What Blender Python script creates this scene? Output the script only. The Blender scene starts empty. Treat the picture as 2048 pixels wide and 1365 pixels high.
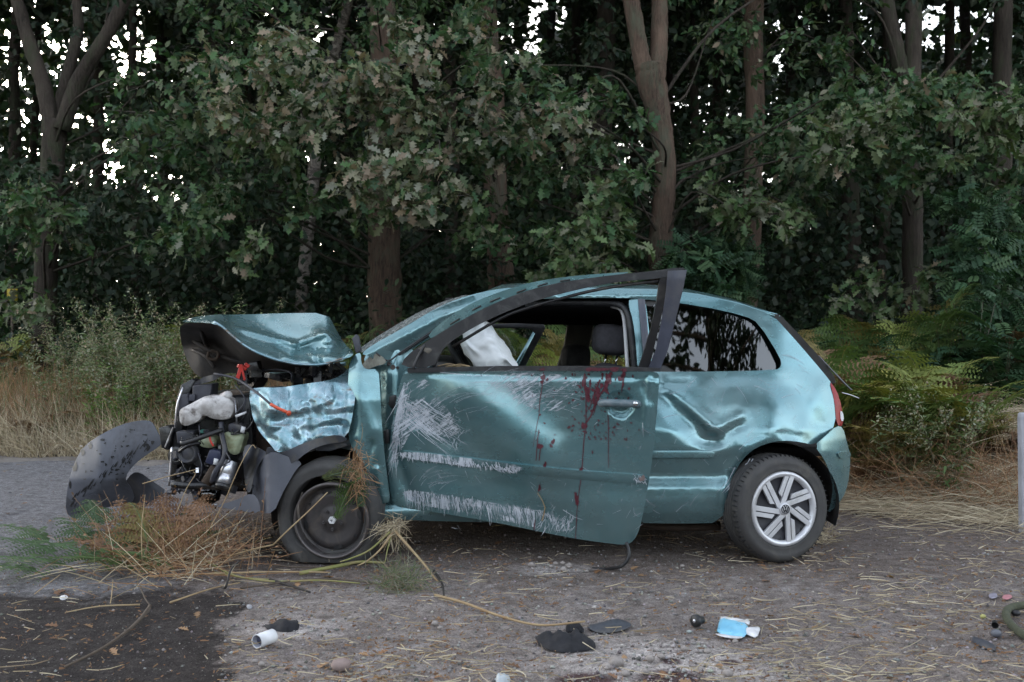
import bpy, bmesh, math, random
import numpy as np
from mathutils import Vector, geometry
from math import radians as R

sc = bpy.context.scene
col = sc.collection
# ------------------------------------------------------------------ camera
F = 2048 * 35 / 36.0
CH = 1.25
YH = 653.0
PITCH = math.atan((682.5 - YH) / F)
cd = bpy.data.cameras.new("camera")
cam = bpy.data.objects.new("camera", cd)
col.objects.link(cam)
cam.location = (0, 0, CH)
cam.rotation_euler = (R(90) - PITCH, 0, 0)
cd.lens = 35
cd.sensor_width = 36
cd.clip_start = 0.05
cd.clip_end = 600
cd.dof.use_dof = True
cd.dof.focus_distance = 5.35
cd.dof.aperture_fstop = 5.0
sc.camera = cam
# ------------------------------------------------------------------ light
SUN_EL, SUN_AZ = 13.0, 328.0       # degrees; azimuth clockwise from +Y
w = bpy.data.worlds.new("World")
sc.world = w
w.use_nodes = True
nt = w.node_tree
bg = nt.nodes["Background"]
sky = nt.nodes.new("ShaderNodeTexSky")
sky.sky_type = 'NISHITA'
sky.sun_disc = False
sky.sun_elevation = R(SUN_EL)
sky.sun_rotation = R(SUN_AZ)
sky.air_density = 1.0
sky.dust_density = 3.0
sky.ozone_density = 1.0
veil = nt.nodes.new("ShaderNodeHueSaturation")      # thin even cloud takes some of the blue out of the sky
veil.inputs['Saturation'].default_value = 0.42
nt.links.new(sky.outputs[0], veil.inputs['Color'])
nt.links.new(veil.outputs[0], bg.inputs[0])
bg.inputs[1].default_value = 0.15
sl = bpy.data.lights.new("sun", 'SUN')
sun = bpy.data.objects.new("sun", sl)
col.objects.link(sun)
sl.energy = 0.5
sl.angle = R(85)
sl.color = (1.0, 0.95, 0.9)
sd = Vector((math.sin(R(SUN_AZ)) * math.cos(R(SUN_EL)), math.cos(R(SUN_AZ)) * math.cos(R(SUN_EL)), math.sin(R(SUN_EL))))
sun.rotation_euler = sd.to_track_quat('Z', 'Y').to_euler()
sc.view_settings.view_transform = 'Standard'
sc.view_settings.look = 'None'
sc.view_settings.gamma = 1
sc.view_settings.use_curve_mapping = False
sc.view_settings.exposure = 2.7
sc.render.engine = 'CYCLES'
sc.cycles.max_bounces = 6
sc.cycles.diffuse_bounces = 3
sc.cycles.glossy_bounces = 4
sc.cycles.transparent_max_bounces = 8
sc.cycles.use_denoising = True

# ------------------------------------------------------------------ helpers
ct, st = math.cos(PITCH), math.sin(PITCH)
def W(u, v, Y):
    """the world point that stands at distance Y on the line of sight through photo pixel (u, v)"""
    x = (np.asarray(u, float) - 1024) / F
    y = (682.5 - np.asarray(v, float)) / F
    dY = ct + y * st
    k = np.asarray(Y, float) / dY
    return np.stack(np.broadcast_arrays(x * k, np.asarray(Y, float) + 0 * k, CH + (-st + y * ct) * k), -1)
def G(u, v, z=0.0):
    """the point of the ground at that pixel"""
    y = (682.5 - v) / F
    dz = -st + y * ct
    k = (z - CH) / dz
    return np.array([(u - 1024) / F * k, (ct + y * st) * k, z])
def gy(v): return float(G(1024, v)[1])

ORIG = {}
def link(name, me, parent, mats, props):
    o = bpy.data.objects.new(name, me)
    col.objects.link(o)
    if parent is not None: o.parent = parent
    for m in (mats if isinstance(mats, (list, tuple)) else [mats]):
        if m is not None and me is not None: me.materials.append(m)
    for k, v in props.items():
        if v: o[{'cat': 'category'}.get(k, k)] = v
    return o
def empty(name, loc, **props):
    o = link(name, None, None, None, props)
    o.location = loc
    o.empty_display_size = .1
    ORIG[o.name] = np.array(loc, float)
    return o
def add(name, VF, mat, parent=None, smooth=True, cols=None, bevel=0, origin=None, **props):
    """one mesh object from world-space vertices and faces"""
    V, Fc = VF
    V = np.asarray(V, float).reshape(-1, 3)
    if parent is not None: o0 = ORIG[parent.name]
    elif origin is not None: o0 = np.array(origin, float)
    else: o0 = np.array([V[:, 0].mean(), V[:, 1].mean(), V[:, 2].min()])
    V = V - o0
    me = bpy.data.meshes.new(name)
    if isinstance(Fc, np.ndarray):
        m, k = Fc.shape
        me.vertices.add(len(V)); me.vertices.foreach_set('co', V.ravel())
        me.loops.add(m * k); me.loops.foreach_set('vertex_index', Fc.ravel().astype(np.int32))
        me.polygons.add(m); me.polygons.foreach_set('loop_start', np.arange(0, m * k, k, dtype=np.int32))
        me.update(calc_edges=True)
    else:
        me.from_pydata([tuple(p) for p in V], [], [tuple(int(i) for i in f) for f in Fc])
        me.update()
    if smooth: me.polygons.foreach_set('use_smooth', np.ones(len(me.polygons), bool))
    if cols is not None:
        a = me.attributes.new('tint', 'FLOAT_COLOR', 'FACE')
        c = np.ones((len(me.polygons), 4), np.float32); c[:, :3] = cols
        a.data.foreach_set('color', c.ravel())
    o = link(name, me, parent, mat, props)
    ORIG[o.name] = o0
    if parent is None: o.location = o0
    if bevel:
        b = o.modifiers.new('bevel', 'BEVEL'); b.width = bevel; b.segments = 2; b.limit_method = 'ANGLE'; b.angle_limit = R(35)
        b.harden_normals = False
    return o
def copy_tree(o, loc, rz=0, scale=1, label=None, **props):
    c = o.copy(); col.objects.link(c)
    c.location = loc; c.rotation_euler = (0, 0, rz); c.scale = (scale,) * 3 if not isinstance(scale, tuple) else scale
    if label: c['label'] = label
    for k, v in props.items(): c[k] = v
    for ch in o.children:
        d = ch.copy(); col.objects.link(d); d.parent = c
        for g in ch.children:
            e = g.copy(); col.objects.link(e); e.parent = d
    return c
def merge(parts):
    Vs, Fs, n = [], [], 0
    for V, Fc in parts:
        V = np.asarray(V, float).reshape(-1, 3)
        Vs.append(V); Fs += [[int(i) + n for i in f] for f in Fc]; n += len(V)
    return np.concatenate(Vs), Fs
def tube(path, r, n=8, cap=True, jit=0, rng=None):
    P = np.asarray(path, float); m = len(P)
    r = np.broadcast_to(np.asarray(r, float), (m,))
    T = np.gradient(P, axis=0); T /= np.linalg.norm(T, axis=1)[:, None] + 1e-12
    up = np.array([0, 0, 1.0]) if abs(T[0, 2]) < .9 else np.array([1.0, 0, 0])
    N = np.cross(T[0], up); N /= np.linalg.norm(N)
    V = []
    a = np.arange(n) * 2 * math.pi / n
    for i in range(m):
        N = N - T[i] * N.dot(T[i]); N /= np.linalg.norm(N) + 1e-12
        B = np.cross(T[i], N)
        rr = r[i] * (1 + (rng.normal(0, jit, n) if jit else 0))
        V.append(P[i] + (np.cos(a) * rr)[:, None] * N + (np.sin(a) * rr)[:, None] * B)
    V = np.concatenate(V); Fc = []
    for i in range(m - 1):
        for j in range(n):
            k = (j + 1) % n
            Fc.append([i * n + j, i * n + k, (i + 1) * n + k, (i + 1) * n + j])
    if cap:
        Fc.append(list(range(n))[::-1]); Fc.append([(m - 1) * n + j for j in range(n)])
    return V, Fc
def smooth_path(P, k=4):
    P = np.asarray(P, float)
    if len(P) < 3: return P
    Q = np.vstack([2 * P[0] - P[1], P, 2 * P[-1] - P[-2]]); out = []
    for i in range(1, len(Q) - 2):
        for t in np.arange(k) / k:
            a, b, c, d = Q[i - 1], Q[i], Q[i + 1], Q[i + 2]
            out.append(.5 * (2 * b + (c - a) * t + (2 * a - 5 * b + 4 * c - d) * t * t + (3 * b - a - 3 * c + d) * t ** 3))
    out.append(P[-1])
    return np.array(out)
def ptube(pts, r, n=8, k=4):
    """tube through photo points (u, v, Y)"""
    p = np.array([W(*q) for q in pts])
    return tube(smooth_path(p, k), r, n)
def box(c, s, rz=0, ry=0):
    x, y, z = np.array(s) / 2
    V = np.array([[-x, -y, -z], [x, -y, -z], [x, y, -z], [-x, y, -z], [-x, -y, z], [x, -y, z], [x, y, z], [-x, y, z]])
    V = V @ np.array([[math.cos(ry), 0, -math.sin(ry)], [0, 1, 0], [math.sin(ry), 0, math.cos(ry)]])
    V = V @ np.array([[math.cos(rz), math.sin(rz), 0], [-math.sin(rz), math.cos(rz), 0], [0, 0, 1]])
    return V + np.array(c), [[0, 3, 2, 1], [4, 5, 6, 7], [0, 1, 5, 4], [1, 2, 6, 5], [2, 3, 7, 6], [3, 0, 4, 7]]
def prism(outline, Y, depth):
    """photo outline at distance Y (number or list), extruded away from the camera by depth metres"""
    o = np.array(outline, float)
    a = W(o[:, 0], o[:, 1], Y)
    if sum(o[i][0] * o[(i + 1) % len(o)][1] - o[(i + 1) % len(o)][0] * o[i][1] for i in range(len(o))) > 0: a = a[::-1]
    n = len(a); b = a + np.array([0, depth, 0])
    return np.vstack([a, b]), [list(range(n)), [n + i for i in range(n)][::-1]] + [[(i + 1) % n, i, n + i, n + (i + 1) % n] for i in range(n)]
def lathe(profile, n=32, arc=2 * math.pi):
    """profile (r, h) turned round the axis; local frame: disc in x-z, axis along -y (towards the viewer)"""
    V, Fc = [], []
    m = len(profile)
    for i in range(n):
        a = arc * i / n
        for r, h in profile: V.append((r * math.cos(a), -h, r * math.sin(a)))
    for i in range(n):
        k = (i + 1) % n
        for j in range(m - 1): Fc.append([i * m + j, i * m + j + 1, k * m + j + 1, k * m + j])
    return np.array(V), Fc
def turn(VF, center, yaw=0, camber=0, roll=0):
    V, Fc = VF; V = np.array(V, float)
    c, s = math.cos(roll), math.sin(roll); V = V @ np.array([[c, 0, s], [0, 1, 0], [-s, 0, c]])
    c, s = math.cos(camber), math.sin(camber); V = V @ np.array([[1, 0, 0], [0, c, s], [0, -s, c]])
    c, s = math.cos(yaw), math.sin(yaw); V = V @ np.array([[c, s, 0], [-s, c, 0], [0, 0, 1]])
    return V + np.array(center), Fc
def aim(VF, a, b):
    """put a lathe (axis -y) so that its axis runs from a to b"""
    V, Fc = VF; d = np.array(b, float) - np.array(a, float); d /= np.linalg.norm(d)
    up = np.array([0, 0, 1.0]) if abs(d[2]) < .9 else np.array([1.0, 0, 0])
    x = np.cross(up, d); x /= np.linalg.norm(x); z = np.cross(d, x)
    V = np.array(V, float)
    return np.array(a) + V[:, :1] * x - V[:, 1:2] * d + V[:, 2:3] * z, Fc
def ico(sub=1):
    bm = bmesh.new(); bmesh.ops.create_icosphere(bm, subdivisions=sub, radius=1)
    V = np.array([v.co[:] for v in bm.verts]); Fc = [[v.index for v in f.verts] for f in bm.faces]; bm.free()
    return V, Fc
ICO1, ICO2, ICO3 = ico(1), ico(2), ico(3)
def sines(p, seed, freq, octaves=5):
    """smooth pseudo-random field over points p (n, d), about -1..1"""
    rg = np.random.default_rng(seed); p = np.asarray(p, float); out = 0
    for i in range(octaves):
        k = rg.normal(0, 1, p.shape[-1]); k *= freq * rg.uniform(.6, 1.5) / np.linalg.norm(k)
        out = out + np.sin(p @ k + rg.uniform(0, 6.3))
    return out / octaves ** .5 / 1.2
def inside(poly, pts):
    poly = np.asarray(poly, float); x, y = pts[:, 0], pts[:, 1]; r = np.zeros(len(pts), bool)
    j = len(poly) - 1
    for i in range(len(poly)):
        xi, yi = poly[i]; xj, yj = poly[j]
        c = ((yi > y) != (yj > y)) & (x < (xj - xi) * (y - yi) / (yj - yi + 1e-12) + xi)
        r ^= c; j = i
    return r
def seg(u, v, a, b):
    a = np.array(a, float); b = np.array(b, float); d = b - a
    t = np.clip(((u - a[0]) * d[0] + (v - a[1]) * d[1]) / (d @ d), 0, 1)
    return np.hypot(u - a[0] - t * d[0], v - a[1] - t * d[1]), t
def resample(o, step, closed=True):
    o = np.array(o, float); q = np.vstack([o, o[:1]]) if closed else o; out = []
    for a, b in zip(q[:-1], q[1:]):
        n = max(1, int(round(np.hypot(*(b - a)) / step)))
        out += [a + (b - a) * i / n for i in range(n)]
    if not closed: out.append(q[-1])
    return np.array(out)
def chaikin(o, k=1):
    o = np.array(o, float)
    for _ in range(k):
        nx = np.roll(o, -1, 0)
        o = np.stack([.75 * o + .25 * nx, .25 * o + .75 * nx], 1).reshape(-1, 2)
    return o
def sheet(outline, depth, step=8, thick=.003, round_=1):
    """a pressed sheet: photo outline, distance depth(u, v), thickness in metres, triangulated with inner points"""
    o = resample(chaikin(outline, round_) if round_ else outline, step)
    g = np.stack(np.meshgrid(np.arange(o[:, 0].min(), o[:, 0].max(), step), np.arange(o[:, 1].min(), o[:, 1].max(), step)), -1).reshape(-1, 2)
    g = g + np.random.default_rng(5).uniform(-.2, .2, g.shape) * step
    g = g[inside(o, g)]
    if len(g):
        dmin = np.min(np.hypot(g[:, None, 0] - o[None, :, 0], g[:, None, 1] - o[None, :, 1]), 1)
        g = g[dmin > step * .55]
    p = np.vstack([o, g])
    n = len(o)
    vs, _, fs, *_ = geometry.delaunay_2d_cdt([Vector((q[0], -q[1])) for q in p], [(i, (i + 1) % n) for i in range(n)], [], 1, 1e-4)
    q = np.array([[a.x, -a.y] for a in vs])
    V = W(q[:, 0], q[:, 1], depth(q[:, 0], q[:, 1]))
    m = len(V); Fc = []
    edge = {}
    for f in fs:
        a, b, c = q[f[0]], q[f[1]], q[f[2]]
        if (b[0] - a[0]) * (c[1] - a[1]) - (b[1] - a[1]) * (c[0] - a[0]) > 0: f = f[::-1]
        f = list(f); Fc.append(f)
        for i in range(3):
            e = (f[i], f[(i + 1) % 3]); edge[e] = 1
    if thick:
        V2 = V + np.array([0, thick, 0])
        B = [[m + i for i in f[::-1]] for f in Fc]
        rim = [e for e in edge if (e[1], e[0]) not in edge]
        Vr, Fr = [], []
        for a, b in rim:
            k = 2 * m + len(Vr); Vr += [V[b], V[a], V2[a], V2[b]]; Fr.append([k, k + 1, k + 2, k + 3])
        V = np.vstack([V, V2, np.array(Vr)]); Fc = Fc + B + Fr
    return V, Fc
def strokes(lines, depth, off=.002, seglen=12):
    """thin raised marks lying on a sheet: lines of (points, w0, w1) in photo pixels"""
    parts = []
    for pts, w0, w1 in lines:
        p = resample(pts, seglen, False)
        d = np.gradient(p, axis=0); d /= np.linalg.norm(d, axis=1)[:, None] + 1e-9
        nrm = np.stack([-d[:, 1], d[:, 0]], -1)
        t = np.linspace(0, 1, len(p)); ww = (w0 + (w1 - w0) * t)[:, None] / 2
        L, Rr = p + nrm * ww, p - nrm * ww
        a = W(L[:, 0], L[:, 1], depth(L[:, 0], L[:, 1]) - off); b = W(Rr[:, 0], Rr[:, 1], depth(Rr[:, 0], Rr[:, 1]) - off)
        n = len(p); V = np.vstack([a, b]); parts.append((V, [[i, i + 1, n + i + 1, n + i] for i in range(n - 1)]))
    return merge(parts)
def blobs(items, depth, off=.0025, seed=1):
    rg = np.random.default_rng(seed); parts = []
    for u, v, ru, rv in items:
        n = 14; a = np.arange(n) / n * 2 * math.pi
        k = 1 + .25 * np.sin(2 * a + rg.uniform(0, 6)) + .18 * np.sin(3 * a + rg.uniform(0, 6)) + rg.normal(0, .08, n)
        uu, vv = u + ru * k * np.cos(a), v + rv * k * np.sin(a)
        V = W(uu, vv, depth(uu, vv) - off); c = W(u, v, depth(np.array([u]), np.array([v]))[0] - off)
        parts.append((np.vstack([V, c]), [[n, (i + 1) % n, i] for i in range(n)]))
    return merge(parts)

# ------------------------------------------------------------------ materials
class N:
    def __init__(s, name):
        s.m = bpy.data.materials.new(name); s.m.use_nodes = True; s.t = s.m.node_tree
        s.b = s.t.nodes["Principled BSDF"]; s.out = s.t.nodes["Material Output"]
    def n(s, typ, **kw):
        x = s.t.nodes.new("ShaderNode" + typ)
        for k, v in kw.items(): setattr(x, k, v)
        return x
    def l(s, a, b): s.t.links.new(a, b)
    def pos(s, kind='Object'):
        if not hasattr(s, 'tc'): s.tc = s.n("TexCoord")
        return s.tc.outputs[kind]
    def noise(s, scale, detail=4, rough=.6, dist=0, vec=None, stretch=None):
        x = s.n("TexNoise"); x.inputs['Scale'].default_value = scale; x.inputs['Detail'].default_value = detail
        x.inputs['Roughness'].default_value = rough; x.inputs['Distortion'].default_value = dist
        v = vec or s.pos()
        if stretch:
            mp = s.n("Mapping"); mp.inputs['Scale'].default_value = stretch; s.l(v, mp.inputs[0]); v = mp.outputs[0]
        s.l(v, x.inputs[0]); return x.outputs[0]
    def ramp(s, f, p0, p1, c0=(0, 0, 0, 1), c1=(1, 1, 1, 1)):
        x = s.n("ValToRGB"); e = x.color_ramp.elements
        e[0].position = p0; e[1].position = p1; e[0].color = c0; e[1].color = c1
        s.l(f, x.inputs[0]); return x.outputs[0]
    def mix(s, f, a, b, mode='MIX'):
        x = s.n("Mix", data_type='RGBA', blend_type=mode)
        for i, q in ((0, f), (6, a), (7, b)):
            if isinstance(q, (int, float)): x.inputs[i].default_value = q
            elif isinstance(q, tuple): x.inputs[i].default_value = q if len(q) == 4 else (*q, 1)
            else: s.l(q, x.inputs[i])
        return x.outputs[2]
    def math(s, op, a, b=None, clamp=False):
        x = s.n("Math", operation=op, use_clamp=clamp)
        for i, q in ((0, a), (1, b)):
            if q is None: continue
            if isinstance(q, (int, float)): x.inputs[i].default_value = q
            else: s.l(q, x.inputs[i])
        return x.outputs[0]
    def bump(s, h, strength=.3, dist=.01):
        x = s.n("Bump"); x.inputs['Strength'].default_value = strength; x.inputs['Distance'].default_value = dist
        if hasattr(s, 'lastb'): s.l(s.lastb, x.inputs['Normal'])
        s.l(h, x.inputs['Height']); s.l(x.outputs[0], s.b.inputs['Normal']); s.lastb = x.outputs[0]
    def set(s, **kw):
        for k, v in kw.items():
            i = s.b.inputs[{'color': 'Base Color', 'rough': 'Roughness', 'metal': 'Metallic', 'coat': 'Coat Weight', 'coatr': 'Coat Roughness', 'spec': 'Specular IOR Level'}[k]]
            if isinstance(v, (int, float)): i.default_value = v
            elif isinstance(v, tuple): i.default_value = v if len(v) == 4 else (*v, 1)
            else: s.l(v, i)
def simple(name, c, rough=.6, metal=0, c2=None, ns=20, bump=0, bs=60, spec=.5, dirt=None):
    m = N(name)
    a = m.mix(m.ramp(m.noise(ns, 5), .35, .65), c, c2 or tuple(x * .7 for x in c))
    if dirt: a = m.mix(m.ramp(m.noise(ns * .4, 6, .7, .5), .5, .66), a, dirt)
    m.set(color=a, metal=metal, spec=spec)
    m.set(rough=m.ramp(m.noise(ns * .7, 3), .3, .7, (max(rough - .12, .02),) * 3 + (1,), (min(rough + .15, 1),) * 3 + (1,)))
    if bump: m.bump(m.noise(bs, 5), bump, .004)
    return m.m

def mk_paint():
    m = N("teal metallic paint")
    dust = m.ramp(m.noise(2.2, 6, .65, .4), .42, .8)
    c = m.mix(m.noise(1.3, 3), (.115, .232, .256), (.144, .278, .30))
    c = m.mix(m.math('MULTIPLY', dust, .5), c, (.29, .35, .34))
    m.set(color=c, metal=.66, coat=.6, coatr=.08)
    sw = m.noise(7, 4, .6, .2, stretch=(1, 1, 1.6))
    m.set(rough=m.ramp(sw, .3, .75, (.16,) * 3 + (1,), (.38,) * 3 + (1,)))
    fine = m.noise(26, 3, .6, 1.2)
    m.bump(fine, .03, .003)
    m.bump(m.noise(3.5, 2, .5, .3), .13, .02)
    return m.m
PAINT = mk_paint()
def mk_metal():
    m = N("bare scraped teal sheet")
    c = m.mix(m.ramp(m.noise(14, 6, .7, 1), .45, .62), (.16, .28, .325), (.28, .38, .43))
    c = m.mix(m.ramp(m.noise(6, 6, .7, .6, stretch=(.4, 1, 2.5)), .56, .66), c, (.13, .09, .06))
    m.set(color=c, metal=.75, coat=.4, coatr=.12, rough=m.ramp(m.noise(40, 5), .3, .7, (.2,) * 3 + (1,), (.42,) * 3 + (1,)))
    m.bump(m.noise(8, 3, .5, .5), .2, .02)
    return m.m
CRUMPLED = mk_metal()
PLASTIC = simple("matt grey plastic", (.055, .058, .072), .55, c2=(.04, .042, .05), ns=9, bump=.15, bs=90, dirt=(.10, .09, .075))
LINER = simple("scuffed grey liner plastic", (.115, .12, .145), .5, c2=(.085, .09, .11), ns=5, bump=.15, bs=50, dirt=(.035, .033, .032))
BLACK = simple("black plastic", (.014, .014, .016), .45, ns=12, bump=.1, dirt=(.05, .045, .04))
RUBBER = simple("tyre rubber", (.046, .044, .044), .75, c2=(.058, .055, .053), ns=14, bump=.2, bs=140, dirt=(.085, .078, .068))
SEAL = simple("black rubber seal", (.018, .018, .021), .5, ns=30, dirt=(.05, .05, .05))
TRIM = simple("satin grey pillar trim", (.060, .066, .095), .38, c2=(.045, .05, .07), ns=6, dirt=(.09, .09, .1))
STEEL = simple("dark steel wheel", (.060, .052, .052), .55, .2, c2=(.045, .040, .040), ns=12, bump=.15, dirt=(.11, .09, .075))
SILVER = simple("silver wheel cover", (.62, .62, .65), .35, .45, c2=(.56, .56, .58), ns=10, dirt=(.42, .41, .40))
DARKGREY = simple("dark grey cover well", (.025, .025, .032), .5, ns=10)
ALU = simple("bright aluminium", (.72, .72, .76), .3, .9, c2=(.5, .5, .53), ns=14)
CHROME = simple("chrome", (.75, .75, .76), .12, 1.0, ns=10)
WHITE = simple("white plastic", (.72, .72, .74), .45, c2=(.62, .62, .63), ns=20)
DIRTYWHITE = simple("dirty white plastic", (.60, .58, .57), .5, c2=(.40, .37, .36), ns=24, bump=.5, bs=40, dirt=(.09, .07, .06))
RESERV = simple("yellowed translucent plastic", (.42, .46, .30), .4, c2=(.34, .40, .28), ns=10, dirt=(.18, .17, .08))
BLUEBLACK = simple("blue black relay box", (.03, .035, .075), .4, ns=14)
RED = simple("red plastic", (.55, .03, .02), .45, c2=(.4, .03, .02), ns=18, dirt=(.12, .02, .02))
ORANGE = simple("orange red grip", (.62, .085, .03), .4, ns=18)
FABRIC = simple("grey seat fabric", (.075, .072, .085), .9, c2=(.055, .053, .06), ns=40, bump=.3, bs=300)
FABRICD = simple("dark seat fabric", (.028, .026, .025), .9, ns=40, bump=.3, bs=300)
HEADLINER = simple("dark headliner", (.012, .011, .011), .95, ns=20)
BEIGE = simple("grey beige pillar lining", (.14, .125, .105), .85, c2=(.11, .1, .085), ns=14)
BAGM = simple("airbag cloth", (.86, .88, .89), .8, c2=(.80, .83, .85), ns=6, bump=.5, bs=22)
UNDER = simple("hood underside primer", (.030, .024, .021), .7, c2=(.02, .017, .016), ns=7, bump=.3, bs=12, dirt=(.06, .045, .035))
SCRATCH = simple("bare white scratches", (.56, .58, .63), .65, c2=(.34, .38, .43), ns=26)
BLOOD = simple("dried red stain", (.055, .009, .016), .35, c2=(.10, .018, .03), ns=90)
RUST = simple("rusty underbody", (.06, .04, .028), .8, ns=20, bump=.4)
PAPERWHITE = simple("white paper", (.7, .7, .72), .7, ns=20)
CYAN = simple("light blue wrapper", (.18, .48, .68), .35, c2=(.25, .56, .74), ns=16)
CLOTHM = simple("black cloth", (.011, .011, .015), .85, ns=30, bump=.4, bs=30)
CONCRETE = simple("pale crushed concrete", (.31, .275, .255), .95, c2=(.22, .195, .18), ns=45, bump=1.0, bs=90, dirt=(.14, .115, .10))
ROPE = simple("mossy green hose", (.075, .078, .045), .9, c2=(.045, .05, .032), ns=30, bump=.5)
STEMM = simple("green yellow stem", (.20, .21, .06), .6, c2=(.25, .20, .09), ns=20)
STRAWM = simple("dry straw stem", (.36, .27, .15), .75, c2=(.26, .17, .09), ns=12)
TWIG = simple("brown twig", (.10, .075, .055), .85, ns=20)
DARKTWIG = simple("dark wet twig", (.030, .024, .020), .7, ns=20)
POST = simple("pale grey delineator plastic", (.50, .50, .54), .55, c2=(.35, .35, .38), ns=5, dirt=(.24, .23, .22))

def mk_glass(name, tint, ior=1.5, mixin=.05):
    m = N(name); m.t.nodes.remove(m.b)
    tr = m.n("BsdfTransparent"); tr.inputs[0].default_value = (*tint, 1)
    gl = m.n("BsdfGlossy"); gl.inputs[0].default_value = (1, 1, 1, 1); gl.inputs['Roughness'].default_value = .015
    fr = m.n("Fresnel"); fr.inputs[0].default_value = ior
    f = m.math('ADD', fr.outputs[0], mixin, True)
    mx = m.n("MixShader"); m.l(f, mx.inputs[0]); m.l(tr.outputs[0], mx.inputs[1]); m.l(gl.outputs[0], mx.inputs[2]); m.l(mx.outputs[0], m.out.inputs[0])
    return m.m
GLASS = mk_glass("tinted side glass", (.07, .10, .095), 1.6, .04)
GLASSC = mk_glass("clear glass", (.75, .82, .80))
def mk_screen():
    m = N("shattered windscreen"); m.t.nodes.remove(m.b)
    tr = m.n("BsdfTransparent"); tr.inputs[0].default_value = (.5, .56, .55, 1)
    pr = m.n("BsdfPrincipled"); pr.inputs['Base Color'].default_value = (.35, .38, .38, 1); pr.inputs['Roughness'].default_value = .25
    v = m.n("TexVoronoi", feature='DISTANCE_TO_EDGE'); v.inputs['Scale'].default_value = 22; m.l(m.pos(), v.inputs['Vector'])
    f = m.ramp(v.outputs['Distance'], .0, .12, (.95,) * 3 + (1,), (.35,) * 3 + (1,))
    mx = m.n("MixShader"); m.l(f, mx.inputs[0]); m.l(tr.outputs[0], mx.inputs[1]); m.l(pr.outputs[0], mx.inputs[2]); m.l(mx.outputs[0], m.out.inputs[0])
    return m.m
SCREEN = mk_screen()
def mk_lamp():
    m = N("red tail lamp plastic"); m.set(color=m.mix(m.noise(8), (.20, .004, .010), (.32, .008, .016)), rough=.25, spec=.25)
    return m.m
LAMP = mk_lamp()
def mk_leaf(name, rough=.55, trans=.22):
    m = N(name); a = m.n("Attribute", attribute_name='tint')
    m.set(color=a.outputs['Color'], rough=rough, spec=.35)
    t = m.n("BsdfTranslucent"); m.l(m.mix(1.0, a.outputs['Color'], (1.0, 1.1, .55), 'MULTIPLY'), t.inputs[0])
    mx = m.n("MixShader"); mx.inputs[0].default_value = trans
    m.l(m.b.outputs[0], mx.inputs[1]); m.l(t.outputs[0], mx.inputs[2]); m.l(mx.outputs[0], m.out.inputs[0])
    return m.m
LEAF = mk_leaf("leaf")
BLADE = mk_leaf("dry blade", .8, .2)
def mk_bark(name, c1, c2, moss=None, sx=1.0):
    m = N(name); p = m.pos()
    big = m.noise(3.0, 4, .6, 0, stretch=(1, 1, .25))
    rid = m.noise(38 * sx, 6, .7, .8, stretch=(1, 1, .13))
    c = m.mix(m.ramp(rid, .36, .62), c2, c1)
    c = m.mix(m.ramp(big, .45, .7), c, tuple(x * 1.35 for x in c1))
    if moss: c = m.mix(m.ramp(m.noise(4, 6, .7, .5, stretch=(1, 1, .4)), .5, .66), c, moss)
    m.set(color=c, rough=.9, spec=.2)
    m.bump(rid, 1.0, .03)
    return m.m
def mk_scrape(name, stretch, rot, lo, hi, c1=(.56, .58, .63), c2=(.36, .40, .44)):
    m = N(name); mp = m.n("Mapping"); mp.inputs['Rotation'].default_value = (0, rot, 0); m.l(m.pos(), mp.inputs[0])
    a = m.noise(1.0, 5, .75, .3, vec=mp.outputs[0], stretch=stretch); b = m.noise(5, 4, .7, .6)
    f = m.ramp(m.math('ADD', a, m.math('MULTIPLY', m.math('SUBTRACT', b, .5), .8)), lo, hi)
    m.set(color=m.mix(m.noise(70, 3), c1, c2), rough=.7, spec=.2)
    tr = m.n("BsdfTransparent"); mx = m.n("MixShader"); m.l(f, mx.inputs[0]); m.l(tr.outputs[0], mx.inputs[1]); m.l(m.b.outputs[0], mx.inputs[2]); m.l(mx.outputs[0], m.out.inputs[0])
    return m.m
SCRAPE_V = mk_scrape("scraped primer, upright streaks", (95, 20, 9), R(6), .44, .58)
SCRAPE_D = mk_scrape("scraped primer, slanting streaks", (80, 20, 9), R(-58), .45, .60)
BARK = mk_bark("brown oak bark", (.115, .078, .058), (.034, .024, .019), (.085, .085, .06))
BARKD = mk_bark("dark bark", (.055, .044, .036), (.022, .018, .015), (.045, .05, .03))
def mk_birch():
    m = N("birch bark")
    pale = m.ramp(m.noise(5, 6, .75, 1, stretch=(1, 1, 1.6)), .44, .56)
    c = m.mix(pale, (.06, .048, .04), (.24, .21, .18)); m.set(color=c, rough=.8); m.bump(m.noise(50, 5, stretch=(1, 1, .3)), .5, .01)
    return m.m
BIRCH = mk_birch()

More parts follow.
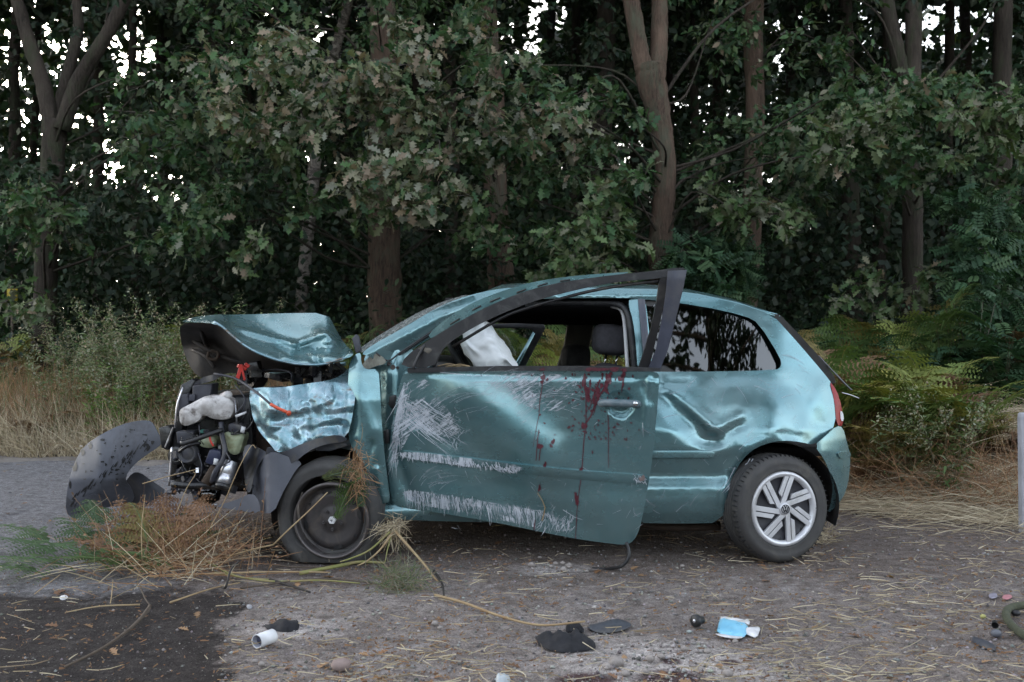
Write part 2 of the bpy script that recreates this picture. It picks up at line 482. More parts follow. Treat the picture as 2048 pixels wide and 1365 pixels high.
# ================================================================== SETTING
def mk_ground():
    m = N("trodden dirty asphalt")
    p = m.pos(); sx = m.n("SeparateXYZ"); m.l(p, sx.inputs[0]); X, Y = sx.outputs[0], sx.outputs[1]
    n1 = m.noise(.9, 6, .65, .4); n2 = m.noise(7, 6, .7, .3); n3 = m.noise(60, 4, .7)
    c = m.mix(m.ramp(n1, .35, .65), (.240, .205, .190), (.335, .296, .276))
    c = m.mix(m.ramp(n2, .38, .68), c, m.mix(.5, c, (.12, .10, .088)))
    c = m.mix(m.ramp(m.noise(2.6, 7, .72, 1.0), .54, .70), c, (.36, .335, .33))
    # browner soil under and behind the car and to the right
    soil = m.math('MULTIPLY', m.ramp(m.math('ADD', m.math('MULTIPLY', Y, .2), m.math('MULTIPLY', m.math('SUBTRACT', n2, .5), .5)), .93, 1.1), 1.0)
    soil2 = m.ramp(m.math('ADD', m.math('MULTIPLY', X, .25), m.math('MULTIPLY', m.math('SUBTRACT', n1, .5), 2.2)), .1, .75)
    c = m.mix(m.math('MULTIPLY', m.math('MAXIMUM', soil, m.math('MULTIPLY', soil2, .6)), .7), c, (.185, .148, .128))
    # smoother blue-grey road surface on the left
    road = m.ramp(m.math('ADD', m.math('MULTIPLY', m.math('ADD', X, m.math('MULTIPLY', Y, .30)), -1.0), m.math('MULTIPLY', m.math('SUBTRACT', n1, .5), .9)), .10, .32)
    c = m.mix(m.math('MULTIPLY', road, .85), c, m.mix(m.ramp(n3, .35, .65), (.20, .20, .215), (.27, .27, .285)))
    # dark soaked patch: left of a slanting edge and nearer than the heap of bracken
    e1 = m.math('ADD', X, m.math('MULTIPLY', Y, .285))
    wob = m.math('ADD', m.math('MULTIPLY', m.math('SUBTRACT', n2, .5), .55), m.math('MULTIPLY', m.math('SUBTRACT', n1, .5), .5))
    a = m.ramp(m.math('ADD', e1, wob), -.06 + .5, .10 + .5) if False else m.math('SUBTRACT', 1.0, m.ramp(m.math('ADD', m.math('ADD', e1, wob), .5), .42, .60))
    b = m.math('SUBTRACT', 1.0, m.ramp(m.math('ADD', m.math('MULTIPLY', m.math('ADD', Y, m.math('MULTIPLY', wob, 1.5)), .2), -.42), .47, .56))
    wet = m.ramp(m.math('ADD', m.math('MULTIPLY', a, b), m.math('MULTIPLY', m.math('SUBTRACT', m.noise(6, 9, .8, .8), .5), 1.0)), .18, .74)
    wet = m.math('MULTIPLY', wet, m.ramp(m.math('MULTIPLY', a, b), .02, .25))
    c = m.mix(m.math('MULTIPLY', wet, .97), c, m.mix(m.ramp(n2, .35, .7), (.028, .024, .023), (.062, .053, .050)))
    # oil drips under the engine
    d1 = m.n("VectorMath", operation='DISTANCE'); m.l(p, d1.inputs[0]); d1.inputs[1].default_value = (-1.15, 5.75, 0)
    oil = m.math('SUBTRACT', 1.0, m.ramp(m.math('ADD', d1.outputs['Value'], m.math('MULTIPLY', wob, .9)), .35, .6))
    c = m.mix(m.math('MULTIPLY', oil, .85), c, (.022, .019, .018))
    def spot(cx, cy, sx_, sy_, r0, r1, k=.9):
        vx = m.math('MULTIPLY', m.math('SUBTRACT', X, cx), 1 / sx_); vy = m.math('MULTIPLY', m.math('SUBTRACT', Y, cy), 1 / sy_)
        d = m.math('POWER', m.math('ADD', m.math('MULTIPLY', vx, vx), m.math('MULTIPLY', vy, vy)), .5)
        return m.math('SUBTRACT', 1.0, m.ramp(m.math('ADD', d, m.math('MULTIPLY', wob, k)), r0, r1))
    dusty = m.mix(m.ramp(m.noise(34, 6, .8), .36, .62), (.40, .36, .345), (.66, .605, .58))
    for a_ in ((.555, 3.66, .55, .42, .35, 1.1), (.21, 5.14, .26, .18, .3, 1.05), (-.9, 4.1, .35, .25, .1, .8)):
        c = m.mix(m.math('MULTIPLY', spot(*a_), .9), c, dusty)
    for a_ in ((.57, 3.52, .17, .12, .55, 1.05), (.26, 3.50, .14, .08, .55, 1.0), (.60, 3.72, .05, .045, .5, 1.0), (.82, 3.72, .045, .04, .5, 1.0)):
        c = m.mix(m.math('MULTIPLY', spot(*a_, 1.3), .85), c, (.050, .012, .016))
    v = m.n("TexVoronoi", feature='F1'); v.inputs['Scale'].default_value = 55; m.l(p, v.inputs['Vector'])
    st_ = m.ramp(v.outputs['Distance'], .10, .30, (1, 1, 1, 1), (0, 0, 0, 1))
    pick = m.ramp(m.noise(21, 3), .52, .6)
    c = m.mix(m.math('MULTIPLY', m.math('MULTIPLY', st_, pick), .5), c, (.34, .32, .31))
    sp = m.ramp(m.noise(130, 3, .8), .36, .66, (.62, .62, .62, 1), (1.4, 1.4, 1.4, 1)); c = m.mix(1.0, c, sp, 'MULTIPLY')
    sp2 = m.ramp(m.noise(17, 7, .8, .6), .36, .64, (.58, .56, .55, 1), (1.38, 1.38, 1.38, 1)); c = m.mix(1.0, c, sp2, 'MULTIPLY')
    m.set(color=c, spec=.15)
    m.set(rough=m.mix(m.math('MULTIPLY', m.math('MAXIMUM', wet, oil), .7), (.95,) * 3, (.82,) * 3))
    m.bump(m.noise(5, 8, .75), .8, .05)
    m.bump(n3, 1.0, .02)
    m.bump(m.math('MULTIPLY', st_, pick), .6, .01)
    return m.m
GROUND = mk_ground()
SOIL = simple("forest soil", (.055, .040, .030), .95, c2=(.035, .026, .02), ns=4, bump=.8, bs=30, dirt=(.10, .075, .05))
SHOULDER = simple("pale gravel shoulder", (.24, .215, .195), .95, c2=(.15, .13, .115), ns=9, bump=.8, bs=70, dirt=(.12, .10, .08))

def grid(x0, x1, nx, y0, y1, ny, zf):
    gx, gyy = np.meshgrid(np.linspace(x0, x1, nx), np.linspace(y0, y1, ny))
    V = np.stack([gx.ravel(), gyy.ravel(), zf(gx.ravel(), gyy.ravel())], -1)
    i = np.arange(nx * ny).reshape(ny, nx)
    return V, np.stack([i[:-1, :-1], i[:-1, 1:], i[1:, 1:], i[1:, :-1]], -1).reshape(-1, 4)
O3 = (0, 0, 0)
def hump(x, y):
    p = np.stack([x, y], -1)
    return .006 * sines(p, 3, 4) + .004 * sines(p, 4, 14)
def gz(x, y):
    """height of the ground: flat beyond the working area"""
    k = np.clip(1 - np.hypot(x - 0, y - 5.5) / 7, 0, 1)
    return hump(x, y) * np.minimum(1, k * 4) - .006
Vg, Fg = grid(-6, 6, 200, -.5, 11, 190, gz)
add("ground", (Vg, Fg), GROUND, origin=O3, kind='structure')
far_g = add("terrain", grid(-220, 220, 12, -220, 220, 12, lambda x, y: np.full(x.shape, -.05)), SOIL, origin=O3, kind='structure')
EDX = [-40, -5, -2.5, 0, 1.2, 2.2, 3.0, 4.5, 40]
EDY = [9.75, 9.6, 9.45, 9.1, 8.3, 6.95, 6.25, 5.9, 5.5]
def edge_y(x): return np.interp(x, EDX, EDY) + .10 * np.sin(np.asarray(x) * 2.3) + .05 * np.sin(np.asarray(x) * 7.1)
def vz(x, y):
    d = y - edge_y(x)
    p = np.stack([x, y], -1)
    return np.where(d < 0, -.03 + .06 * np.clip(d + .5, -.3, .5), np.clip(d * .16, 0, .16) + np.clip((x - 2.6) / 1.2, 0, 1) * np.clip(d - .3, 0, 2.5) * .12) + .03 * sines(p, 8, 3) * np.clip(d + .3, 0, 1) + .012 * sines(p, 9, 12) - .01
add("verge", grid(-30, 30, 330, 5, 70, 330, vz), SOIL, origin=O3, kind='structure')
def sz(x, y):
    d = edge_y(x) - .02 - y
    return -.02 + .030 * np.clip(1 - np.abs(d - .22) / .36, 0, 1) + .012 * sines(np.stack([x, y], -1), 12, 9) * np.clip(1 - np.abs(d - .22) / .5, 0, 1)
add("shoulder", grid(-30, .6, 330, 8.3, 10.1, 40, sz), SHOULDER, origin=O3, kind='structure')

# ------------------------------------------------------------------ leaves
def strip_leaf(ts, ws, fold=.3, bend=.2):
    V, Fq = [], []
    for t, q in zip(ts, ws): V += [(-q, t, fold * q - bend * t * t), (0, t, -bend * t * t), (q, t, fold * q - bend * t * t)]
    for i in range(len(ts) - 1):
        a = 3 * i
        Fq += [(a, a + 1, a + 4, a + 3), (a + 1, a + 2, a + 5, a + 4)]
    return np.array(V), np.array(Fq)
OAK = strip_leaf([0, .10, .24, .34, .50, .60, .76, .86, 1.0], [.02, .07, .22, .08, .34, .12, .31, .10, .06])
OVAL = strip_leaf([0, .25, .6, 1.0], [.02, .22, .24, .02])
LANCE = strip_leaf([0, .35, 1.0], [.02, .10, .01], .3, .35)
CARD = (np.array([(-.32, 0, 0), (.25, .15, .06), (.36, .95, 0), (-.2, 1.0, -.05)]), np.array([(0, 1, 2, 3)]))
def norm(a): return a / (np.linalg.norm(a, axis=-1, keepdims=True) + 1e-9)
def emit(tpl, P, D, Nn, S):
    V0, F0 = tpl; n = len(P)
    D = norm(D); X = norm(np.cross(D, Nn)); Z = np.cross(X, D)
    S = np.broadcast_to(np.asarray(S, float), (n,))[:, None, None]
    V = P[:, None, :] + S * (V0[None, :, 0:1] * X[:, None] + V0[None, :, 1:2] * D[:, None] + V0[None, :, 2:3] * Z[:, None])
    k = len(V0)
    Fq = F0[None] + (np.arange(n) * k)[:, None, None]
    return V.reshape(-1, 3), Fq.reshape(-1, 4), len(F0)
TINTS = {
    'grey': [(.14, .155, .080), (.20, .19, .13), (.22, .17, .12), (.085, .120, .055), (.18, .185, .14)],  # dusty grey-green, lifted so daylight on the front oak leaves is in the colour
    'green': [(.034, .080, .028), (.050, .100, .034), (.070, .105, .045), (.026, .062, .026), (.09, .11, .06)],
    'dark': [(.014, .032, .014), (.021, .040, .017), (.030, .040, .020), (.011, .026, .013)],  # shade of the wood's inside put into the leaf colour
    'light': [(.085, .130, .050), (.110, .140, .065), (.060, .110, .040), (.125, .130, .085)],
    'locust': [(.035, .080, .035), (.055, .10, .042), (.025, .06, .03)],
    'fern': [(.085, .135, .040), (.115, .14, .040), (.065, .11, .035), (.15, .12, .04)],
    'fernyellow': [(.27, .25, .065), (.20, .23, .065), (.12, .19, .055), (.25, .19, .07), (.15, .20, .06)],
    'fernbrown': [(.19, .105, .06), (.15, .08, .05), (.23, .14, .08)],
    'ferngreen': [(.075, .125, .055), (.10, .15, .07), (.06, .10, .045), (.13, .15, .07)],
    'straw': [(.44, .36, .25), (.34, .27, .18), (.54, .46, .34), (.25, .19, .13)],
    'rust': [(.27, .145, .075), (.33, .20, .11), (.20, .11, .065)],
    'weed': [(.12, .165, .065), (.17, .20, .115), (.20, .21, .13), (.085, .14, .045), (.19, .16, .09), (.11, .17, .06)],
    'lime': [(.10, .20, .03), (.08, .16, .03), (.13, .22, .05)],
}
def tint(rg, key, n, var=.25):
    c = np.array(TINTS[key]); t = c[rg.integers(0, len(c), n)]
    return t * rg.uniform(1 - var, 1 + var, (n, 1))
class Bunch:
    def __init__(s): s.V, s.F, s.C, s.n = [], [], [], 0
    def put(s, V, Fq, C):
        s.V.append(V); s.F.append(Fq + s.n); s.C.append(C); s.n += len(V)
    def leaves(s, tpl, P, D, Nn, S, C):
        if len(P) == 0: return
        V, Fq, k = emit(tpl, P, D, Nn, S); s.put(V, Fq, np.repeat(C, k, 0))
    def strip(s, pts, w, c, side=None):
        """flat ribbon along a path"""
        pts = np.asarray(pts, float); d = norm(np.gradient(pts, axis=0))
        x = norm(np.cross(d, np.array([0.3, -1, .35]) if side is None else side)) * (np.broadcast_to(w, (len(pts),))[:, None] / 2)
        n = len(pts); V = np.vstack([pts - x, pts + x])
        Fq = np.array([[i, n + i, n + i + 1, i + 1] for i in range(n - 1)])
        s.put(V, Fq, np.repeat(np.array([c]), n - 1, 0))
    def ribbons(s, P, w, C):
        """many ribbons at once: P (n, k, 3), w (n, k)"""
        n, k, _ = P.shape
        d = norm(np.gradient(P, axis=1)); x = norm(np.cross(d, np.array([.25, -1, .4]))) * w[:, :, None] / 2
        V = np.concatenate([P - x, P + x], 1).reshape(-1, 3)
        b = np.array([[i, k + i, k + i + 1, i + 1] for i in range(k - 1)])
        Fq = (b[None] + (np.arange(n) * 2 * k)[:, None, None]).reshape(-1, 4)
        s.put(V, Fq, np.repeat(C, k - 1, 0))
    def get(s): return np.concatenate(s.V), np.concatenate(s.F), np.concatenate(s.C)
    def make(s, name, mat, parent=None, **kw):
        V, Fq, C = s.get(); return add(name, (V, Fq), mat, parent, smooth=False, cols=C, **kw)

def cluster(rg, c, r, n, flat=.65):
    k = max(3, n // 11)
    d = norm(rg.normal(0, 1, (k, 3)) * np.array([1, 1, flat]))
    L = r * rg.uniform(.5, 1.1, k)
    base = c + d * (L * rg.uniform(.0, .35, k))[:, None]
    tip = c + d * L[:, None] * np.array([1, 1, flat]) - np.array([0, 0, .12]) * r
    i = rg.integers(0, k, n); t = rg.uniform(.1, 1.05, n)[:, None]
    P = base[i] * (1 - t) + tip[i] * t + rg.normal(0, .035, (n, 3)) + rg.normal(0, .05 * r, (n, 3))
    D = d[i] * .7 + rg.normal(0, .6, (n, 3)) + np.array([0, 0, -.35])
    Nn = np.array([0, -.35, .75]) + rg.normal(0, .55, (n, 3))
    return P, D, Nn, base, tip

GAPS = [  # where the photograph shows sky between the leaves: u, v, ru, rv, share of far leaves missing
    (40, 110, 90, 120, .85), (120, 230, 120, 130, .8), (270, 90, 60, 90, .85), (215, 320, 110, 60, .9), (330, 370, 60, 45, .7), (160, 60, 60, 90, .75), (20, 260, 60, 70, .7),
    (665, 60, 40, 60, .75), (470, 60, 60, 50, .5), (640, 318, 40, 28, .8), (1075, 55, 75, 70, 1.0), (1020, 90, 40, 70, .7), (1245, 290, 45, 60, .85), (1400, 220, 90, 75, .62), (1330, 180, 25, 50, .9),
    (1550, 110, 35, 160, .7), (1890, 45, 110, 70, 1.0), (1860, 110, 60, 45, .8), (1985, 90, 70, 70, .7), (1740, 60, 50, 80, .6), (1530, 330, 30, 60, .6), (1470, 390, 30, 30, .5), (560, 30, 60, 30, .5), (1600, 60, 60, 60, .5), (360, 190, 50, 60, .4),
]
def gap(u, v):
    g = np.zeros(len(u))
    for a, b, ru, rv, p in GAPS: g = np.maximum(g, min(p * .93, .82) * np.clip(1.5 - ((u - a) / ru) ** 2 - ((v - b) / rv) ** 2, 0, 1))
    q = np.stack([u, v], -1)
    return g * np.clip(1.0 + 1.1 * (sines(q, 301, 1 / 16., 7) + .35), .12, 1)
def to_px(P):
    d = P - np.array([0, 0, CH]); dep = d[:, 1] * ct - d[:, 2] * st; up = d[:, 1] * st + d[:, 2] * ct
    return 1024 + F * d[:, 0] / dep, 682.5 - F * up / dep

# ------------------------------------------------------------------ trees
TREES = []
def tree(name, label, path, mat=BARK, limbs=(), cat='tree', group=None, seed=1, top=9.5, rough=.04):
    """path: (u, v, Y, width in photo pixels) from low to high; the trunk goes down to the soil and on up out of the frame"""
    rg = np.random.default_rng(seed)
    def run(path, ext_down, ext_up):
        P = [W(u, v, Y) for u, v, Y, _ in path]; r = [wd * Y / F / 2 for u, v, Y, wd in path]
        if ext_down:
            b = P[0].copy(); b[2] = float(vz(np.array([b[0]]), np.array([b[1]]))[0]) - .1
            P = [b, b + np.array([0, 0, .25])] + P if P[0][2] > .4 else [b] + P
            r = ([r[0] * 1.45, r[0] * 1.15] if len(P) > len(path) + 1 else [r[0] * 1.3]) + r
        if ext_up:
            d = P[-1] - P[-2]; d /= np.linalg.norm(d); L = max(.5, (top - P[-1][2]) / max(d[2], .3))
            P += [P[-1] + d * L * .5, P[-1] + d * L + np.array([0, 0, .2])]; r += [r[-1] * .8, r[-1] * .4]
        P = smooth_path(P, 7); r = np.interp(np.linspace(0, 1, len(P)), np.linspace(0, 1, len(r)), r)
        P[:, :2] += (sines(P[:, 2:3], seed, 2.5)[:, None] * .015)
        return tube(P, r, 16, True, rough, rg), P
    (VF, P) = run(path, True, not limbs)
    root = empty(name, (P[0][0], P[0][1], 0), label=label, cat=cat, group=group)
    add("trunk", VF, mat, root)
    for lp in limbs:
        VF2, _ = run(lp, False, True); add("limb", VF2, mat, root)
    TREES.append(dict(root=root, base=P[0], P=P, cl=[], name=name, mat=mat))
    return root
tree("oak_tree", "straight brown oak trunk rising behind the windscreen pillar of the wrecked car",
     [(772, 680, 12.5, 66), (770, 560, 12.5, 66), (768, 420, 12.5, 60), (764, 250, 12.5, 54), (766, 80, 12.5, 54), (768, -40, 12.5, 50)], seed=2)
tree("oak_tree", "pale brown bent trunk that forks in two above the open car door",
     [(1322, 560, 11.5, 50), (1321, 500, 11.5, 52), (1328, 420, 11.5, 44), (1333, 340, 11.5, 42), (1322, 250, 11.5, 44), (1303, 165, 11.5, 58), (1298, 130, 11.5, 62)], seed=3,
     limbs=([(1290, 150, 11.5, 36), (1276, 90, 11.5, 34), (1262, 10, 11.5, 33), (1250, -60, 11.6, 30)], [(1312, 150, 11.55, 36), (1316, 90, 11.6, 34), (1317, 10, 11.7, 32), (1316, -60, 11.7, 30)]))
tree("oak_tree", "brown trunk half hidden by oak leaves above the windscreen top",
     [(1002, 600, 14, 54), (998, 500, 14, 50), (992, 380, 14, 46), (985, 200, 14, 44), (975, 30, 14, 40)], seed=4)
tree("oak_tree", "slim grey brown trunk rising above the rear roof edge of the car",
     [(1497, 620, 14.5, 38), (1501, 500, 14.5, 38), (1507, 350, 14.5, 36), (1510, 180, 14.5, 38), (1508, 20, 14.5, 38)], seed=5)
tree("oak_tree", "dark trunk right of the car with a fork high up under the bright sky",
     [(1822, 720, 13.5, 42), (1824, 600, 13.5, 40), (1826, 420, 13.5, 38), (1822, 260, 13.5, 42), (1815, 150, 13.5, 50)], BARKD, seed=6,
     limbs=([(1806, 160, 13.5, 32), (1790, 90, 13.5, 30), (1772, 0, 13.6, 28)], [(1822, 160, 13.5, 34), (1826, 80, 13.5, 32), (1826, 0, 13.6, 31)]))
tree("oak_tree", "dark slim trunk standing left of two close dark trunks behind the car's tail",
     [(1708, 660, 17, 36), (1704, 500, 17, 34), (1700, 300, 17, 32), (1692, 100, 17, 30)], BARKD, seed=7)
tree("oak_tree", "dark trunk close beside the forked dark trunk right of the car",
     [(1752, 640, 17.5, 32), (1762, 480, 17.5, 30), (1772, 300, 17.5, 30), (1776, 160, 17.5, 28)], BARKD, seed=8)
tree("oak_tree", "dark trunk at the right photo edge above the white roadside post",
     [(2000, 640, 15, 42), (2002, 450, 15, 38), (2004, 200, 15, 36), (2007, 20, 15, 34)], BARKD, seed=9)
tree("oak_tree", "dark many-limbed tree spreading in a fan at the upper left against the sky",
     [(88, 640, 13, 44), (94, 480, 13, 44), (104, 330, 13, 44), (112, 240, 13, 48)], BARKD, seed=10,
     limbs=([(106, 250, 13, 34), (88, 170, 13, 30), (50, 70, 13, 26), (28, -10, 13, 24)], [(118, 250, 13.1, 30), (136, 150, 13.1, 24), (152, 60, 13.2, 20), (150, -20, 13.2, 18)], [(126, 260, 12.9, 34), (160, 160, 12.9, 30), (210, 70, 12.8, 26), (250, -10, 12.8, 24)]))
tree("birch_tree", "thin leaning birch with flaking pale bark left of the thick oak trunk",
     [(602, 625, 16, 26), (612, 520, 16, 24), (622, 400, 16, 25), (632, 300, 16, 25), (655, 160, 16, 22), (690, 20, 16, 20)], BIRCH, seed=11)
tree("oak_tree", "dark upper trunk left of the forked trunk, hidden below by leaves",
     [(1196, 620, 16.5, 40), (1200, 400, 16.5, 40), (1206, 220, 16.5, 42), (1212, 20, 16.5, 38)], BARKD, seed=12)
tree("pine_tree", "dark pine trunk with short branch stubs at the top left of the picture",
     [(420, 640, 20, 34), (424, 400, 20, 34), (430, 150, 20, 36), (434, 20, 20, 34)], BARKD, seed=13)
FT = ["slender dark trunk in the wood at the far left edge of the picture", "thin dark trunk in the wood just right of the fan shaped tree", "thinnest dark trunk above the left verge weeds",
      "dark trunk deep in the wood above the tip of the raised bonnet", "dark trunk in the wood left of the leaning birch", "thin dark trunk close on the left of the leaning birch", "thin dark trunk between the birch and the thick brown oak",
      "dark trunk just right of the thick brown oak trunk", "stout shaded trunk left of the trunk above the windscreen top", "thin dark trunk right of the trunk above the windscreen top", "thin dark trunk above the middle of the car roof",
      "thin dark trunk just left of the forked pale brown trunk", "thin dark trunk right of the forked pale brown trunk", "dark trunk in the wood left of the slim trunk above the rear roof", "dark trunk in the wood right of the slim trunk above the rear roof",
      "thin dark trunk above the tailgate spoiler", "dark trunk in the wood right of the dark forked trunk", "dark trunk in the wood left of the trunk above the roadside post", "thinnest far trunk behind the fan shaped tree", "thin far trunk hidden behind the forked pale brown trunk"]
rg = np.random.default_rng(77)
for i, (u, Y, wd) in enumerate([(20, 19, 24), (195, 22, 22), (275, 18, 18), (330, 26, 24), (505, 24, 22), (560, 30, 18), (690, 23, 20), (850, 21, 24), (905, 17, 30), (1090, 24, 20), (1140, 20, 20), (1265, 26, 18),
                                (1400, 19, 18), (1440, 25, 22), (1570, 22, 22), (1625, 27, 18), (1890, 21, 22), (1945, 25, 24), (60, 28, 16), (1350, 29, 16)]):
    lean = rg.uniform(-25, 25)
    tree("forest_tree", FT[i], [(u, 650, Y, wd), (u + lean * .3, 420, Y, wd * .95), (u + lean * .6, 200, Y, wd * .9), (u + lean, 0, Y, wd * .8)],
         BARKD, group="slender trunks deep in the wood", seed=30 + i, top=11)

# foliage clusters: u, v, Y, radius in photo px, leaves, tint
CL = []
def field(poly, Y0, Y1, n, rpx, per, key, seed):
    rg = np.random.default_rng(seed); poly = np.array(poly, float); k = 0
    while k < n:
        q = rg.uniform(poly.min(0), poly.max(0), (1, 2))
        if inside(poly, q)[0]:
            if rg.uniform() < gap(q[:, 0], q[:, 1])[0] * .8: k += 1; continue
            CL.append((q[0, 0], q[0, 1], rg.uniform(Y0, Y1), rpx * rg.uniform(.7, 1.3), per, key)); k += 1
field([(430, 60), (700, 40), (1000, 60), (1130, 130), (1180, 330), (1010, 330), (860, 300), (700, 300), (560, 260), (420, 240)], 9.6, 11.4, 70, 62, 46, 'grey', 1)
field([(640, 330), (760, 300), (980, 290), (960, 400), (800, 440), (650, 400)], 9.6, 10.6, 22, 48, 38, 'grey', 2)
field([(430, 240), (560, 260), (620, 330), (480, 300)], 9.9, 10.8, 7, 46, 34, 'light', 3)
for q in [(500, 490, 10.2, 44, 40, 'green'), (540, 475, 10.2, 46, 44, 'light'), (470, 515, 10.2, 36, 26, 'light'), (585, 440, 10.2, 34, 22, 'green'),
          (960, 450, 10.4, 44, 36, 'light'), (985, 490, 10.4, 38, 30, 'green'), (950, 410, 10.4, 40, 30, 'light'), (820, 430, 10.1, 40, 24, 'light'), (725, 430, 10.2, 34, 18, 'light'), (770, 430, 10.2, 34, 16, 'grey')]: CL.append(q)
field([(1000, 150), (1180, 170), (1290, 260), (1290, 430), (1240, 560), (1060, 560), (1030, 420)], 10, 12.5, 60, 56, 40, 'green', 4)
field([(1070, 380), (1230, 380), (1250, 560), (1080, 560)], 9.6, 10.6, 16, 46, 30, 'light', 5)
field([(240, 120), (520, 60), (560, 330), (420, 430), (260, 330)], 11, 13.5, 62, 62, 46, 'green', 6)
field([(0, 330), (250, 330), (560, 360), (560, 520), (240, 520), (0, 480)], 11, 14, 66, 60, 44, 'dark', 7)
field([(0, 360), (170, 380), (180, 480), (0, 500)], 10.4, 11.5, 14, 46, 30, 'green', 8)
field([(330, 400), (470, 380), (440, 500), (300, 480)], 10.2, 11.2, 14, 46, 36, 'green', 9)
field([(1560, 150), (2048, 160), (2048, 380), (1780, 360), (1560, 330)], 10.5, 12.5, 86, 58, 42, 'green', 10)
field([(1640, 200), (1800, 210), (1780, 330), (1640, 320)], 10, 11, 14, 46, 32, 'light', 11)
field([(1880, 230), (2048, 200), (2048, 350), (1900, 330)], 9.6, 10.6, 16, 46, 32, 'light', 12)
field([(1430, 340), (1580, 360), (1590, 470), (1420, 450)], 10.4, 11.4, 16, 42, 28, 'light', 13)
field([(1380, 250), (1600, 200), (1640, 400), (1400, 470)], 11.5, 13.5, 36, 54, 40, 'green', 14)
field([(1340, 480), (1500, 470), (1500, 590), (1370, 590)], 10.8, 12, 20, 40, 34, 'locust', 15)
field([(1900, 380), (2048, 380), (2048, 660), (1950, 640)], 9.8, 11.2, 30, 48, 34, 'locust', 16)
field([(1690, 520), (1880, 520), (1900, 640), (1680, 640)], 10.4, 11.6, 10, 36, 26, 'light', 17)
field([(0, 560), (120, 540), (140, 620), (0, 640)], 10.6, 11.6, 8, 40, 22, 'light', 18)
field([(0, -60), (330, -60), (300, 60), (0, 120)], 12, 15, 26, 66, 40, 'dark', 19)
field([(330, -60), (1000, -60), (1000, 80), (400, 120)], 11, 14, 50, 66, 44, 'green', 20)
field([(1000, -60), (1250, -60), (1230, 100), (1130, 160), (1010, 20)], 12, 14, 14, 56, 34, 'dark', 21)
field([(1330, -60), (1800, -60), (1760, 160), (1400, 160)], 12, 15, 46, 60, 40, 'green', 22)
field([(1800, -60), (2048, -60), (2048, 20), (1800, 10)], 12, 14, 8, 50, 30, 'dark', 23)
field([(920, 20), (1080, 20), (1070, 480), (930, 480)], 10.2, 12.5, 30, 52, 40, 'green', 25)
field([(690, 110), (850, 110), (860, 420), (690, 420)], 9.8, 11.5, 13, 48, 36, 'grey', 26)
field([(560, 200), (680, 200), (680, 420), (560, 420)], 10.5, 13, 14, 46, 34, 'green', 27)
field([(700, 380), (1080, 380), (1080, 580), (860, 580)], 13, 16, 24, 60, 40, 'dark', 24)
main_n = 12
for u, v, Y, r, n, key in CL:
    c = W(u, v, Y)
    t = min(TREES[:main_n], key=lambda t: math.hypot(t['base'][0] - c[0], (t['base'][1] - c[1]) * .8) + (.6 if t['name'] != 'oak_tree' else 0))
    t['cl'].append((c, r * Y / F, n, key))
for ti, t in enumerate(TREES[:main_n]):        # canopy above the frame, added to keep the wood below dark
    rg = np.random.default_rng(200 + ti)
    for k in range(16):
        a, d = rg.uniform(0, 6.3), rg.uniform(.4, 3.2)
        t['cl'].append((t['base'] + np.array([math.cos(a) * d, math.sin(a) * d * .8, rg.uniform(6.6, 10.5)]), .95, 46, 'top'))
for ti, t in enumerate(TREES[:main_n]):
    rg = np.random.default_rng(500 + ti)
    B = Bunch(); tw = Bunch(); br = []
    P0 = t['P']
    for c, r, n, key in t['cl']:
        near = c[1] < 11.8 and key != 'top'
        P, D, Nn, b, tip = cluster(rg, c, r, n)
        if key != 'locust':
            pu, pv = to_px(P); kk = rg.uniform(size=len(P)) > gap(pu, pv) * .9
            P, D, Nn = P[kk], D[kk], Nn[kk]; n = len(P)
            if n == 0: continue
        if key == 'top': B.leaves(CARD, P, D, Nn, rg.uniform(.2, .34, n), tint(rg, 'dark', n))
        elif key == 'locust':
            pl = []
            for j in range(n):
                d = norm(D[j]); x = norm(np.cross(d, Nn[j]))
                for q in range(6):
                    for sgn in (-1, 1): pl.append((P[j] + d * (.03 + q * .032), x * sgn + d * .35, Nn[j]))
            pl = [np.array([q[i] for q in pl]) for i in range(3)]
            B.leaves(OVAL, *pl, rg.uniform(.045, .065, len(pl[0])), np.repeat(tint(rg, key, n), 12, 0))
        else:
            col_ = tint(rg, key, n)
            if key == 'grey': m = rg.uniform(size=n) < .3; col_[m] = tint(rg, 'green', m.sum())
            if key in ('light', 'green'): m = rg.uniform(size=n) < .08; col_[m] = tint(rg, 'grey', m.sum())
            B.leaves(OAK if near else OVAL, P, D, Nn, rg.uniform(.085, .155, n) if near else rg.uniform(.075, .13, n), col_)
        if key != 'top':
            k = len(b); path = np.stack([b, (b + tip) / 2 + rg.normal(0, .02, b.shape), tip], 1)
            tw.ribbons(path, np.tile([.010, .007, .004], (k, 1)), np.repeat([[.06, .05, .04]], k, 0))
    # boughs from the trunk to groups of clusters
    cs = [q for q in t['cl'] if q[3] != 'top']
    for c, r, n, key in cs[::5]:
        if math.hypot(c[0] - t['base'][0], c[1] - t['base'][1]) > 2.0: continue
        z = min(max(c[2] - .35 * math.hypot(c[0] - t['base'][0], c[1] - t['base'][1]), .9), P0[-1][2] * .9)
        s = P0[np.argmin(abs(P0[:, 2] - z))]
        mid = (s + c) / 2 + rg.normal(0, .18, 3) + np.array([0, 0, .12])
        L = np.linalg.norm(c - s)
        br.append(tube(smooth_path([s, mid, c, c + (c - mid) * .3 - np.array([0, 0, .08])], 5), np.linspace(.008 + .006 * L, .004, 16), 6, True))
    if cs:
        o = add("branches", merge(br), BARKD, t['root'], kind='stuff')
        tw.make("twigs", LEAF, t['root'], kind='stuff')
    B.make("crown", LEAF, t['root'], kind='stuff')

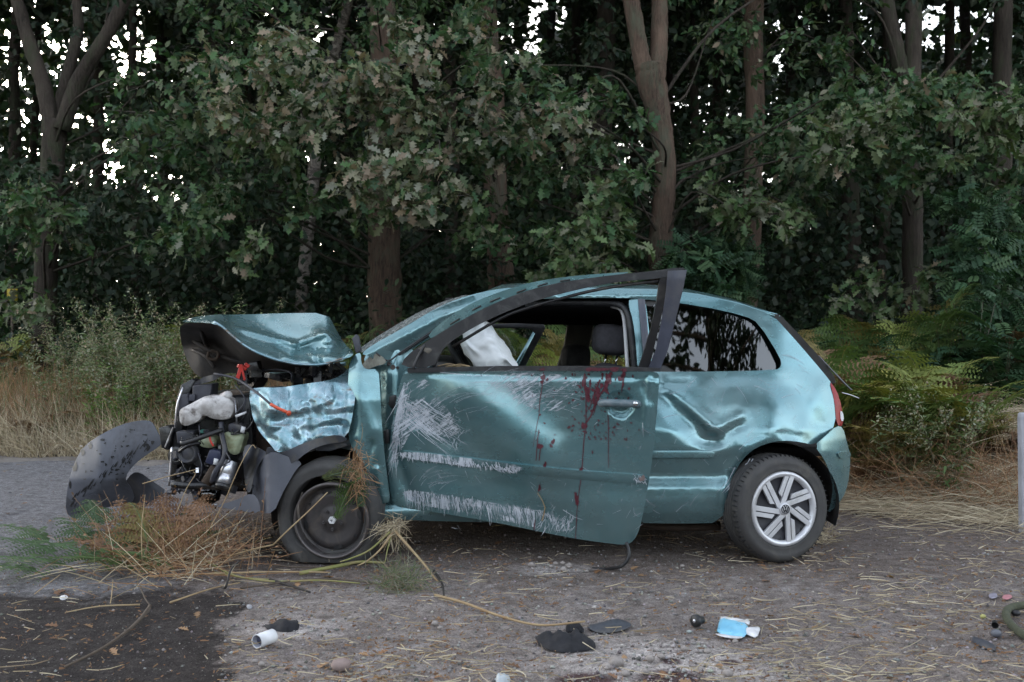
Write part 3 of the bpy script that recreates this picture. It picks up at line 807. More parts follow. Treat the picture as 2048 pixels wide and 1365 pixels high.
# the wood behind, one mass of leaves: dense below, with sky gaps above
rg = np.random.default_rng(9)
B = Bunch()
n = 330000
u = rg.uniform(-420, 2470, n); v = rg.uniform(-160, 700, n); Y = 15 + 27 * rg.uniform(0, 1, n) ** 1.1
keep = rg.uniform(size=n) > gap(u, v)
cl = sines(np.stack([u, v, Y * 40], -1), 44, 1 / 45.0, 6)
keep &= (cl > -.55) | (v > 420)
keep &= ~((v < 300) & (rg.uniform(size=n) < .15))
u, v, Y = u[keep], v[keep], Y[keep]
P = W(u, v, Y); ok = P[:, 2] > .15; P = P[ok]; u, v = u[ok], v[ok]; n = len(P)
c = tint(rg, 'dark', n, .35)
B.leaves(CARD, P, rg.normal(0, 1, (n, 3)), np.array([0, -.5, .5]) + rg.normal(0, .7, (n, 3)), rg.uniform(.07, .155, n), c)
# a thicker dark backdrop of leaf sprays further in, below the sky line only
n = 210000
u = rg.uniform(-2200, 4250, n); v = 120 + 580 * rg.uniform(0, 1, n) ** .8; Y = rg.uniform(40, 60, n)
keep = (rg.uniform(size=n) > gap(u, v) * 1.0) & (rg.uniform(size=n) < np.clip((v - 120) / 200, .35, 1))
P = W(u[keep], v[keep], Y[keep]); n = len(P)
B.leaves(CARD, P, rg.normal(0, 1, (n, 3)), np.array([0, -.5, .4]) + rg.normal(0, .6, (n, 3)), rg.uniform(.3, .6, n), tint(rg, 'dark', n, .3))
# closed canopy overhead, added to keep sky light out of the wood
n = 60000
P = np.stack([rg.uniform(-26, 26, n), rg.uniform(11.8, 48, n), rg.uniform(8.5, 13, n)], -1)
pu, pv = to_px(P); P = P[rg.uniform(size=n) > gap(pu, pv)]; n = len(P)
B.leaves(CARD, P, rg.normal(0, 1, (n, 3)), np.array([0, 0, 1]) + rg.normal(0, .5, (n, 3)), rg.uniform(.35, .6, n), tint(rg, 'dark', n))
B.make("far_wood", LEAF, origin=(0, 30, 0), kind='stuff', label="dense wood, shade put into its dark green leaves, with scattered sky gaps behind the roadside trees", cat='wood')

# the other side of the road, behind the viewer: a line of bushes and one oak, seen in the paint and the glass
rg = np.random.default_rng(19)
B = Bunch(); n = 16000
a = rg.uniform(-35, 35, n); hh = 5.6 + 1.3 * np.sin(a * .5) + .9 * np.sin(a * 1.3)
P = np.stack([a, -19 + rg.normal(0, 1.6, n), hh * rg.uniform(0, 1, n)], -1)
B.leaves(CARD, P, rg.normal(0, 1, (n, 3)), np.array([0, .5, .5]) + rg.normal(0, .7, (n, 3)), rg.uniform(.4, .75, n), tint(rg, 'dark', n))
B.make("hedgerow", LEAF, origin=(0, -19, 0), kind='stuff', label="dark hedge line across the road mirrored in the paintwork", cat='hedge')
ot = empty("roadside_oak", (3.9, -4.6, -.05), label="oak whose leaves are mirrored in the car's rear side window", cat='tree')
tp = np.array([[3.9, -4.6, -.05], [3.95, -4.6, 2], [3.85, -4.7, 6.5], [3.9, -4.6, 13]])
add("trunk", tube(smooth_path(tp, 5), np.linspace(.24, .1, 16), 12), BARKD, ot)
B = Bunch(); br = []
for k in range(130):
    c = np.array([3.9, -4.6, 0]) + np.array([rg.normal(0, 1.5), rg.normal(0, 1.1), rg.uniform(6.2, 13.0)])
    P, D, Nn, *_ = cluster(rg, c, .75, 120)
    B.leaves(OVAL, P, D, -Nn, rg.uniform(.12, .18, 120), tint(rg, 'dark', 120))
    s = np.array([3.9, -4.6, c[2] - .7]); br.append(tube([s, (s + c) / 2 + np.array([0, 0, .2]), c], [.05, .03, .012], 6))
add("branches", merge(br), BARKD, ot, kind='stuff')
B.make("crown", LEAF, ot, kind='stuff')

# ------------------------------------------------------------------ undergrowth
def frond(B, rg, base, az, L, lift, key, droop=1.0):
    """one bracken frond: an arching stalk with pairs of toothed side blades"""
    d = np.array([math.cos(az), math.sin(az), 0]); t = np.linspace(0, 1, 9)
    path = base + d * (L * (.25 * t + .45 * t ** 2))[:, None] * (1.25 - lift * .5) + np.array([0, 0, 1]) * (L * lift * (1.15 * t - .55 * droop * t ** 2.2))[:, None]
    B.strip(path, np.linspace(.010, .003, 9), tuple(np.array(TINTS[key][0]) * .9))
    npair = 11; side = norm(np.cross(d, [0, 0, 1.0]))
    Ps, Ds, Ns, Ss = [], [], [], []
    for i in range(npair):
        tt = .28 + .72 * i / npair; p = np.array([np.interp(tt, t, path[:, k]) for k in range(3)])
        tg = norm(np.array([np.interp(min(tt + .05, 1), t, path[:, k]) - np.interp(tt - .05, t, path[:, k]) for k in range(3)]))
        nn = norm(np.cross(side, tg)); nn = nn if nn[2] > 0 else -nn
        l = L * .36 * (1 - (tt - .28) / .78) ** .8 * rg.uniform(.8, 1.1)
        for s in (-1, 1):
            q = norm(side * s + tg * .45 + nn * rg.normal(-.05, .18)); m = max(3, int(l / (.030 * max(L, .5))))
            for j in range(m):
                f = (j + .5) / m; b = p + q * l * f - np.array([0, 0, .25 * l * f * f])
                ll = .036 * L * (1 - f) ** .6 + .004
                for s2 in (-1, 1):
                    Ps.append(b); Ds.append(np.cross(q, nn) * s2 + q * .5); Ns.append(nn + rg.normal(0, .15, 3)); Ss.append(ll)
    n = len(Ps)
    cc = tint(rg, key, 1, .2) * rg.uniform(.8, 1.2, (n, 1))
    B.leaves(PINN, np.array(Ps), np.array(Ds), np.array(Ns), np.array(Ss), cc)
PINN = (np.array([(-.34, 0, 0), (.34, 0, 0), (.24, 1, 0), (-.18, 1, 0)]), np.array([(0, 1, 2, 3)]))
def fern_proto(key, seed, nf=5, L=(.7, 1.1), lift=.85):
    rg = np.random.default_rng(seed); parts = []
    for k in range(nf):
        B = Bunch(); frond(B, rg, np.array([rg.normal(0, .05), rg.normal(0, .05), 0]), rg.uniform(0, 6.3), rg.uniform(*L), lift * rg.uniform(.75, 1.15), key if rg.uniform() > .15 else 'fernbrown')
        parts.append(B.get())
    return parts
def plant(name, parts, label, cat, group, part='frond', mat=LEAF, loc=(0, 0, 0)):
    r = empty(name, (0, 0, 0), label=label, cat=cat, group=group)
    for V, Fq, C in parts: add(part, (V, Fq), mat, r, smooth=False, cols=C)
    r.location = loc
    return r
def weed_proto(seed, key, H=1.2, nst=5, lance=True):
    rg = np.random.default_rng(seed); B = Bunch()
    for k in range(nst):
        a = rg.uniform(0, 6.3); h = H * rg.uniform(.7, 1.1); t = np.linspace(0, 1, 7)
        path = np.stack([math.cos(a) * (.05 + .28 * h * t ** 1.6), math.sin(a) * (.05 + .28 * h * t ** 1.6), h * t - .06 * t ** 3], -1)
        B.strip(path, np.linspace(.009, .003, 7), (.13, .11, .07))
        n = int(70 * h); tt = rg.uniform(.12, 1, n); P = np.stack([np.interp(tt, t, path[:, i]) for i in range(3)], -1)
        az = rg.uniform(0, 6.3, n); D = np.stack([np.cos(az), np.sin(az), rg.uniform(-.3, .9, n)], -1)
        side = rg.uniform(0, .14, n)[:, None] * (1.15 - tt)[:, None]
        B.leaves(LANCE, P + D * side, D, np.array([0, -.3, 1]) + rg.normal(0, .5, (n, 3)), rg.uniform(.05, .12, n) * (1.25 - .7 * tt), tint(rg, key, n))
        m = 46; tt = rg.uniform(.62, 1.02, m); P = np.stack([np.interp(tt, t, path[:, i]) for i in range(3)], -1) + rg.normal(0, .022, (m, 3))
        B.leaves(CARD, P, rg.normal(0, 1, (m, 3)), rg.normal(0, 1, (m, 3)), rg.uniform(.012, .026, m), tint(rg, 'grey', m) * 1.5)
    return [B.get()]
def locust_proto(seed, H=.9):
    rg = np.random.default_rng(seed); B = Bunch()
    for k in range(7):
        a = rg.uniform(0, 6.3); h = H * rg.uniform(.6, 1.1); t = np.linspace(0, 1, 6)
        path = np.stack([math.cos(a) * .4 * h * t ** 1.4, math.sin(a) * .4 * h * t ** 1.4, h * t], -1)
        B.strip(path, np.linspace(.01, .004, 6), (.07, .06, .04))
        for q in range(7):
            tt = rg.uniform(.3, 1); p = np.array([np.interp(tt, t, path[:, i]) for i in range(3)]); d = norm(np.array([rg.normal(), rg.normal(), rg.uniform(-.3, .3)]))
            nn = norm(np.array([0, -.3, 1]) + rg.normal(0, .25, 3)); x = norm(np.cross(d, nn)); Ps, Ds = [], []
            for j in range(7):
                for s in (-1, 1): Ps.append(p + d * (.03 + .034 * j) - np.array([0, 0, .002 * j * j])); Ds.append(x * s + .25 * d)
            B.leaves(OVAL, np.array(Ps), np.array(Ds), np.tile(nn, (14, 1)), .062, tint(rg, 'locust', 1) * np.ones((14, 1)))
    return [B.get()]
rg = np.random.default_rng(31)
def zone(o, x, base):
    z = "left of the raised bonnet" if x < -2.2 else "behind the cabin of the car" if x < 1.6 else "beyond the car's tail"
    o['label'] = base + " " + z; o['group'] = base + " " + z
def scatter(protos, spots, labels, sc_=(.8, 1.2)):
    for i, (x, y) in enumerate(spots):
        p = protos[i % len(protos)]
        z = float(vz(np.array([x]), np.array([y]))[0])
        s = rg.uniform(*sc_)
        if 'used' not in p: p['used'] = 1; o = p; o.location = (x, y, z); o.rotation_euler.z = rg.uniform(0, 6.3); o.scale = (s,) * 3
        else: o = copy_tree(p, (x, y, z), rg.uniform(0, 6.3), s)
        if labels: zone(o, x, labels)
    for p in protos:
        if 'used' in p: del p['used']
def rect(n, x0, x1, y0, y1, rel=True):
    out = []
    for _ in range(n):
        x = rg.uniform(x0, x1); y = rg.uniform(y0, y1) + (float(edge_y(x)) if rel else 0); out.append((x, y))
    return out
g1, l1 = "bracken along the edge of the wood", "green and yellowing bracken fern growing along the edge of the wood behind the car"
P1 = [plant("bracken_fern", fern_proto('fern' if k % 2 else 'fernyellow', 40 + k, 6, (.85, 1.25), 1.35), l1, 'fern', g1) for k in range(4)]
scatter(P1, rect(46, -3.4, 2.6, .5, 2.2) + rect(14, -4.6, -2.5, 1.4, 3) + rect(26, 2.4, 6.5, 3.0, 5.5) + rect(24, -7, -2, 2.2, 4.5), 'tall bracken fern at the edge of the wood', (.75, 1.15))
g2, l2 = "bracken behind the tail of the car", "yellow green bracken fern in the clump right behind the car's tail"
P2 = [plant("bracken_fern", fern_proto('fernyellow', 50 + k, 7, (.8, 1.15), .95), l2, 'fern', g2) for k in range(3)]
scatter(P2, [(2.28 + rg.uniform(0, 1.2), 7.05 + rg.uniform(0, 1.5)) for _ in range(24)], None, (.8, 1.1))
P2b = [plant("bracken_fern", fern_proto('fern', 56 + k, 7, (.7, 1.05), .85), l2, 'fern', g2) for k in range(2)]
scatter(P2b, [(2.5 + rg.uniform(0, 1.0), 7.1 + rg.uniform(0, .8)) for _ in range(14)], None, (.7, 1.0))
g3, l3 = "dead bracken in the left verge", "rust brown dead bracken among the dry grass of the left verge"
P3 = [plant("bracken_fern", fern_proto('fernbrown', 60 + k, 4, (.5, .8), .7), l3, 'fern', g3) for k in range(3)]
scatter(P3, rect(20, -5.4, -2.8, .2, 1.2), None)
g3b, l3b = "dead bracken behind the tail of the car", "brown dead bracken low in the clump behind the car's tail"
P3b = [plant("bracken_fern", fern_proto('fernbrown', 64 + k, 5, (.5, .8), .7), l3b, 'fern', g3b) for k in range(2)]
scatter(P3b, [(2.3 + rg.uniform(0, 1.5), 6.95 + rg.uniform(0, .7)) for _ in range(7)], None)
g4, l4 = "tall weeds in the left verge", "tall grey green weed gone to seed in the left verge beside the raised bonnet"
P4 = [plant("tall_weed", weed_proto(70 + k, 'weed', 1.25), l4, 'weed', g4, 'stem') for k in range(5)]
scatter(P4, rect(46, -4.6, -2.6, .3, 1.6) + rect(10, -6, -4.4, .6, 2.0), None, (.75, 1.15))
g4b, l4b = "weeds behind the tail of the car", "grey seeding weed in front of the bracken behind the car's tail"
P4b = [plant("tall_weed", weed_proto(80 + k, 'weed', .95), l4b, 'weed', g4b, 'stem') for k in range(2)]
scatter(P4b, [(2.55, 7.0), (2.8, 6.9), (3.0, 7.1), (2.7, 7.3), (3.15, 7.0), (2.95, 6.75)], None, (.7, 1.0))
l5 = "bright lime green weed low in the left verge behind the detached liner"
P5 = [plant("lime_weed", weed_proto(90 + k, 'lime', .9, 6), l5, 'weed', "bright green weeds in the left verge", 'stem') for k in range(2)]
scatter(P5, [(-3.95, 9.75), (-3.8, 9.7), (-3.7, 9.85), (-3.3, 9.75), (-4.0, 9.9), (-3.45, 9.7), (-3.85, 9.65)], None, (.7, 1.1))
g6, l6 = "young locust shrubs under the trees on the right", "young locust shrub with pinnate leaves under the trees at the right"
P6 = [plant("locust_shrub", locust_proto(100 + k), l6, 'shrub', g6, 'shoots') for k in range(3)]
scatter(P6, rect(22, 3.9, 6.4, 2.9, 4.6) + rect(4, 3.0, 3.8, 2.8, 3.6), None, (.8, 1.25))
# brush filling the wood floor, its shade put into the dark leaf tint
B = Bunch(); n = 75000
P = np.stack([rg.uniform(-14, 14, n), rg.uniform(10.5, 22, n), rg.uniform(0, 1, n) ** 1.5 * 1.5 + .1], -1)
P = P[P[:, 1] > edge_y(P[:, 0]) + 1.7]; n = len(P)
k = sines(P, 5, 2.0); P[:, 2] *= np.clip(.75 + .5 * k, .2, 1.4)
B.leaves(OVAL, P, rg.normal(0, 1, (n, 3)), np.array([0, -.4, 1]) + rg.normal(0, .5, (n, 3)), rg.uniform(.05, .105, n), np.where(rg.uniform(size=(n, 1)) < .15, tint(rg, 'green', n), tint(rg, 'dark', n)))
B.make("undergrowth", LEAF, origin=(0, 12, 0), kind='stuff', label="low brush, shade put into its dark green leaves, covering the floor of the wood", cat='undergrowth')

def blades(n, xy, L, w, key, lean, seed, zf=vz, flat=None, curl=.5, dz=0):
    rg = np.random.default_rng(seed); x, y = xy(rg, n); n = len(x); B = Bunch()
    az = rg.uniform(0, 6.3, n) if flat is None else flat(rg, n)
    l = rg.uniform(*L, n); le = np.abs(rg.normal(lean, .25, n)); t = np.linspace(0, 1, 4)
    d = np.stack([np.cos(az), np.sin(az)], -1)
    out = l[:, None] * np.sin(np.clip(le[:, None] * (1 + curl * t), 0, 1.62)) * t; up = l[:, None] * np.cos(np.clip(le[:, None] * (1 + curl * t), 0, 1.57)) * t
    Pp = np.stack([x[:, None] + d[:, :1] * out, y[:, None] + d[:, 1:] * out, zf(x, y)[:, None] + dz + rg.uniform(0, dz + 1e-6, n)[:, None] + up], -1)
    wd = rg.uniform(*w, n)[:, None] * np.array([1, .85, .6, .2])
    B.ribbons(Pp, wd, tint(rg, key, n, .3)); return B
def vxy(x0, x1, d0, d1, p=1.0):
    def f(rg, n):
        x = rg.uniform(x0, x1, n); return x, edge_y(x) + d0 + (d1 - d0) * rg.uniform(0, 1, n) ** p
    return f
blades(13000, vxy(-8, -1.8, -.15, 1.3, 1.3), (.2, .6), (.003, .007), 'straw', .45, 1).make("dry_grass", BLADE, kind='stuff', label="pale dry grass along the left verge of the road", cat='grass')
blades(7000, vxy(-8, -1.8, .15, 1.6), (.4, .85), (.003, .006), 'rust', .35, 2).make("brown_grass", BLADE, kind='stuff', label="rust brown seeded grass standing among the left verge weeds", cat='grass')
blades(3600, vxy(-6, 0, .1, 2.2), (.3, .8), (.004, .009), 'weed', .35, 3).make("green_grass", BLADE, kind='stuff', label="green grass mixed into the left verge", cat='grass')
blades(17000, vxy(1.9, 6.5, -.15, 2.9), (.25, .65), (.003, .006), 'straw', 1.35, 4, flat=lambda rg, n: rg.normal(-.25, .45, n) + np.pi * (rg.uniform(size=n) < .5), dz=.035).make("flattened_straw", BLADE, kind='stuff', label="flattened pale straw at the foot of the bracken on the right", cat='straw')
blades(1500, vxy(1.9, 3.6, .1, 1.0), (.25, .6), (.003, .006), 'rust', .6, 5).make("rusty_grass", BLADE, kind='stuff', label="rust brown grass tufts at the foot of the bracken behind the car", cat='grass')

# ================================================================== THE CAR
D0 = 5.3
car = empty("wrecked_car", (0.35, 6.0, 0), label="crashed teal three-door hatchback with crumpled front, raised bonnet and open driver's door", cat='car')
def pxs(u, v): return np.stack([u, v], -1)
# ---- rear quarter panel
BODY_V = [560, 580, 600, 640, 735, 750, 775, 810, 860, 900, 915, 935, 952, 962, 975, 1000, 1025, 1050, 1080]
BODY_Y = [5.66, 5.59, 5.54, 5.50, 5.420, 5.405, 5.375, 5.335, 5.290, 5.285, 5.305, 5.318, 5.330, 5.318, 5.297, 5.292, 5.305, 5.34, 5.36]
def quarterY(u, v):
    y = np.interp(v, BODY_V, BODY_Y)
    y = y + np.clip((u - 1545) / 150, 0, 2) ** 2 * .16 * np.clip((v - 600) / 80, .45, 1)
    lo = np.clip((v - 745) / 30, 0, 1) * np.clip((1668 - u) / 20, 0, 1) * np.clip((900 - v) / 50 + (u > 1430) * .0, 0, 1)
    d, t = seg(u, v, (1298, 768), (1425, 893)); y = y + .034 * np.exp(-(d / 21) ** 2) * (.25 + t) * np.clip((905 - v) / 20, 0, 1)
    d, t = seg(u, v, (1318, 762), (1440, 868)); y = y - .016 * np.exp(-(d / 12) ** 2) * lo
    d, t = seg(u, v, (1428, 874), (1482, 850)); y = y + .014 * np.exp(-(d / 12) ** 2)
    d, t = seg(u, v, (1424, 862), (1476, 838)); y = y - .012 * np.exp(-(d / 9) ** 2)
    d, t = seg(u, v, (1560, 745), (1640, 860)); y = y + .020 * np.exp(-(d / 26) ** 2) * lo
    d, t = seg(u, v, (1645, 770), (1600, 880)); y = y - .006 * np.exp(-(d / 14) ** 2) * lo
    d, t = seg(u, v, (1380, 762), (1300, 772)); y = y + .013 * np.exp(-(d / 9) ** 2) * lo
    d, t = seg(u, v, (1490, 890), (1540, 868)); y = y - .010 * np.exp(-(d / 14) ** 2)
    d, t = seg(u, v, (1440, 900), (1448, 985)); y = y - .012 * np.exp(-(d / 22) ** 2)
    y = y + .0042 * sines(pxs(u, v), 21, 1 / 22.) * lo + .009 * sines(pxs(u, v), 22, 1 / 48.) * lo
    # lip of the wheel arch
    r = np.hypot((u - 1557) / 112., (v - 1010) / 127.)
    y = y - .012 * np.exp(-((r - 1.03) / .05) ** 2)
    return y
Q = [(1262, 744), (1400, 744), (1552, 741), (1563, 733), (1561, 716), (1518, 647), (1490, 632), (1400, 612), (1290, 598), (1262, 596), (1262, 581), (1330, 582), (1400, 591), (1480, 608), (1545, 630),
     (1580, 668), (1620, 714), (1652, 752), (1664, 768), (1668, 800), (1672, 850), (1650, 872), (1628, 891), (1600, 884), (1565, 881), (1530, 888), (1500, 903), (1474, 934), (1456, 980), (1447, 1046), (1360, 1048), (1262, 1046)]
qp = add("rear_quarter_panel", sheet(Q, quarterY, 7, .006, 1), PAINT, car)
add("scratch_marks", strokes([(np.array([(1300 + a, 1000 + b), (1300 + a + c * .5, 1000 + b + d * .6), (1300 + a + c, 1000 + b + d)]), wd, .4) for a, b, c, d, wd in
    [(-15, -8, 26, 22, 1.6), (52, 24, 26, -20, 1.2), (80, 12, 18, -24, 1.0), (6, 20, 14, 8, .9), (30, -20, -10, 20, .8)]]
    + [(np.array([(1500 - i * 7 + q, 918 + i * 9), (1492 - i * 8 + q, 932 + i * 9)]), 1.8, .5) for i in range(7) for q in (0, 6)]
    + [(np.array([(1470, 935), (1455, 965), (1434, 985)]), 1.8, .5)], quarterY, .003), SCRATCH, qp, kind='stuff')
rg = np.random.default_rng(12); SW = []
for k in range(46):
    cx, cy, r_ = rg.uniform(1330, 1640), rg.uniform(800, 1000), rg.uniform(30, 120); a0 = rg.uniform(3.3, 5.6); da = rg.uniform(.15, .5)
    pts = [(cx + r_ * math.cos(a0 + da * q), cy + r_ * math.sin(a0 + da * q)) for q in np.linspace(0, 1, 6)]
    if all(inside(Q, np.array(pts))) : SW.append((pts, rg.uniform(.4, .8), .2))
add("fine_scratch", strokes(SW, quarterY, .003, 8), SCRATCH, qp, kind='stuff')
add("side_moulding", prism([(1288, 901), (1424, 901), (1431, 905), (1429, 917), (1288, 918)], [5.285] * 5, .03), PAINT, car, bevel=.006)
# ---- quarter window
WINF = [(1290, 594), (1400, 609), (1492, 629), (1521, 645), (1565, 717), (1567, 735), (1554, 744), (1290, 746)]
WING = [(1290, 612), (1400, 622), (1478, 640), (1500, 652), (1545, 714), (1546, 722), (1530, 729), (1290, 732)]
def winY(u, v): return quarterY(u, np.clip(v, 600, 735)) + .012
qw = add("rear_quarter_window", sheet(WINF, lambda u, v: np.interp(v, [594, 746], [5.555, 5.430]) + np.clip((u - 1400) / 170, 0, 1) ** 2 * .03, 8, .004), GLASS, car)
fr = [(a, b) for a, b in zip(WINF, WINF[1:])]
def ring(outer, inner, depth, mat, name, parent, thick=.003):
    o = resample(outer, 14); i_ = resample(inner, 14); n = 64
    f = lambda q: np.array([q[int(k * len(q) / n) % len(q)] for k in range(n)])
    a, b = f(o), f(i_)
    Va = W(a[:, 0], a[:, 1], depth(a[:, 0], a[:, 1])); Vb = W(b[:, 0], b[:, 1], depth(b[:, 0], b[:, 1]))
    V = np.vstack([Va, Vb, Va + [0, thick, 0], Vb + [0, thick, 0]])
    Fc = []
    for k in range(n):
        j = (k + 1) % n
        Fc += [[k, n + k, n + j, j], [2 * n + k, 2 * n + j, 3 * n + j, 3 * n + k], [k, j, 2 * n + j, 2 * n + k], [n + k, 3 * n + k, 3 * n + j, n + j]]
    return add(name, (V, Fc), mat, parent, smooth=False)
ring(WINF, WING, lambda u, v: np.interp(v, [594, 746], [5.555, 5.430]) + np.clip((u - 1400) / 170, 0, 1) ** 2 * .03 + .005, BLACK, "window_surround", qw)
# ---- tail lamp, bumper, tailgate
def tailY(u, v): return quarterY(np.minimum(u, 1668), v) - .004 + np.clip((u - 1664) / 24, 0, 2) ** 2 * .09
lamp = add("tail_light", sheet([(1658, 760), (1674, 782), (1684, 815), (1687, 853), (1673, 851), (1669, 800)], tailY, 5, .05), LAMP, car)
add("clear_lens", sheet([(1680, 822), (1686, 824), (1688, 842), (1682, 843)], lambda u, v: tailY(u, v) - .006, 4, .02), WHITE, lamp)
def bumpY(u, v): return np.interp(v, [850, 880, 905, 930, 990, 1040], [5.32, 5.295, 5.285, 5.29, 5.31, 5.36]) + np.clip((u - 1625) / 80, 0, 2) ** 2 * .20
bp = add("rear_bumper", sheet([(1673, 852), (1686, 855), (1694, 885), (1701, 912), (1699, 950), (1692, 985), (1676, 1010), (1655, 1028), (1662, 1010), (1667, 975), (1660, 945), (1648, 918), (1629, 892), (1652, 872)], bumpY, 6, .01), PAINT, car)
add("bumper_strip", sheet([(1674, 904), (1700, 903), (1702, 912), (1697, 918), (1680, 918)], lambda u, v: bumpY(u, v) - .014, 6, .02, 1), PAINT, bp, label="short raised strip on the bumper corner")
add("tailgate", sheet([(1541, 627), (1560, 630), (1600, 671), (1648, 724), (1668, 752), (1672, 766), (1664, 768), (1640, 740), (1600, 692)], lambda u, v: 5.60 + (u - 1540) * .0011 + (v - 630) * .0002, 9, .9, 0), BLACK, car)
add("roof_spoiler", prism([(1520, 619), (1553, 627), (1562, 632), (1556, 638), (1540, 630)], 5.62, .9), PAINT, car, bevel=.006)
add("rear_wiper", ptube([(1637, 712, 5.75), (1665, 742, 5.74), (1690, 768, 5.72), (1704, 781, 5.70)], [.004] * 5 + [.005] * 5 + [.004] * 3, 8), simple('grey wiper arm', (.16, .16, .18), .35, .5), car)
add("torn_wire", ptube([(1684, 786, 5.5), (1700, 790, 5.5), (1718, 797, 5.52)], .003, 6), ALU, car)
# ---- roof
def railv(u): return np.interp(u, [880, 940, 1000, 1040, 1120, 1250, 1330, 1400, 1480, 1550], [640, 601, 582, 578, 577, 580, 582, 591, 608, 631])
us = np.linspace(905, 1550, 48); tt = np.linspace(0, 1, 13)
rail = W(us, railv(us), 5.585)
V = []
for k, t in enumerate(tt):
    q = rail.copy(); q[:, 1] += t * 1.15; q[:, 2] += .055 * (1 - (2 * t - 1) ** 2) * np.clip((us - 880) / 120, .3, 1); q[:, 0] -= .05 * (1 - (2 * t - 1) ** 2) * np.clip((1000 - us) / 100, 0, 1); V.append(q)
V = np.concatenate(V); n = len(us)
Fr = [[k * n + i, k * n + i + 1, (k + 1) * n + i + 1, (k + 1) * n + i] for k in range(12) for i in range(n - 1)]
ro = add("roof", (V, Fr), PAINT, car); s_ = ro.modifiers.new('s', 'SOLIDIFY'); s_.thickness = .012; s_.offset = -1
Vh = V.reshape(13, n, 3).copy(); Vh[:, :, 2] -= .06; Vh[:, :, 1] = 5.64 + (Vh[:, :, 1] - 5.585) * .90
add("headliner", (Vh.reshape(-1, 3), [f[::-1] for f in Fr]), HEADLINER, car)
# roof side rail and near A pillar (outer body frame)
RAIL = [(722, 708), (745, 690), (800, 660), (880, 612), (940, 590), (1000, 577), (1060, 575), (1180, 577), (1290, 581), (1330, 584), (1330, 603), (1262, 597), (1240, 596), (1090, 597), (1020, 604), (960, 625), (900, 652), (840, 690), (800, 716), (777, 733), (755, 724), (736, 712)]
def railY(u, v):
    c = np.interp(u, [722, 880, 1000, 1330], [714, 632, 590, 590])
    return np.interp(u, [720, 900, 1000, 1330], [5.37, 5.50, 5.53, 5.545]) - .018 * np.clip(1 - np.abs(v - c) / 26, 0, 1) + np.clip((c - v) / 14, 0, 1) * .03
add("roof_side_rail", sheet(RAIL, railY, 6, .03), PAINT, car)
add("drip_seal", ptube([(790, 716, 5.42), (850, 676, 5.45), (905, 643, 5.47), (960, 617, 5.485), (1020, 600, 5.50), (1090, 592, 5.505)], .007), SEAL, car)
add("pillar_seam", ptube([(752, 706, 5.36), (776, 722, 5.365), (800, 706, 5.38), (845, 676, 5.41), (900, 640, 5.44), (960, 608, 5.47)], .005, 6), SEAL, car)
# door aperture seal with the light inner trim, and the B pillar
add("aperture_seal", ptube([(1050, 607, 5.60), (1120, 605, 5.60), (1200, 606, 5.60), (1235, 609, 5.59), (1252, 622, 5.57), (1260, 650, 5.54), (1266, 700, 5.51), (1270, 742, 5.50)], .019, 10), SEAL, car)
add("pillar_trim", ptube([(1222, 612, 5.64), (1241, 619, 5.62), (1248, 640, 5.60), (1252, 690, 5.57), (1255, 742, 5.55)], .011, 8), WHITE, car)
add("door_pillar", sheet([(1258, 596), (1290, 598), (1296, 640), (1306, 744), (1276, 744), (1272, 690), (1266, 640), (1258, 615)], lambda u, v: np.interp(v, [596, 744], [5.545, 5.43]) - .010 * np.sin((u - 1262) / 12.), 6, .05), PAINT, car)
add("pillar_strip", prism([(1276, 598), (1290, 599), (1304, 742), (1290, 742)], [5.515, 5.515, 5.40, 5.40], .02), TRIM, car, bevel=.003)
# ---- windscreen
ws = [(727, 702), (760, 680), (800, 655), (850, 626), (900, 603), (950, 587)]
a = np.array([W(u, v + 4, 5.46 + .05 * i / 5) for i, (u, v) in enumerate(ws)])
V = []
for t in np.linspace(0, 1, 11):
    q = a.copy(); q[:, 1] += t * 1.12; b_ = 1 - (2 * t - 1) ** 2
    q[:, 0] -= .10 * b_; q[:, 2] += .012 * b_; V.append(q)
V = np.concatenate(V); add("windscreen", (V, [[k * 6 + i, k * 6 + i + 1, (k + 1) * 6 + i + 1, (k + 1) * 6 + i] for k in range(10) for i in range(5)]), SCREEN, car)
# ---- far side of the body (seen through the cabin)
FY = 6.82
add("far_body_side", prism([(640, 760), (760, 742), (1080, 738), (1500, 742), (1560, 760), (1560, 985), (640, 985)], FY, .03), PAINT, car)
add("far_pillar", prism([(1136, 640), (1190, 640), (1180, 690), (1172, 745), (1110, 745), (1128, 690)], FY - .05, .05), BEIGE, car, bevel=.01)
add("far_roof_lining", prism([(890, 596), (1300, 600), (1420, 620), (1420, 652), (1240, 652), (1180, 651), (1080, 649), (1000, 646), (890, 648)], FY - .06, .06), HEADLINER, car, bevel=.01)
add("far_front_pillar", ptube([(830, 745, FY), (870, 690, FY), (905, 655, FY), (960, 630, FY)], .03), HEADLINER, car)
add("far_rear_pillar", prism([(1400, 640), (1520, 650), (1540, 745), (1440, 745)], FY - .04, .05), HEADLINER, car)
add("rear_shelf", prism([(1300, 732), (1500, 732), (1520, 746), (1300, 746)], 5.55, 1.2), FABRICD, car)
fd = add("far_door", prism([(1086, 646), (1091, 656), (1050, 735), (1042, 760), (1014, 760), (1030, 735), (1068, 668), (1064, 660), (1050, 657), (950, 657), (905, 672), (880, 700), (876, 690), (905, 660), (950, 649)], FY + .30, .05), BLACK, car, bevel=.006)
add("door_edge", prism([(1066, 664), (1070, 668), (1036, 735), (1024, 760), (1008, 760), (1026, 735)], FY + .27, .02), PAINT, fd)
add("far_door_glass", sheet([(905, 668), (950, 655), (1056, 659), (1066, 668), (1030, 735), (880, 735), (880, 700)], lambda u, v: FY + .33 + 0 * u, 30, .004, 0), GLASSC, fd)
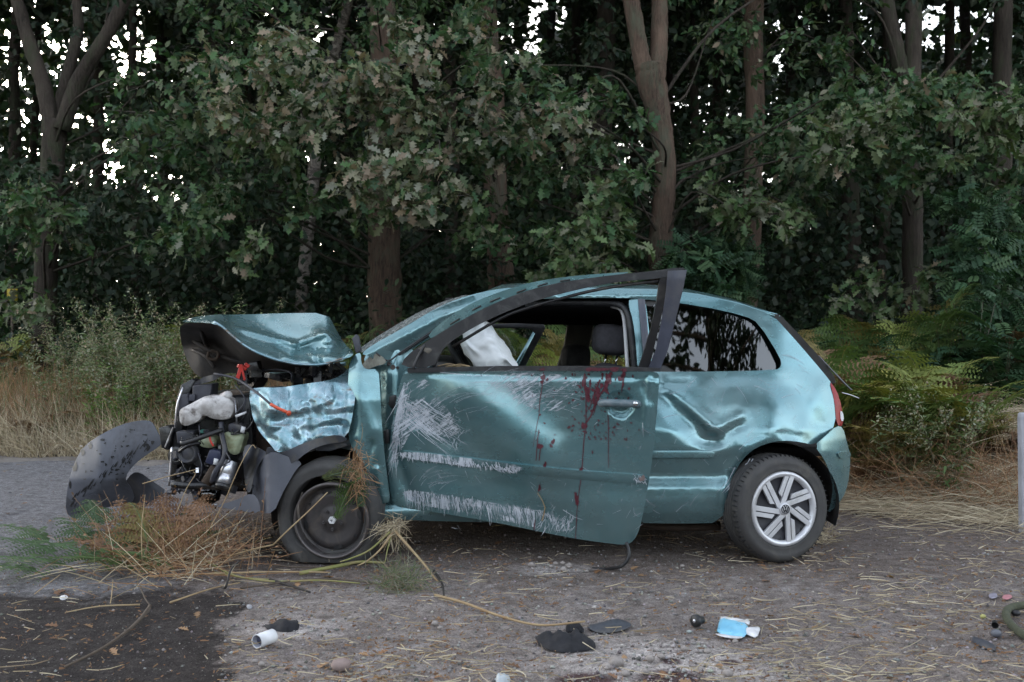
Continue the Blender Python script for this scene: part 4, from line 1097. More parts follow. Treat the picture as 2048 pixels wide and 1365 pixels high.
# ---- cabin
sw = empty  # (helper alias kept out of the scene)
def torus(R0, r, n=40, m=10, squash=1):
    V, Fc = [], []
    for i in range(n):
        a = 2 * math.pi * i / n
        for j in range(m):
            b = 2 * math.pi * j / m; V.append(((R0 + r * math.cos(b)) * math.cos(a), r * math.sin(b), (R0 + r * math.cos(b)) * math.sin(a)))
    for i in range(n):
        for j in range(m): Fc.append([i * m + j, i * m + (j + 1) % m, ((i + 1) % n) * m + (j + 1) % m, ((i + 1) % n) * m + j])
    return np.array(V), Fc
swc = W(925, 722, 5.95)
st_w = add("steering_wheel", turn(turn(torus(.18, .021), (0, 0, 0), yaw=R(-90)), (0, 0, 0)), BLACK, None, origin=(0, 0, 0)) if False else None
Vt, Ft = torus(.185, .022)
# rotate so that its axis points backwards and up (towards the driver)
ax = norm(np.array([.86, -.05, .50])); x_ = norm(np.cross([0, 1, 0], ax)); y_ = np.cross(ax, x_)
Vw = Vt[:, :1] * x_ + Vt[:, 2:3] * y_ + Vt[:, 1:2] * ax
stw = add("steering_wheel", (Vw + swc, Ft), BLACK, car)
add("hub", merge([aim(lathe([(0, .03), (.06, .03), (.075, .0), (.06, -.04), (0, -.05)], 20), swc, swc + ax), tube([swc - x_ * .17, swc + x_ * .17], .016), tube([swc, swc - ax * .35], .03)]), BLACK, stw)
# airbag: a limp crumpled bag hanging from the hub
V, Fc = ico(5); V = V.copy(); bc = W(978, 700, 5.66)
V = V / np.linalg.norm(V, axis=1)[:, None]
bag = np.stack([V[:, 0] * .118, V[:, 1] * .15, V[:, 2] * .125], -1)
bag[:, 0] += -.32 * bag[:, 2] - .010 + .06 * np.clip(-V[:, 2], 0, 1) * (V[:, 0] > 0); bag[:, 2] += .02 * np.sin(V[:, 0] * 5) + .03 * (V[:, 2] > .6) * (V[:, 0] < .2)
cr = np.abs(sines(V, 6, 3.2)) * .022 + np.abs(sines(V + .3 * sines(V, 9, 3)[:, None], 7, 8)) * .013
bag *= (1 - cr[:, None] * 5.0) * 1.25
ab = add("airbag", (bag + bc + np.array([.0, 0, -.01]), Fc), BAGM, stw, label="burst white airbag hanging from the wheel")
add("dashboard", prism([(780, 728), (830, 722), (900, 726), (912, 740), (905, 790), (780, 800)], 5.48, 1.25), BLACK, car, bevel=.02)
add("dash_rubble", merge([ptube([(900 + a, 733 + b, 5.44), (915 + a, 730 + b, 5.44), (935 + a, 734 + b, 5.45)], .003, 5) for a, b in [(-25, 0), (-10, 2), (5, -1), (12, 2), (-18, -2), (0, 1)]]), STRAWM, car, kind='stuff')
def cushion(c, s, seed=0, n=None, tilt=0):
    V, Fc = ICO3; V = V / np.linalg.norm(V, axis=1)[:, None]
    q = np.sign(V) * np.abs(V) ** .55 * np.array(s) / 2
    q = q * (1 + .02 * sines(V, seed, 3)[:, None]); c_, s2 = math.cos(tilt), math.sin(tilt)
    q = q @ np.array([[c_, 0, -s2], [0, 1, 0], [s2, 0, c_]])
    return q + np.array(c), Fc
s1 = empty("driver_seat", (0, 0, 0)); s1.parent = car; s1.location = np.array(W(1225, 735, 5.85)) * [1, 1, 0] - np.array([.35, 6.0, 0]); ORIG[s1.name] = np.array(W(1225, 735, 5.85)) * [1, 1, 0]
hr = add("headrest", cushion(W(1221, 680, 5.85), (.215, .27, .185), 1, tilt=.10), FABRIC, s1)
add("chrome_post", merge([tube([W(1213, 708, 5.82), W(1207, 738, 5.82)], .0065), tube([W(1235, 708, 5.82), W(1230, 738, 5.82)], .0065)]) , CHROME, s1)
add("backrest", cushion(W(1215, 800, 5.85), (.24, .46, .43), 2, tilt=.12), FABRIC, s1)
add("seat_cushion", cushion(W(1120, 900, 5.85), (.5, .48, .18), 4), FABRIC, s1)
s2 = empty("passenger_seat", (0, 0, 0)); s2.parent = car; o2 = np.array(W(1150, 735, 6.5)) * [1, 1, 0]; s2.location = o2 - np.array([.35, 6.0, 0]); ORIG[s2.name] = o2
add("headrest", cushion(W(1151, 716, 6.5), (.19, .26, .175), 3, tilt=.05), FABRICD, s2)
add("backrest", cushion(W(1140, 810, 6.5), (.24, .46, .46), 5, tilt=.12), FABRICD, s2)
# ---- sill, floor and inner darkness
add("sill", sheet([(745, 1008), (800, 1012), (1000, 1026), (1262, 1034), (1290, 1036), (1290, 1048), (1100, 1046), (900, 1044), (765, 1038), (750, 1030)], lambda u, v: np.interp(v, [1005, 1025, 1048], [5.36, 5.33, 5.37]), 8, .03), PAINT, car)
add("floor_pan", box((.36, 6.1, .30), (2.5, 1.3, .08)), RUST, car)
add("underbody_rail", ptube([(1270, 1046, 5.5), (1350, 1054, 5.5), (1440, 1052, 5.5)], .025), RUST, car)
add("inner_side", prism([(770, 742), (1290, 742), (1290, 1030), (770, 1010)], 5.50, .03), HEADLINER, car)
add("bulkhead", box((-.66, 6.15, .72), (.04, 1.25, .72)), BLACK, car)
add("boot_floor", box((1.35, 6.15, .55), (.9, 1.2, .05)), HEADLINER, car)
# ---- wheel arches: a bowl of dark liner behind each wheel
def bowl(c, r, Y0, Y1, z0, n=24):
    V = []; Fc = []
    a = np.linspace(-.35, math.pi + .35, n)
    for k, y in enumerate((Y0, Y1)):
        for t in a: V.append((c[0] + r * math.cos(t), y, c[2] + r * math.sin(t)))
    for i in range(n - 1): Fc.append([i, i + 1, n + i + 1, n + i])
    V.append((c[0], Y1, c[2])); m = len(V) - 1
    for i in range(n - 1): Fc.append([n + i, n + i + 1, m])
    return V, Fc
rc = W(1557, 1012, 5.3)
add("rear_arch_liner", bowl(rc, .335, 5.33, 5.95, 0), BLACK, car)
fc = W(655, 1030, 5.3)
add("front_arch_liner", bowl(fc, .34, 5.45, 6.0, 0), BLACK, car)

# ---- rear wheel: turned a little off line
def tyre(c, r, rim, width, yaw, camber, squash=0.0, bulge=0, shift=0, lugs=False, flat=False):
    prof = [(rim - .004, -width * .5), (rim + .006, width * .10), (rim + .014, .012), (rim + (r - rim) * .45, .022), (rim + (r - rim) * .72, .016), (r - .014, .0), (r - .004, -.014), (r, -.035)]
    for k in range(1, 5):
        y = -.035 - (width - .07) * k / 5
        prof += [(r, y + .006), (r - .006, y + .003), (r - .006, y - .003), (r, y - .006)]
    prof += [(r, -width + .035), (r - .02, -width), (rim, -width)]
    V, Fc = turn(lathe(prof, 96), c, yaw, camber)
    V = V.copy(); rel = V[:, 2]
    if flat:
        low = np.clip((.19 - V[:, 2]) / .19, 0, 1.3)
        V[:, 0] += np.sign(V[:, 0] - c[0]) * .042 * np.clip((.19 - V[:, 2]) / .19, 0, 1) * (np.abs(V[:, 0] - c[0]) > .06)
        V[:, 2] = np.where(V[:, 2] < .046, .004 + (V[:, 2] - V[:, 2].min()) * .10, V[:, 2])
        V[:, 1] -= low * .03 * (V[:, 1] < c[1] + .01)
    else:
        low = np.clip((.05 - V[:, 2]) / .05, 0, 1); V[:, 2] = np.maximum(V[:, 2], .003)
        V[:, 1] -= low * .012 * (V[:, 1] < c[1] + .02)
    return V, Fc
YAW = R(18)
rc = W(1566, 1018, 5.27); rc[2] = .282
rw = empty("rear_wheel", (0, 0, 0)); rw.parent = car; rw.location = rc * [1, 1, 0] - np.array([.35, 6.0, 0]); ORIG[rw.name] = rc * [1, 1, 0]
RR = .198
add("tyre", tyre(rc, .2865, RR, .175, YAW, R(-3)), RUBBER, rw)
# tread cuts and the cover
cuts = []
for i in range(64):
    a = 2 * math.pi * i / 64
    for h in (-.018, -.150):
        V, Fc = box((0, 0, 0), (.030, .030, .004)); V = V + np.array([.2722, -h, 0])
        c_, s2 = math.cos(a), math.sin(a); V = V @ np.array([[c_, 0, s2], [0, 1, 0], [-s2, 0, c_]]); cuts.append(turn((V, Fc), rc, YAW, R(-3)))
cv = empty("wheel_cover", (0, 0, 0))
bpy.data.objects.remove(cv)
def disc(ri, ro_, h, n=64): return lathe([(ri, h), (ro_, h)], n)
def local_poly(pts, h, t=.006):
    """flat outline in the wheel's own plane, raised to h with thickness t"""
    n = len(pts); pts = np.array(pts)
    A = sum(pts[i][0] * pts[(i + 1) % n][1] - pts[(i + 1) % n][0] * pts[i][1] for i in range(n))
    if A < 0: pts = pts[::-1]
    V = [(x, -h, z) for x, z in pts] + [(x, -h + t, z) for x, z in pts]
    return np.array(V), [list(range(n)), [n + i for i in range(n)][::-1]] + [[i, n + i, n + (i + 1) % n, (i + 1) % n] for i in range(n)]
hub = rc
T = lambda vf: turn(vf, hub, YAW, R(-3))
cover = add("wheel_cover", T(lathe([(0, -.004), (.05, -.004), (.10, -.010), (.170, -.012), (.182, .0)], 64)), DARKGREY, rw)
add("rim_ring", T(lathe([(.166, -.004), (.170, .010), (.184, .018), (.197, .014), (.201, .0)], 84)), SILVER, cover)
for k in range(7):
    a = R(90 - 4) - 2 * math.pi * k / 7
    ur = np.array([math.cos(a), math.sin(a)]); ut = np.array([math.sin(a), -math.cos(a)])
    def P_(r, s): return ur * r + ut * (s + (r - .03) * .34 - .010)
    # main bar: starts tangentially at the hub and runs out to the ring; second bar beside it is shorter
    main_ = [P_(.024, -.014), P_(.028, .015), P_(.172, .018), P_(.176, -.010)]
    side_ = [P_(.062, -.0185), P_(.082, -.042), P_(.174, -.040), P_(.178, -.0155)]
    add("cover_spoke", T(local_poly(main_, .014, .016)), SILVER, cover, smooth=False, bevel=.0012)
    add("cover_spoke", T(local_poly(side_, .012, .014)), SILVER, cover, smooth=False, bevel=.0012)
    h1 = [P_(.140, .040), P_(.160, .034), P_(.163, .062), P_(.140, .066)]
    add("vent_hole", T(local_poly(h1, -.0065, .004)), BLACK, cover, smooth=False)
add("centre_cap", T(lathe([(0, .022), (.026, .022), (.032, .019), (.035, .008), (.036, -.004)], 40)), SILVER, cover)
def bar2(a, b, wd):
    a, b = np.array(a, float), np.array(b, float); d = (b - a) / np.linalg.norm(b - a); nn = np.array([-d[1], d[0]]) * wd / 2
    return [a + nn, b + nn, b - nn, a - nn]
s = .021
ln = [((-.30, .93), (-.03, .12)), ((.30, .93), (.03, .12)), ((-.76, .62), (-.36, -.82)), ((-.36, -.82), (0, -.05)), ((0, -.05), (.36, -.82)), ((.36, -.82), (.76, .62))]
emb = [local_poly(bar2(np.array(p) * s, np.array(q) * s, .0042), .0255, .003) for p, q in ln]
emb.append(lathe([(.0215, .022), (.0215, .0255), (.0245, .0255), (.0245, .022)], 36))
add("emblem", T(merge(emb)), DARKGREY, cover, smooth=False)
add("tread_cuts", merge(cuts), BLACK, rw, smooth=False, kind='stuff')
# ---- front wheel: flat tyre come off a plain steel rim
wc = W(664, 1041, 5.215); tc = W(655, 1026, 5.25); tc[2] = .262
fw = empty("front_wheel", (0, 0, 0)); fw.parent = car; fw.location = wc * [1, 1, 0] - np.array([.35, 6.0, 0]); ORIG[fw.name] = wc * [1, 1, 0]
FYW = R(-6)
V, Fc = tyre(tc, .283, .196, .18, FYW, R(2), flat=True)
V[:, 0] += -.012 * np.clip((.25 - V[:, 2]) / .25, 0, 1) * np.sign(V[:, 0] - tc[0]) * -1
add("tyre", (V, Fc), RUBBER, fw, label="flat tyre sagging off its rim")
T = lambda vf: turn(vf, wc, FYW, R(2))
rim = add("rim", T(lathe([(.0, -.010), (.048, -.010), (.058, -.020), (.085, -.022), (.120, -.012), (.148, -.014), (.160, -.034), (.168, -.038), (.178, -.008), (.184, .016), (.194, .022), (.201, .014), (.200, -.01), (.190, -.12)], 80)), STEEL, fw)
add("rim_edge", T(lathe([(.186, .012), (.190, .0215), (.197, .0235), (.203, .015), (.202, .002)], 80)), simple("worn rim edge", (.15, .13, .125), .45, .4, c2=(.07, .06, .06), ns=10), rim)
slots = []
for k in range(8):
    a = 2 * math.pi * k / 8 + .2; big = k % 2 == 0
    n = 14; L, wd = (.026, .011) if big else (.008, .008)
    pts = [(math.cos(a) * .147 + math.cos(a + math.pi / 2) * L * math.cos(t) + math.cos(a) * wd * math.sin(t), math.sin(a) * .147 + math.sin(a + math.pi / 2) * L * math.cos(t) + math.sin(a) * wd * math.sin(t)) for t in np.arange(n) * 2 * math.pi / n]
    add("vent_hole", T(local_poly(pts, -.0095, .004)), BLACK, rim, smooth=False)
for k in range(5):
    a = 2 * math.pi * k / 5 + R(54); c = (math.cos(a) * .050, math.sin(a) * .050)
    V, Fc = lathe([(.0, -.001), (.004, -.001), (.004, .004), (.0085, .004), (.010, -.012)], 12)
    add("wheel_bolt", T((V + np.array([c[0], 0, c[1]]), Fc)), STEEL, rim)
V, Fc = lathe([(.0, -.004), (.007, -.004), (.007, .012), (.0175, .012), (.0205, .006), (.0205, -.012)], 6)
add("axle_nut", T((V, Fc)), WHITE, rim, smooth=False, label="bright hexagonal axle nut")
bead = W(605 + np.array([0, -8, -6, 6, 28, 50]), np.array([985, 1010, 1040, 1070, 1094, 1108]), 5.21)
bd = add("rim_bead", tube(smooth_path(bead, 5), [.003] * 6 + [.008] * 14 + [.003] * 6, 8), ALU if False else STEEL, rim)
add("brake_hub", aim(lathe([(0, 0), (.11, 0), (.11, -.12), (0, -.12)], 32), wc + np.array([0, .08, 0]), wc + np.array([0, -.1, 0])), RUST, fw)
add("suspension_arm", merge([ptube([(700, 900, 5.6), (680, 960, 5.5), (668, 1020, 5.42)], .03), ptube([(640, 880, 5.6), (655, 960, 5.5)], .022)]), RUST, car)
add("spring_plate", prism([(628, 897), (640, 891), (690, 886), (696, 892), (660, 903), (632, 903)], 5.33, .15), PLASTIC, car, bevel=.004)

# ---- front wing: crumpled forward half, tall rear half, hinge post
def crumpY(u, v):
    p = pxs(u, v)
    y = np.interp(v, [735, 765, 800, 850, 910], [5.47, 5.36, 5.30, 5.255, 5.215]) + np.clip((540 - u) / 50, 0, 1) * .07
    wv = p + np.stack([14 * sines(p, 50, 1 / 40.), 14 * sines(p, 51, 1 / 40.)], -1)
    y = y + .016 * (1 - np.abs(sines(wv * [1.0, .8], 52, 1 / 20.)) * 1.5) + .012 * sines(wv, 53, 1 / 32.) + .007 * np.abs(sines(wv, 54, 1 / 9.)) + .006 * np.abs(sines(wv * [.5, 1.3], 55, 1 / 11.)) - .016 * np.clip(.35 - np.abs(sines(wv, 56, 1 / 26.)), 0, 1) - .012 * np.clip(.3 - np.abs(sines(wv * [1.4, .6], 57, 1 / 18.)), 0, 1)
    for a, b, w_, d_ in [((610, 830), (618, 885), 12, .022), ((660, 832), (700, 826), 9, .014), ((645, 854), (690, 848), 8, .012), ((520, 855), (570, 905), 12, .016), ((648, 820), (640, 870), 10, -.012), ((500, 800), (530, 880), 10, .016), ((690, 740), (680, 870), 14, .03), ((575, 838), (555, 845), 11, .014)]:
        d, t = seg(u, v, a, b); y = y + d_ * np.exp(-(d / w_) ** 2)
    return y
CW = [(497, 782), (512, 775), (560, 776), (610, 768), (655, 762), (682, 752), (705, 728), (712, 780), (706, 830), (694, 876), (668, 874), (636, 880), (600, 892), (572, 902), (553, 906), (540, 888), (520, 866), (512, 850), (503, 828)]
wing = add("front_wing", sheet(CW, crumpY, 3.0, .004, 1), CRUMPLED, car, label="crumpled torn front half of the wing")
def wing2Y(u, v):
    y = np.interp(v, [705, 740, 800, 880, 940, 1010], [5.40, 5.32, 5.285, 5.265, 5.27, 5.30])
    y = y + .055 * np.clip((722 - u) / 28, 0, 1) ** 1.3 - .006 * np.sin((u - 700) / 9.) * np.clip((v - 900) / 60, 0, 1)
    d, t = seg(u, v, (742, 890), (728, 940)); y = y + .018 * np.exp(-(d / 9) ** 2)
    d, t = seg(u, v, (752, 940), (768, 1000)); y = y - .014 * np.exp(-(d / 7) ** 2)
    d, t = seg(u, v, (715, 790), (745, 860)); y = y - .010 * np.exp(-(d / 15) ** 2)
    return y + .004 * sines(pxs(u, v), 61, 1 / 22.)
add("front_wing_rear", sheet([(700, 720), (712, 708), (722, 706), (722, 725), (730, 740), (757, 738), (760, 780), (763, 840), (768, 900), (775, 960), (781, 1004), (768, 1008), (756, 1009), (748, 980), (738, 950), (724, 922), (708, 902), (697, 880), (695, 820), (696, 760)], wing2Y, 5, .004), PAINT, car)
def postY(u, v): return np.interp(v, [700, 745, 800, 870, 960], [5.44, 5.405, 5.39, 5.385, 5.39]) + .045 * np.clip((772 - u) / 10, 0, 1) - .02 * np.exp(-((u - 790) / 12.) ** 2)
post = add("hinge_post", sheet([(728, 712), (745, 700), (800, 690), (835, 705), (830, 745), (812, 770), (806, 900), (800, 1015), (765, 1005), (757, 860), (752, 742), (730, 738)], postY, 6, .03), PAINT, car)
add("door_hinge", prism([(779, 793), (790, 790), (793, 795), (792, 815), (784, 817), (777, 810)], 5.345, .05), BLACK, car, bevel=.003)
add("door_hinge", prism([(767, 862), (777, 859), (779, 885), (770, 889)], 5.345, .05), BLACK, car, bevel=.003)
for u, v, r_ in [(778, 728, 3.6), (795, 736, 2.8), (800, 708, 2.8), (786, 735, 4.5)]:
    p = W(u, v, float(postY(np.array([u]), np.array([v]))[0]) - .003)
    add("bolt_hole", aim(lathe([(0, .001), (r_ * 5.3 / F * .6, .001), (r_ * 5.3 / F, .004), (r_ * 5.3 / F * 1.2, 0)], 12), p, p + np.array([0, -1, 0])), BLACK if r_ < 3.5 else STEEL, post)
add("cowl_pocket", sheet([(722, 733), (735, 716), (752, 706), (770, 718), (772, 728), (750, 733), (735, 740)], lambda u, v: 5.37 + .02 * np.sin((u - 722) / 10.), 5, .02), CONCRETE if False else simple('dirty primer pocket', (.25, .25, .21), .6, ns=30, dirt=(.12, .10, .08)), car)
add("cowl_fin", prism([(704, 678), (711, 669), (717, 672), (722, 702), (712, 708)], 5.45, .03), PLASTIC, car, bevel=.004)
# ---- bonnet, raised and folded
nu = [358, 385, 430, 447, 462, 490, 520, 560, 600, 640, 680, 708]
nv = [648, 645, 647, 657, 672, 694, 709, 723, 730, 730, 722, 708]
tu = [358, 385, 430, 480, 560, 655, 672, 690, 708]
tv = [645, 635, 629, 630, 627, 626, 660, 690, 705]
def hoodY(u, v):
    a, b = np.interp(u, nu, nv), np.interp(u, tu, tv)
    t = np.clip((a - v) / np.maximum(a - b, 3), 0, 1)
    t = t * np.clip((a - b) / 40, .35, 1)
    y = 5.40 + .50 * t + np.clip((460 - u) / 100, 0, 1) * .25
    y = y - .05 * np.exp(-((t - .12) / .14) ** 2)
    for p, q, w_, d_ in [((600, 700), (690, 690), 10, .05), ((615, 712), (640, 730), 7, .05), ((640, 670), (690, 700), 12, -.06), ((600, 690), (650, 672), 10, .045), ((470, 655), (590, 690), 6, -.045), ((590, 690), (650, 668), 6, -.05), ((650, 668), (690, 690), 5, -.04), ((560, 690), (600, 715), 10, .03), ((470, 672), (560, 712), 7, .03), ((520, 650), (580, 690), 16, .02), ((630, 700), (640, 728), 5, .04)]:
        d, s_ = seg(u, v, p, q); y = y + d_ * np.exp(-(d / w_) ** 2)
    wv = pxs(u, v) + np.stack([10 * sines(pxs(u, v), 36, 1 / 30.), 10 * sines(pxs(u, v), 37, 1 / 30.)], -1)
    return y + .008 * sines(pxs(u, v), 33, 1 / 26.) + .022 * np.clip((u - 560) / 60, .25, 1) * (np.abs(sines(wv, 38, 1 / 26.)) - .5)
HT = list(zip(tu, tv)) + [(704, 713), (680, 723), (640, 731), (600, 731), (560, 724), (520, 710), (490, 695), (462, 673), (447, 658), (430, 648), (400, 645)]
bonnet = add("bonnet", sheet(HT, hoodY, 4.0, .006, 1), PAINT, car, label="raised buckled bonnet")
add("torn_edge", ptube([(428, 644, 5.42), (447, 656, 5.40), (464, 672, 5.38), (490, 692, 5.37), (522, 709, 5.36), (560, 722, 5.36), (600, 729, 5.36), (645, 729, 5.36), (690, 716, 5.36)], [.007] * 33, 8), CRUMPLED, bonnet)
def noseY(u, v):
    a = np.interp(u, nu, nv)
    return 5.42 + .62 * np.clip((v - a) / 45, 0, 1) ** .6 + np.clip((400 - u) / 45, 0, 1) * .12 + .02 * sines(pxs(u, v), 35, 1 / 20.)
NU = [(359, 647), (400, 646), (430, 648), (447, 659), (462, 674), (490, 696), (520, 711), (560, 725), (600, 733), (640, 733), (640, 742), (560, 745), (500, 745), (440, 748), (402, 758), (385, 742), (371, 715), (361, 680)]
un = add("bonnet_underside", sheet(NU, noseY, 6, .012, 1), UNDER, bonnet)
add("stiffening_rib", merge([ptube([(372, 668, 6.05), (400, 690, 6.0), (440, 712, 5.98), (500, 730, 5.98)], .014), ptube([(400, 655, 5.75), (412, 690, 5.98), (432, 720, 5.98)], .012), ptube([(384, 700, 6.06), (410, 712, 5.99), (430, 735, 5.98)], .012)]), UNDER, un)
add("bonnet_catch", ptube([(418, 704, 5.96), (416, 716, 5.96), (432, 719, 5.96), (436, 706, 5.96), (422, 702, 5.96)], .010), RUST, un)
# ---- engine bay
BLK2 = simple("glossy black engine plastic", (.012, .012, .015), .3, ns=18, dirt=(.06, .055, .05))
GREYBLK = simple("grey black engine plastic", (.045, .046, .060), .5, c2=(.03, .03, .04), ns=14, dirt=(.08, .075, .07))
eng = empty("engine", (0, 0, 0)); eng.parent = car; eo = np.array([-1.3, 5.9, 0]); eng.location = eo - np.array([.35, 6.0, 0]); ORIG[eng.name] = eo
E = lambda name, vf, m, **k: add(name, vf, m, eng, **k)
E("engine_block", prism([(350, 800), (500, 790), (512, 985), (345, 985)], 5.72, .9), BLK2, bevel=.02)
E("gearbox", prism([(420, 790), (690, 790), (690, 960), (480, 960)], 5.80, .8), RUST, bevel=.02)
E("radiator_frame", prism([(352, 800), (362, 770), (384, 758), (392, 762), (372, 800), (352, 960), (340, 962)], 5.60, .10), BLK2, bevel=.006)
E("air_filter_box", prism([(384, 772), (424, 768), (420, 800), (414, 838), (392, 842), (384, 806)], 5.55, .14), GREYBLK, bevel=.008)
E("air_intake", prism([(358, 790), (376, 788), (378, 812), (362, 836), (354, 828)], 5.54, .10), GREYBLK, bevel=.006)
E("fuse_box", prism([(378, 790), (390, 789), (389, 803), (377, 803)], 5.53, .06), GREYBLK, bevel=.004)
E("battery_tray", prism([(352, 864), (388, 863), (385, 880), (380, 892), (354, 888)], 5.52, .12), GREYBLK, bevel=.006)
E("headlight_bracket", prism([(316, 856), (336, 852), (348, 862), (336, 902), (322, 896)], 5.58, .10), BLK2, bevel=.008)
E("bracket_edge", ptube([(346, 855, 5.55), (336, 880, 5.55), (330, 895, 5.55)], .004), DIRTYWHITE)
def swellY(Y): return lambda u, v: Y + 0 * u
# washer tank: knocked-about white bottle
def bottle(outline, Y, dep, seed, puff=.03):
    o = np.array(outline, float); c = o.mean(0)
    def f(u, v):
        p = pxs(u, v)
        rr = resample(o, 3); dm = np.min(np.hypot(p[:, None, 0] - rr[None, :, 0], p[:, None, 1] - rr[None, :, 1]), 1)
        return Y - puff * (1 - np.exp(-dm / 6.)) + .006 * sines(p, seed, 1 / 9.) + .008 * np.abs(sines(p, seed + 1, 1 / 16.))
    return sheet(outline, f, 3.5, dep, 1)
wt = E("washer_tank", bottle([(358, 826), (361, 818), (374, 812), (398, 799), (412, 792), (430, 793), (446, 792), (462, 800), (468, 812), (466, 824), (460, 838), (445, 840), (424, 838), (414, 832), (403, 831), (400, 840), (388, 847), (372, 853), (360, 848)], 5.42, .10, 71), DIRTYWHITE)
add("tank_neck", aim(lathe([(0, .012), (.020, .012), (.022, 0), (.022, -.05)], 18), W(456, 790, 5.43), W(466, 786, 5.40)), DIRTYWHITE, wt)
E("brake_fluid_reservoir", bottle([(448, 868), (452, 864), (486, 867), (489, 874), (484, 890), (479, 907), (470, 911), (458, 906), (453, 890)], 5.44, .10, 73, .035), RESERV)
E("reservoir_cap", prism([(456, 850), (463, 846), (486, 851), (489, 860), (486, 868), (456, 865)], 5.43, .10), GREYBLK, bevel=.008)
E("cap_label", prism([(483, 853), (491, 855), (488, 867), (480, 865)], 5.415, .01), WHITE)
E("coolant_tank", bottle([(398, 874), (404, 871), (432, 876), (434, 892), (420, 897), (402, 894), (396, 884)], 5.52, .09, 75, .025), RESERV)
E("coolant_cap", prism([(400, 860), (412, 860), (411, 867), (400, 867)], 5.52, .04), simple("sea green cap", (.06, .22, .19), .5), bevel=.004)
E("paper_tag", prism([(470, 831), (492, 823), (493, 827), (472, 836)], 5.40, .01), WHITE)
a, b = W(462, 925, 5.42), W(448, 968, 5.38)
E("filter_canister", aim(lathe([(0, .004), (.040, .004), (.0425, 0), (.0425, -.070), (.0405, -.072), (.0425, -.074), (.0425, -.122), (.030, -.128), (0, -.128)], 32), a, a + (a - b)), ALU)
E("canister_foot", aim(lathe([(0, 0), (.046, 0), (.046, -.03), (0, -.03)], 24), b, b + (a - b)), BLK2)
E("relay_box", prism([(419, 900), (440, 902), (443, 912), (434, 932), (420, 930), (410, 925)], 5.40, .07), BLUEBLACK, bevel=.004)
E("relay_label", prism([(428, 917), (437, 919), (434, 931), (426, 929)], 5.393, .004), WHITE)
p = W(374, 908, 5.45)
E("pulley", aim(lathe([(0, .0), (.028, .0), (.036, -.012), (.040, .006), (.048, .010), (.052, .004), (.058, -.03)], 36), p, p + np.array([-.1, -1, .1])), GREYBLK)
p = W(352, 912, 5.55)
E("crank_pulley", aim(lathe([(0, .0), (.03, .0), (.05, .006), (.052, 0), (.050, -.004), (.052, -.01), (.052, -.05)], 30), p, p + np.array([-.35, -1, .1])), BLK2)
E("oil_cooler_pipe", ptube([(345, 969, 5.45), (380, 972, 5.43), (415, 971, 5.42), (440, 975, 5.43)], .020), BLK2)
E("starter_motor", tube([W(412, 968, 5.40), W(432, 935, 5.42)], .03, 14), RUST)
E("air_hose", ptube([(362, 889, 5.36), (385, 882, 5.36), (412, 872, 5.37), (446, 860, 5.40)], .0125, 12), BLACK)
E("coolant_hose", ptube([(442, 845, 5.44), (444, 870, 5.42), (450, 900, 5.38), (446, 920, 5.37), (430, 945, 5.36), (424, 965, 5.38)], .014, 12), GREYBLK)
E("bypass_hose", ptube([(358, 905, 5.42), (375, 893, 5.40), (402, 886, 5.42)], .009), BLK2)
E("red_cable", ptube([(419, 872, 5.38), (421, 882, 5.37), (427, 893, 5.37)], .0055), RED)
E("loose_wire", merge([ptube([(396, 905, 5.4), (404, 935, 5.38), (398, 960, 5.4)], .003, 5), ptube([(452, 905, 5.36), (460, 922, 5.35), (446, 930, 5.36), (436, 940, 5.37)], .0045, 6), ptube([(400, 880, 5.42), (398, 850, 5.42)], .003, 5),
    ptube([(470, 770, 5.5), (490, 800, 5.45), (470, 830, 5.42)], .004, 6), ptube([(488, 750, 5.6), (540, 740, 5.7), (580, 745, 5.6), (583, 765, 5.6)], .006, 6), ptube([(494, 795, 5.5), (486, 822, 5.48), (480, 830, 5.45)], .004, 5)]), GREYBLK, kind='stuff')
rg = np.random.default_rng(88); small = []
for k in range(46):
    u, v = rg.uniform(345, 500), rg.uniform(905, 985)
    if 440 < u and v < 975 or (405 < u < 445 and v < 940): continue
    c = W(u, v, rg.uniform(5.5, 5.68)); small.append(aim(lathe([(0, .0), (.012 * rg.uniform(.6, 1.5), 0), (.014 * rg.uniform(.6, 1.6), -.01), (.014, -.05)], 10), c, c + rg.normal(0, 1, 3) * [1, .3, 1] + [0, -1, 0]) if k % 2 else box(c, rg.uniform(.012, .05, 3), rg.uniform(0, 3), rg.uniform(0, 3)))
E("engine_fittings", merge(small), GREYBLK, smooth=False, kind='stuff')
small = []
for k in range(40):
    u, v = rg.uniform(480, 690), rg.uniform(735, 768)
    c = W(u, v, rg.uniform(5.5, 6.2)); small.append(box(c, rg.uniform(.02, .10, 3), rg.uniform(0, 3), rg.uniform(0, 3)))
E("bay_fittings", merge(small), BLK2, smooth=False, kind='stuff')
rg = np.random.default_rng(99)
for nm, mt, nn, sz in [("alloy_bracket", ALU, 9, .022), ("pale_connector", DIRTYWHITE, 8, .012), ("dull_bracket", GREYBLK, 26, .032)]:
    small = []
    for k in range(nn):
        u, v = rg.uniform(350, 500), rg.uniform(850, 980)
        if u > 445 and v < 910: continue
        c = W(u, v, rg.uniform(5.44, 5.56)); small.append(box(c, rg.uniform(.25, 1.3, 3) * sz, rg.uniform(0, 3), rg.uniform(0, 3)))
    E(nm, merge(small), mt, smooth=False, kind='stuff')
small = []
for k in range(30):
    u, v = rg.uniform(345, 490), rg.uniform(840, 975); a = rg.uniform(-1.2, 1.2, 2) * 28
    Y0 = rg.uniform(5.40, 5.55); small.append(ptube([(u, v, Y0), (u + a[0] * .5 + rg.normal(0, 6), v + a[1] * .5 + 6, Y0 - .02), (u + a[0], v + a[1], Y0 + .01)], rg.uniform(.002, .006), 6))
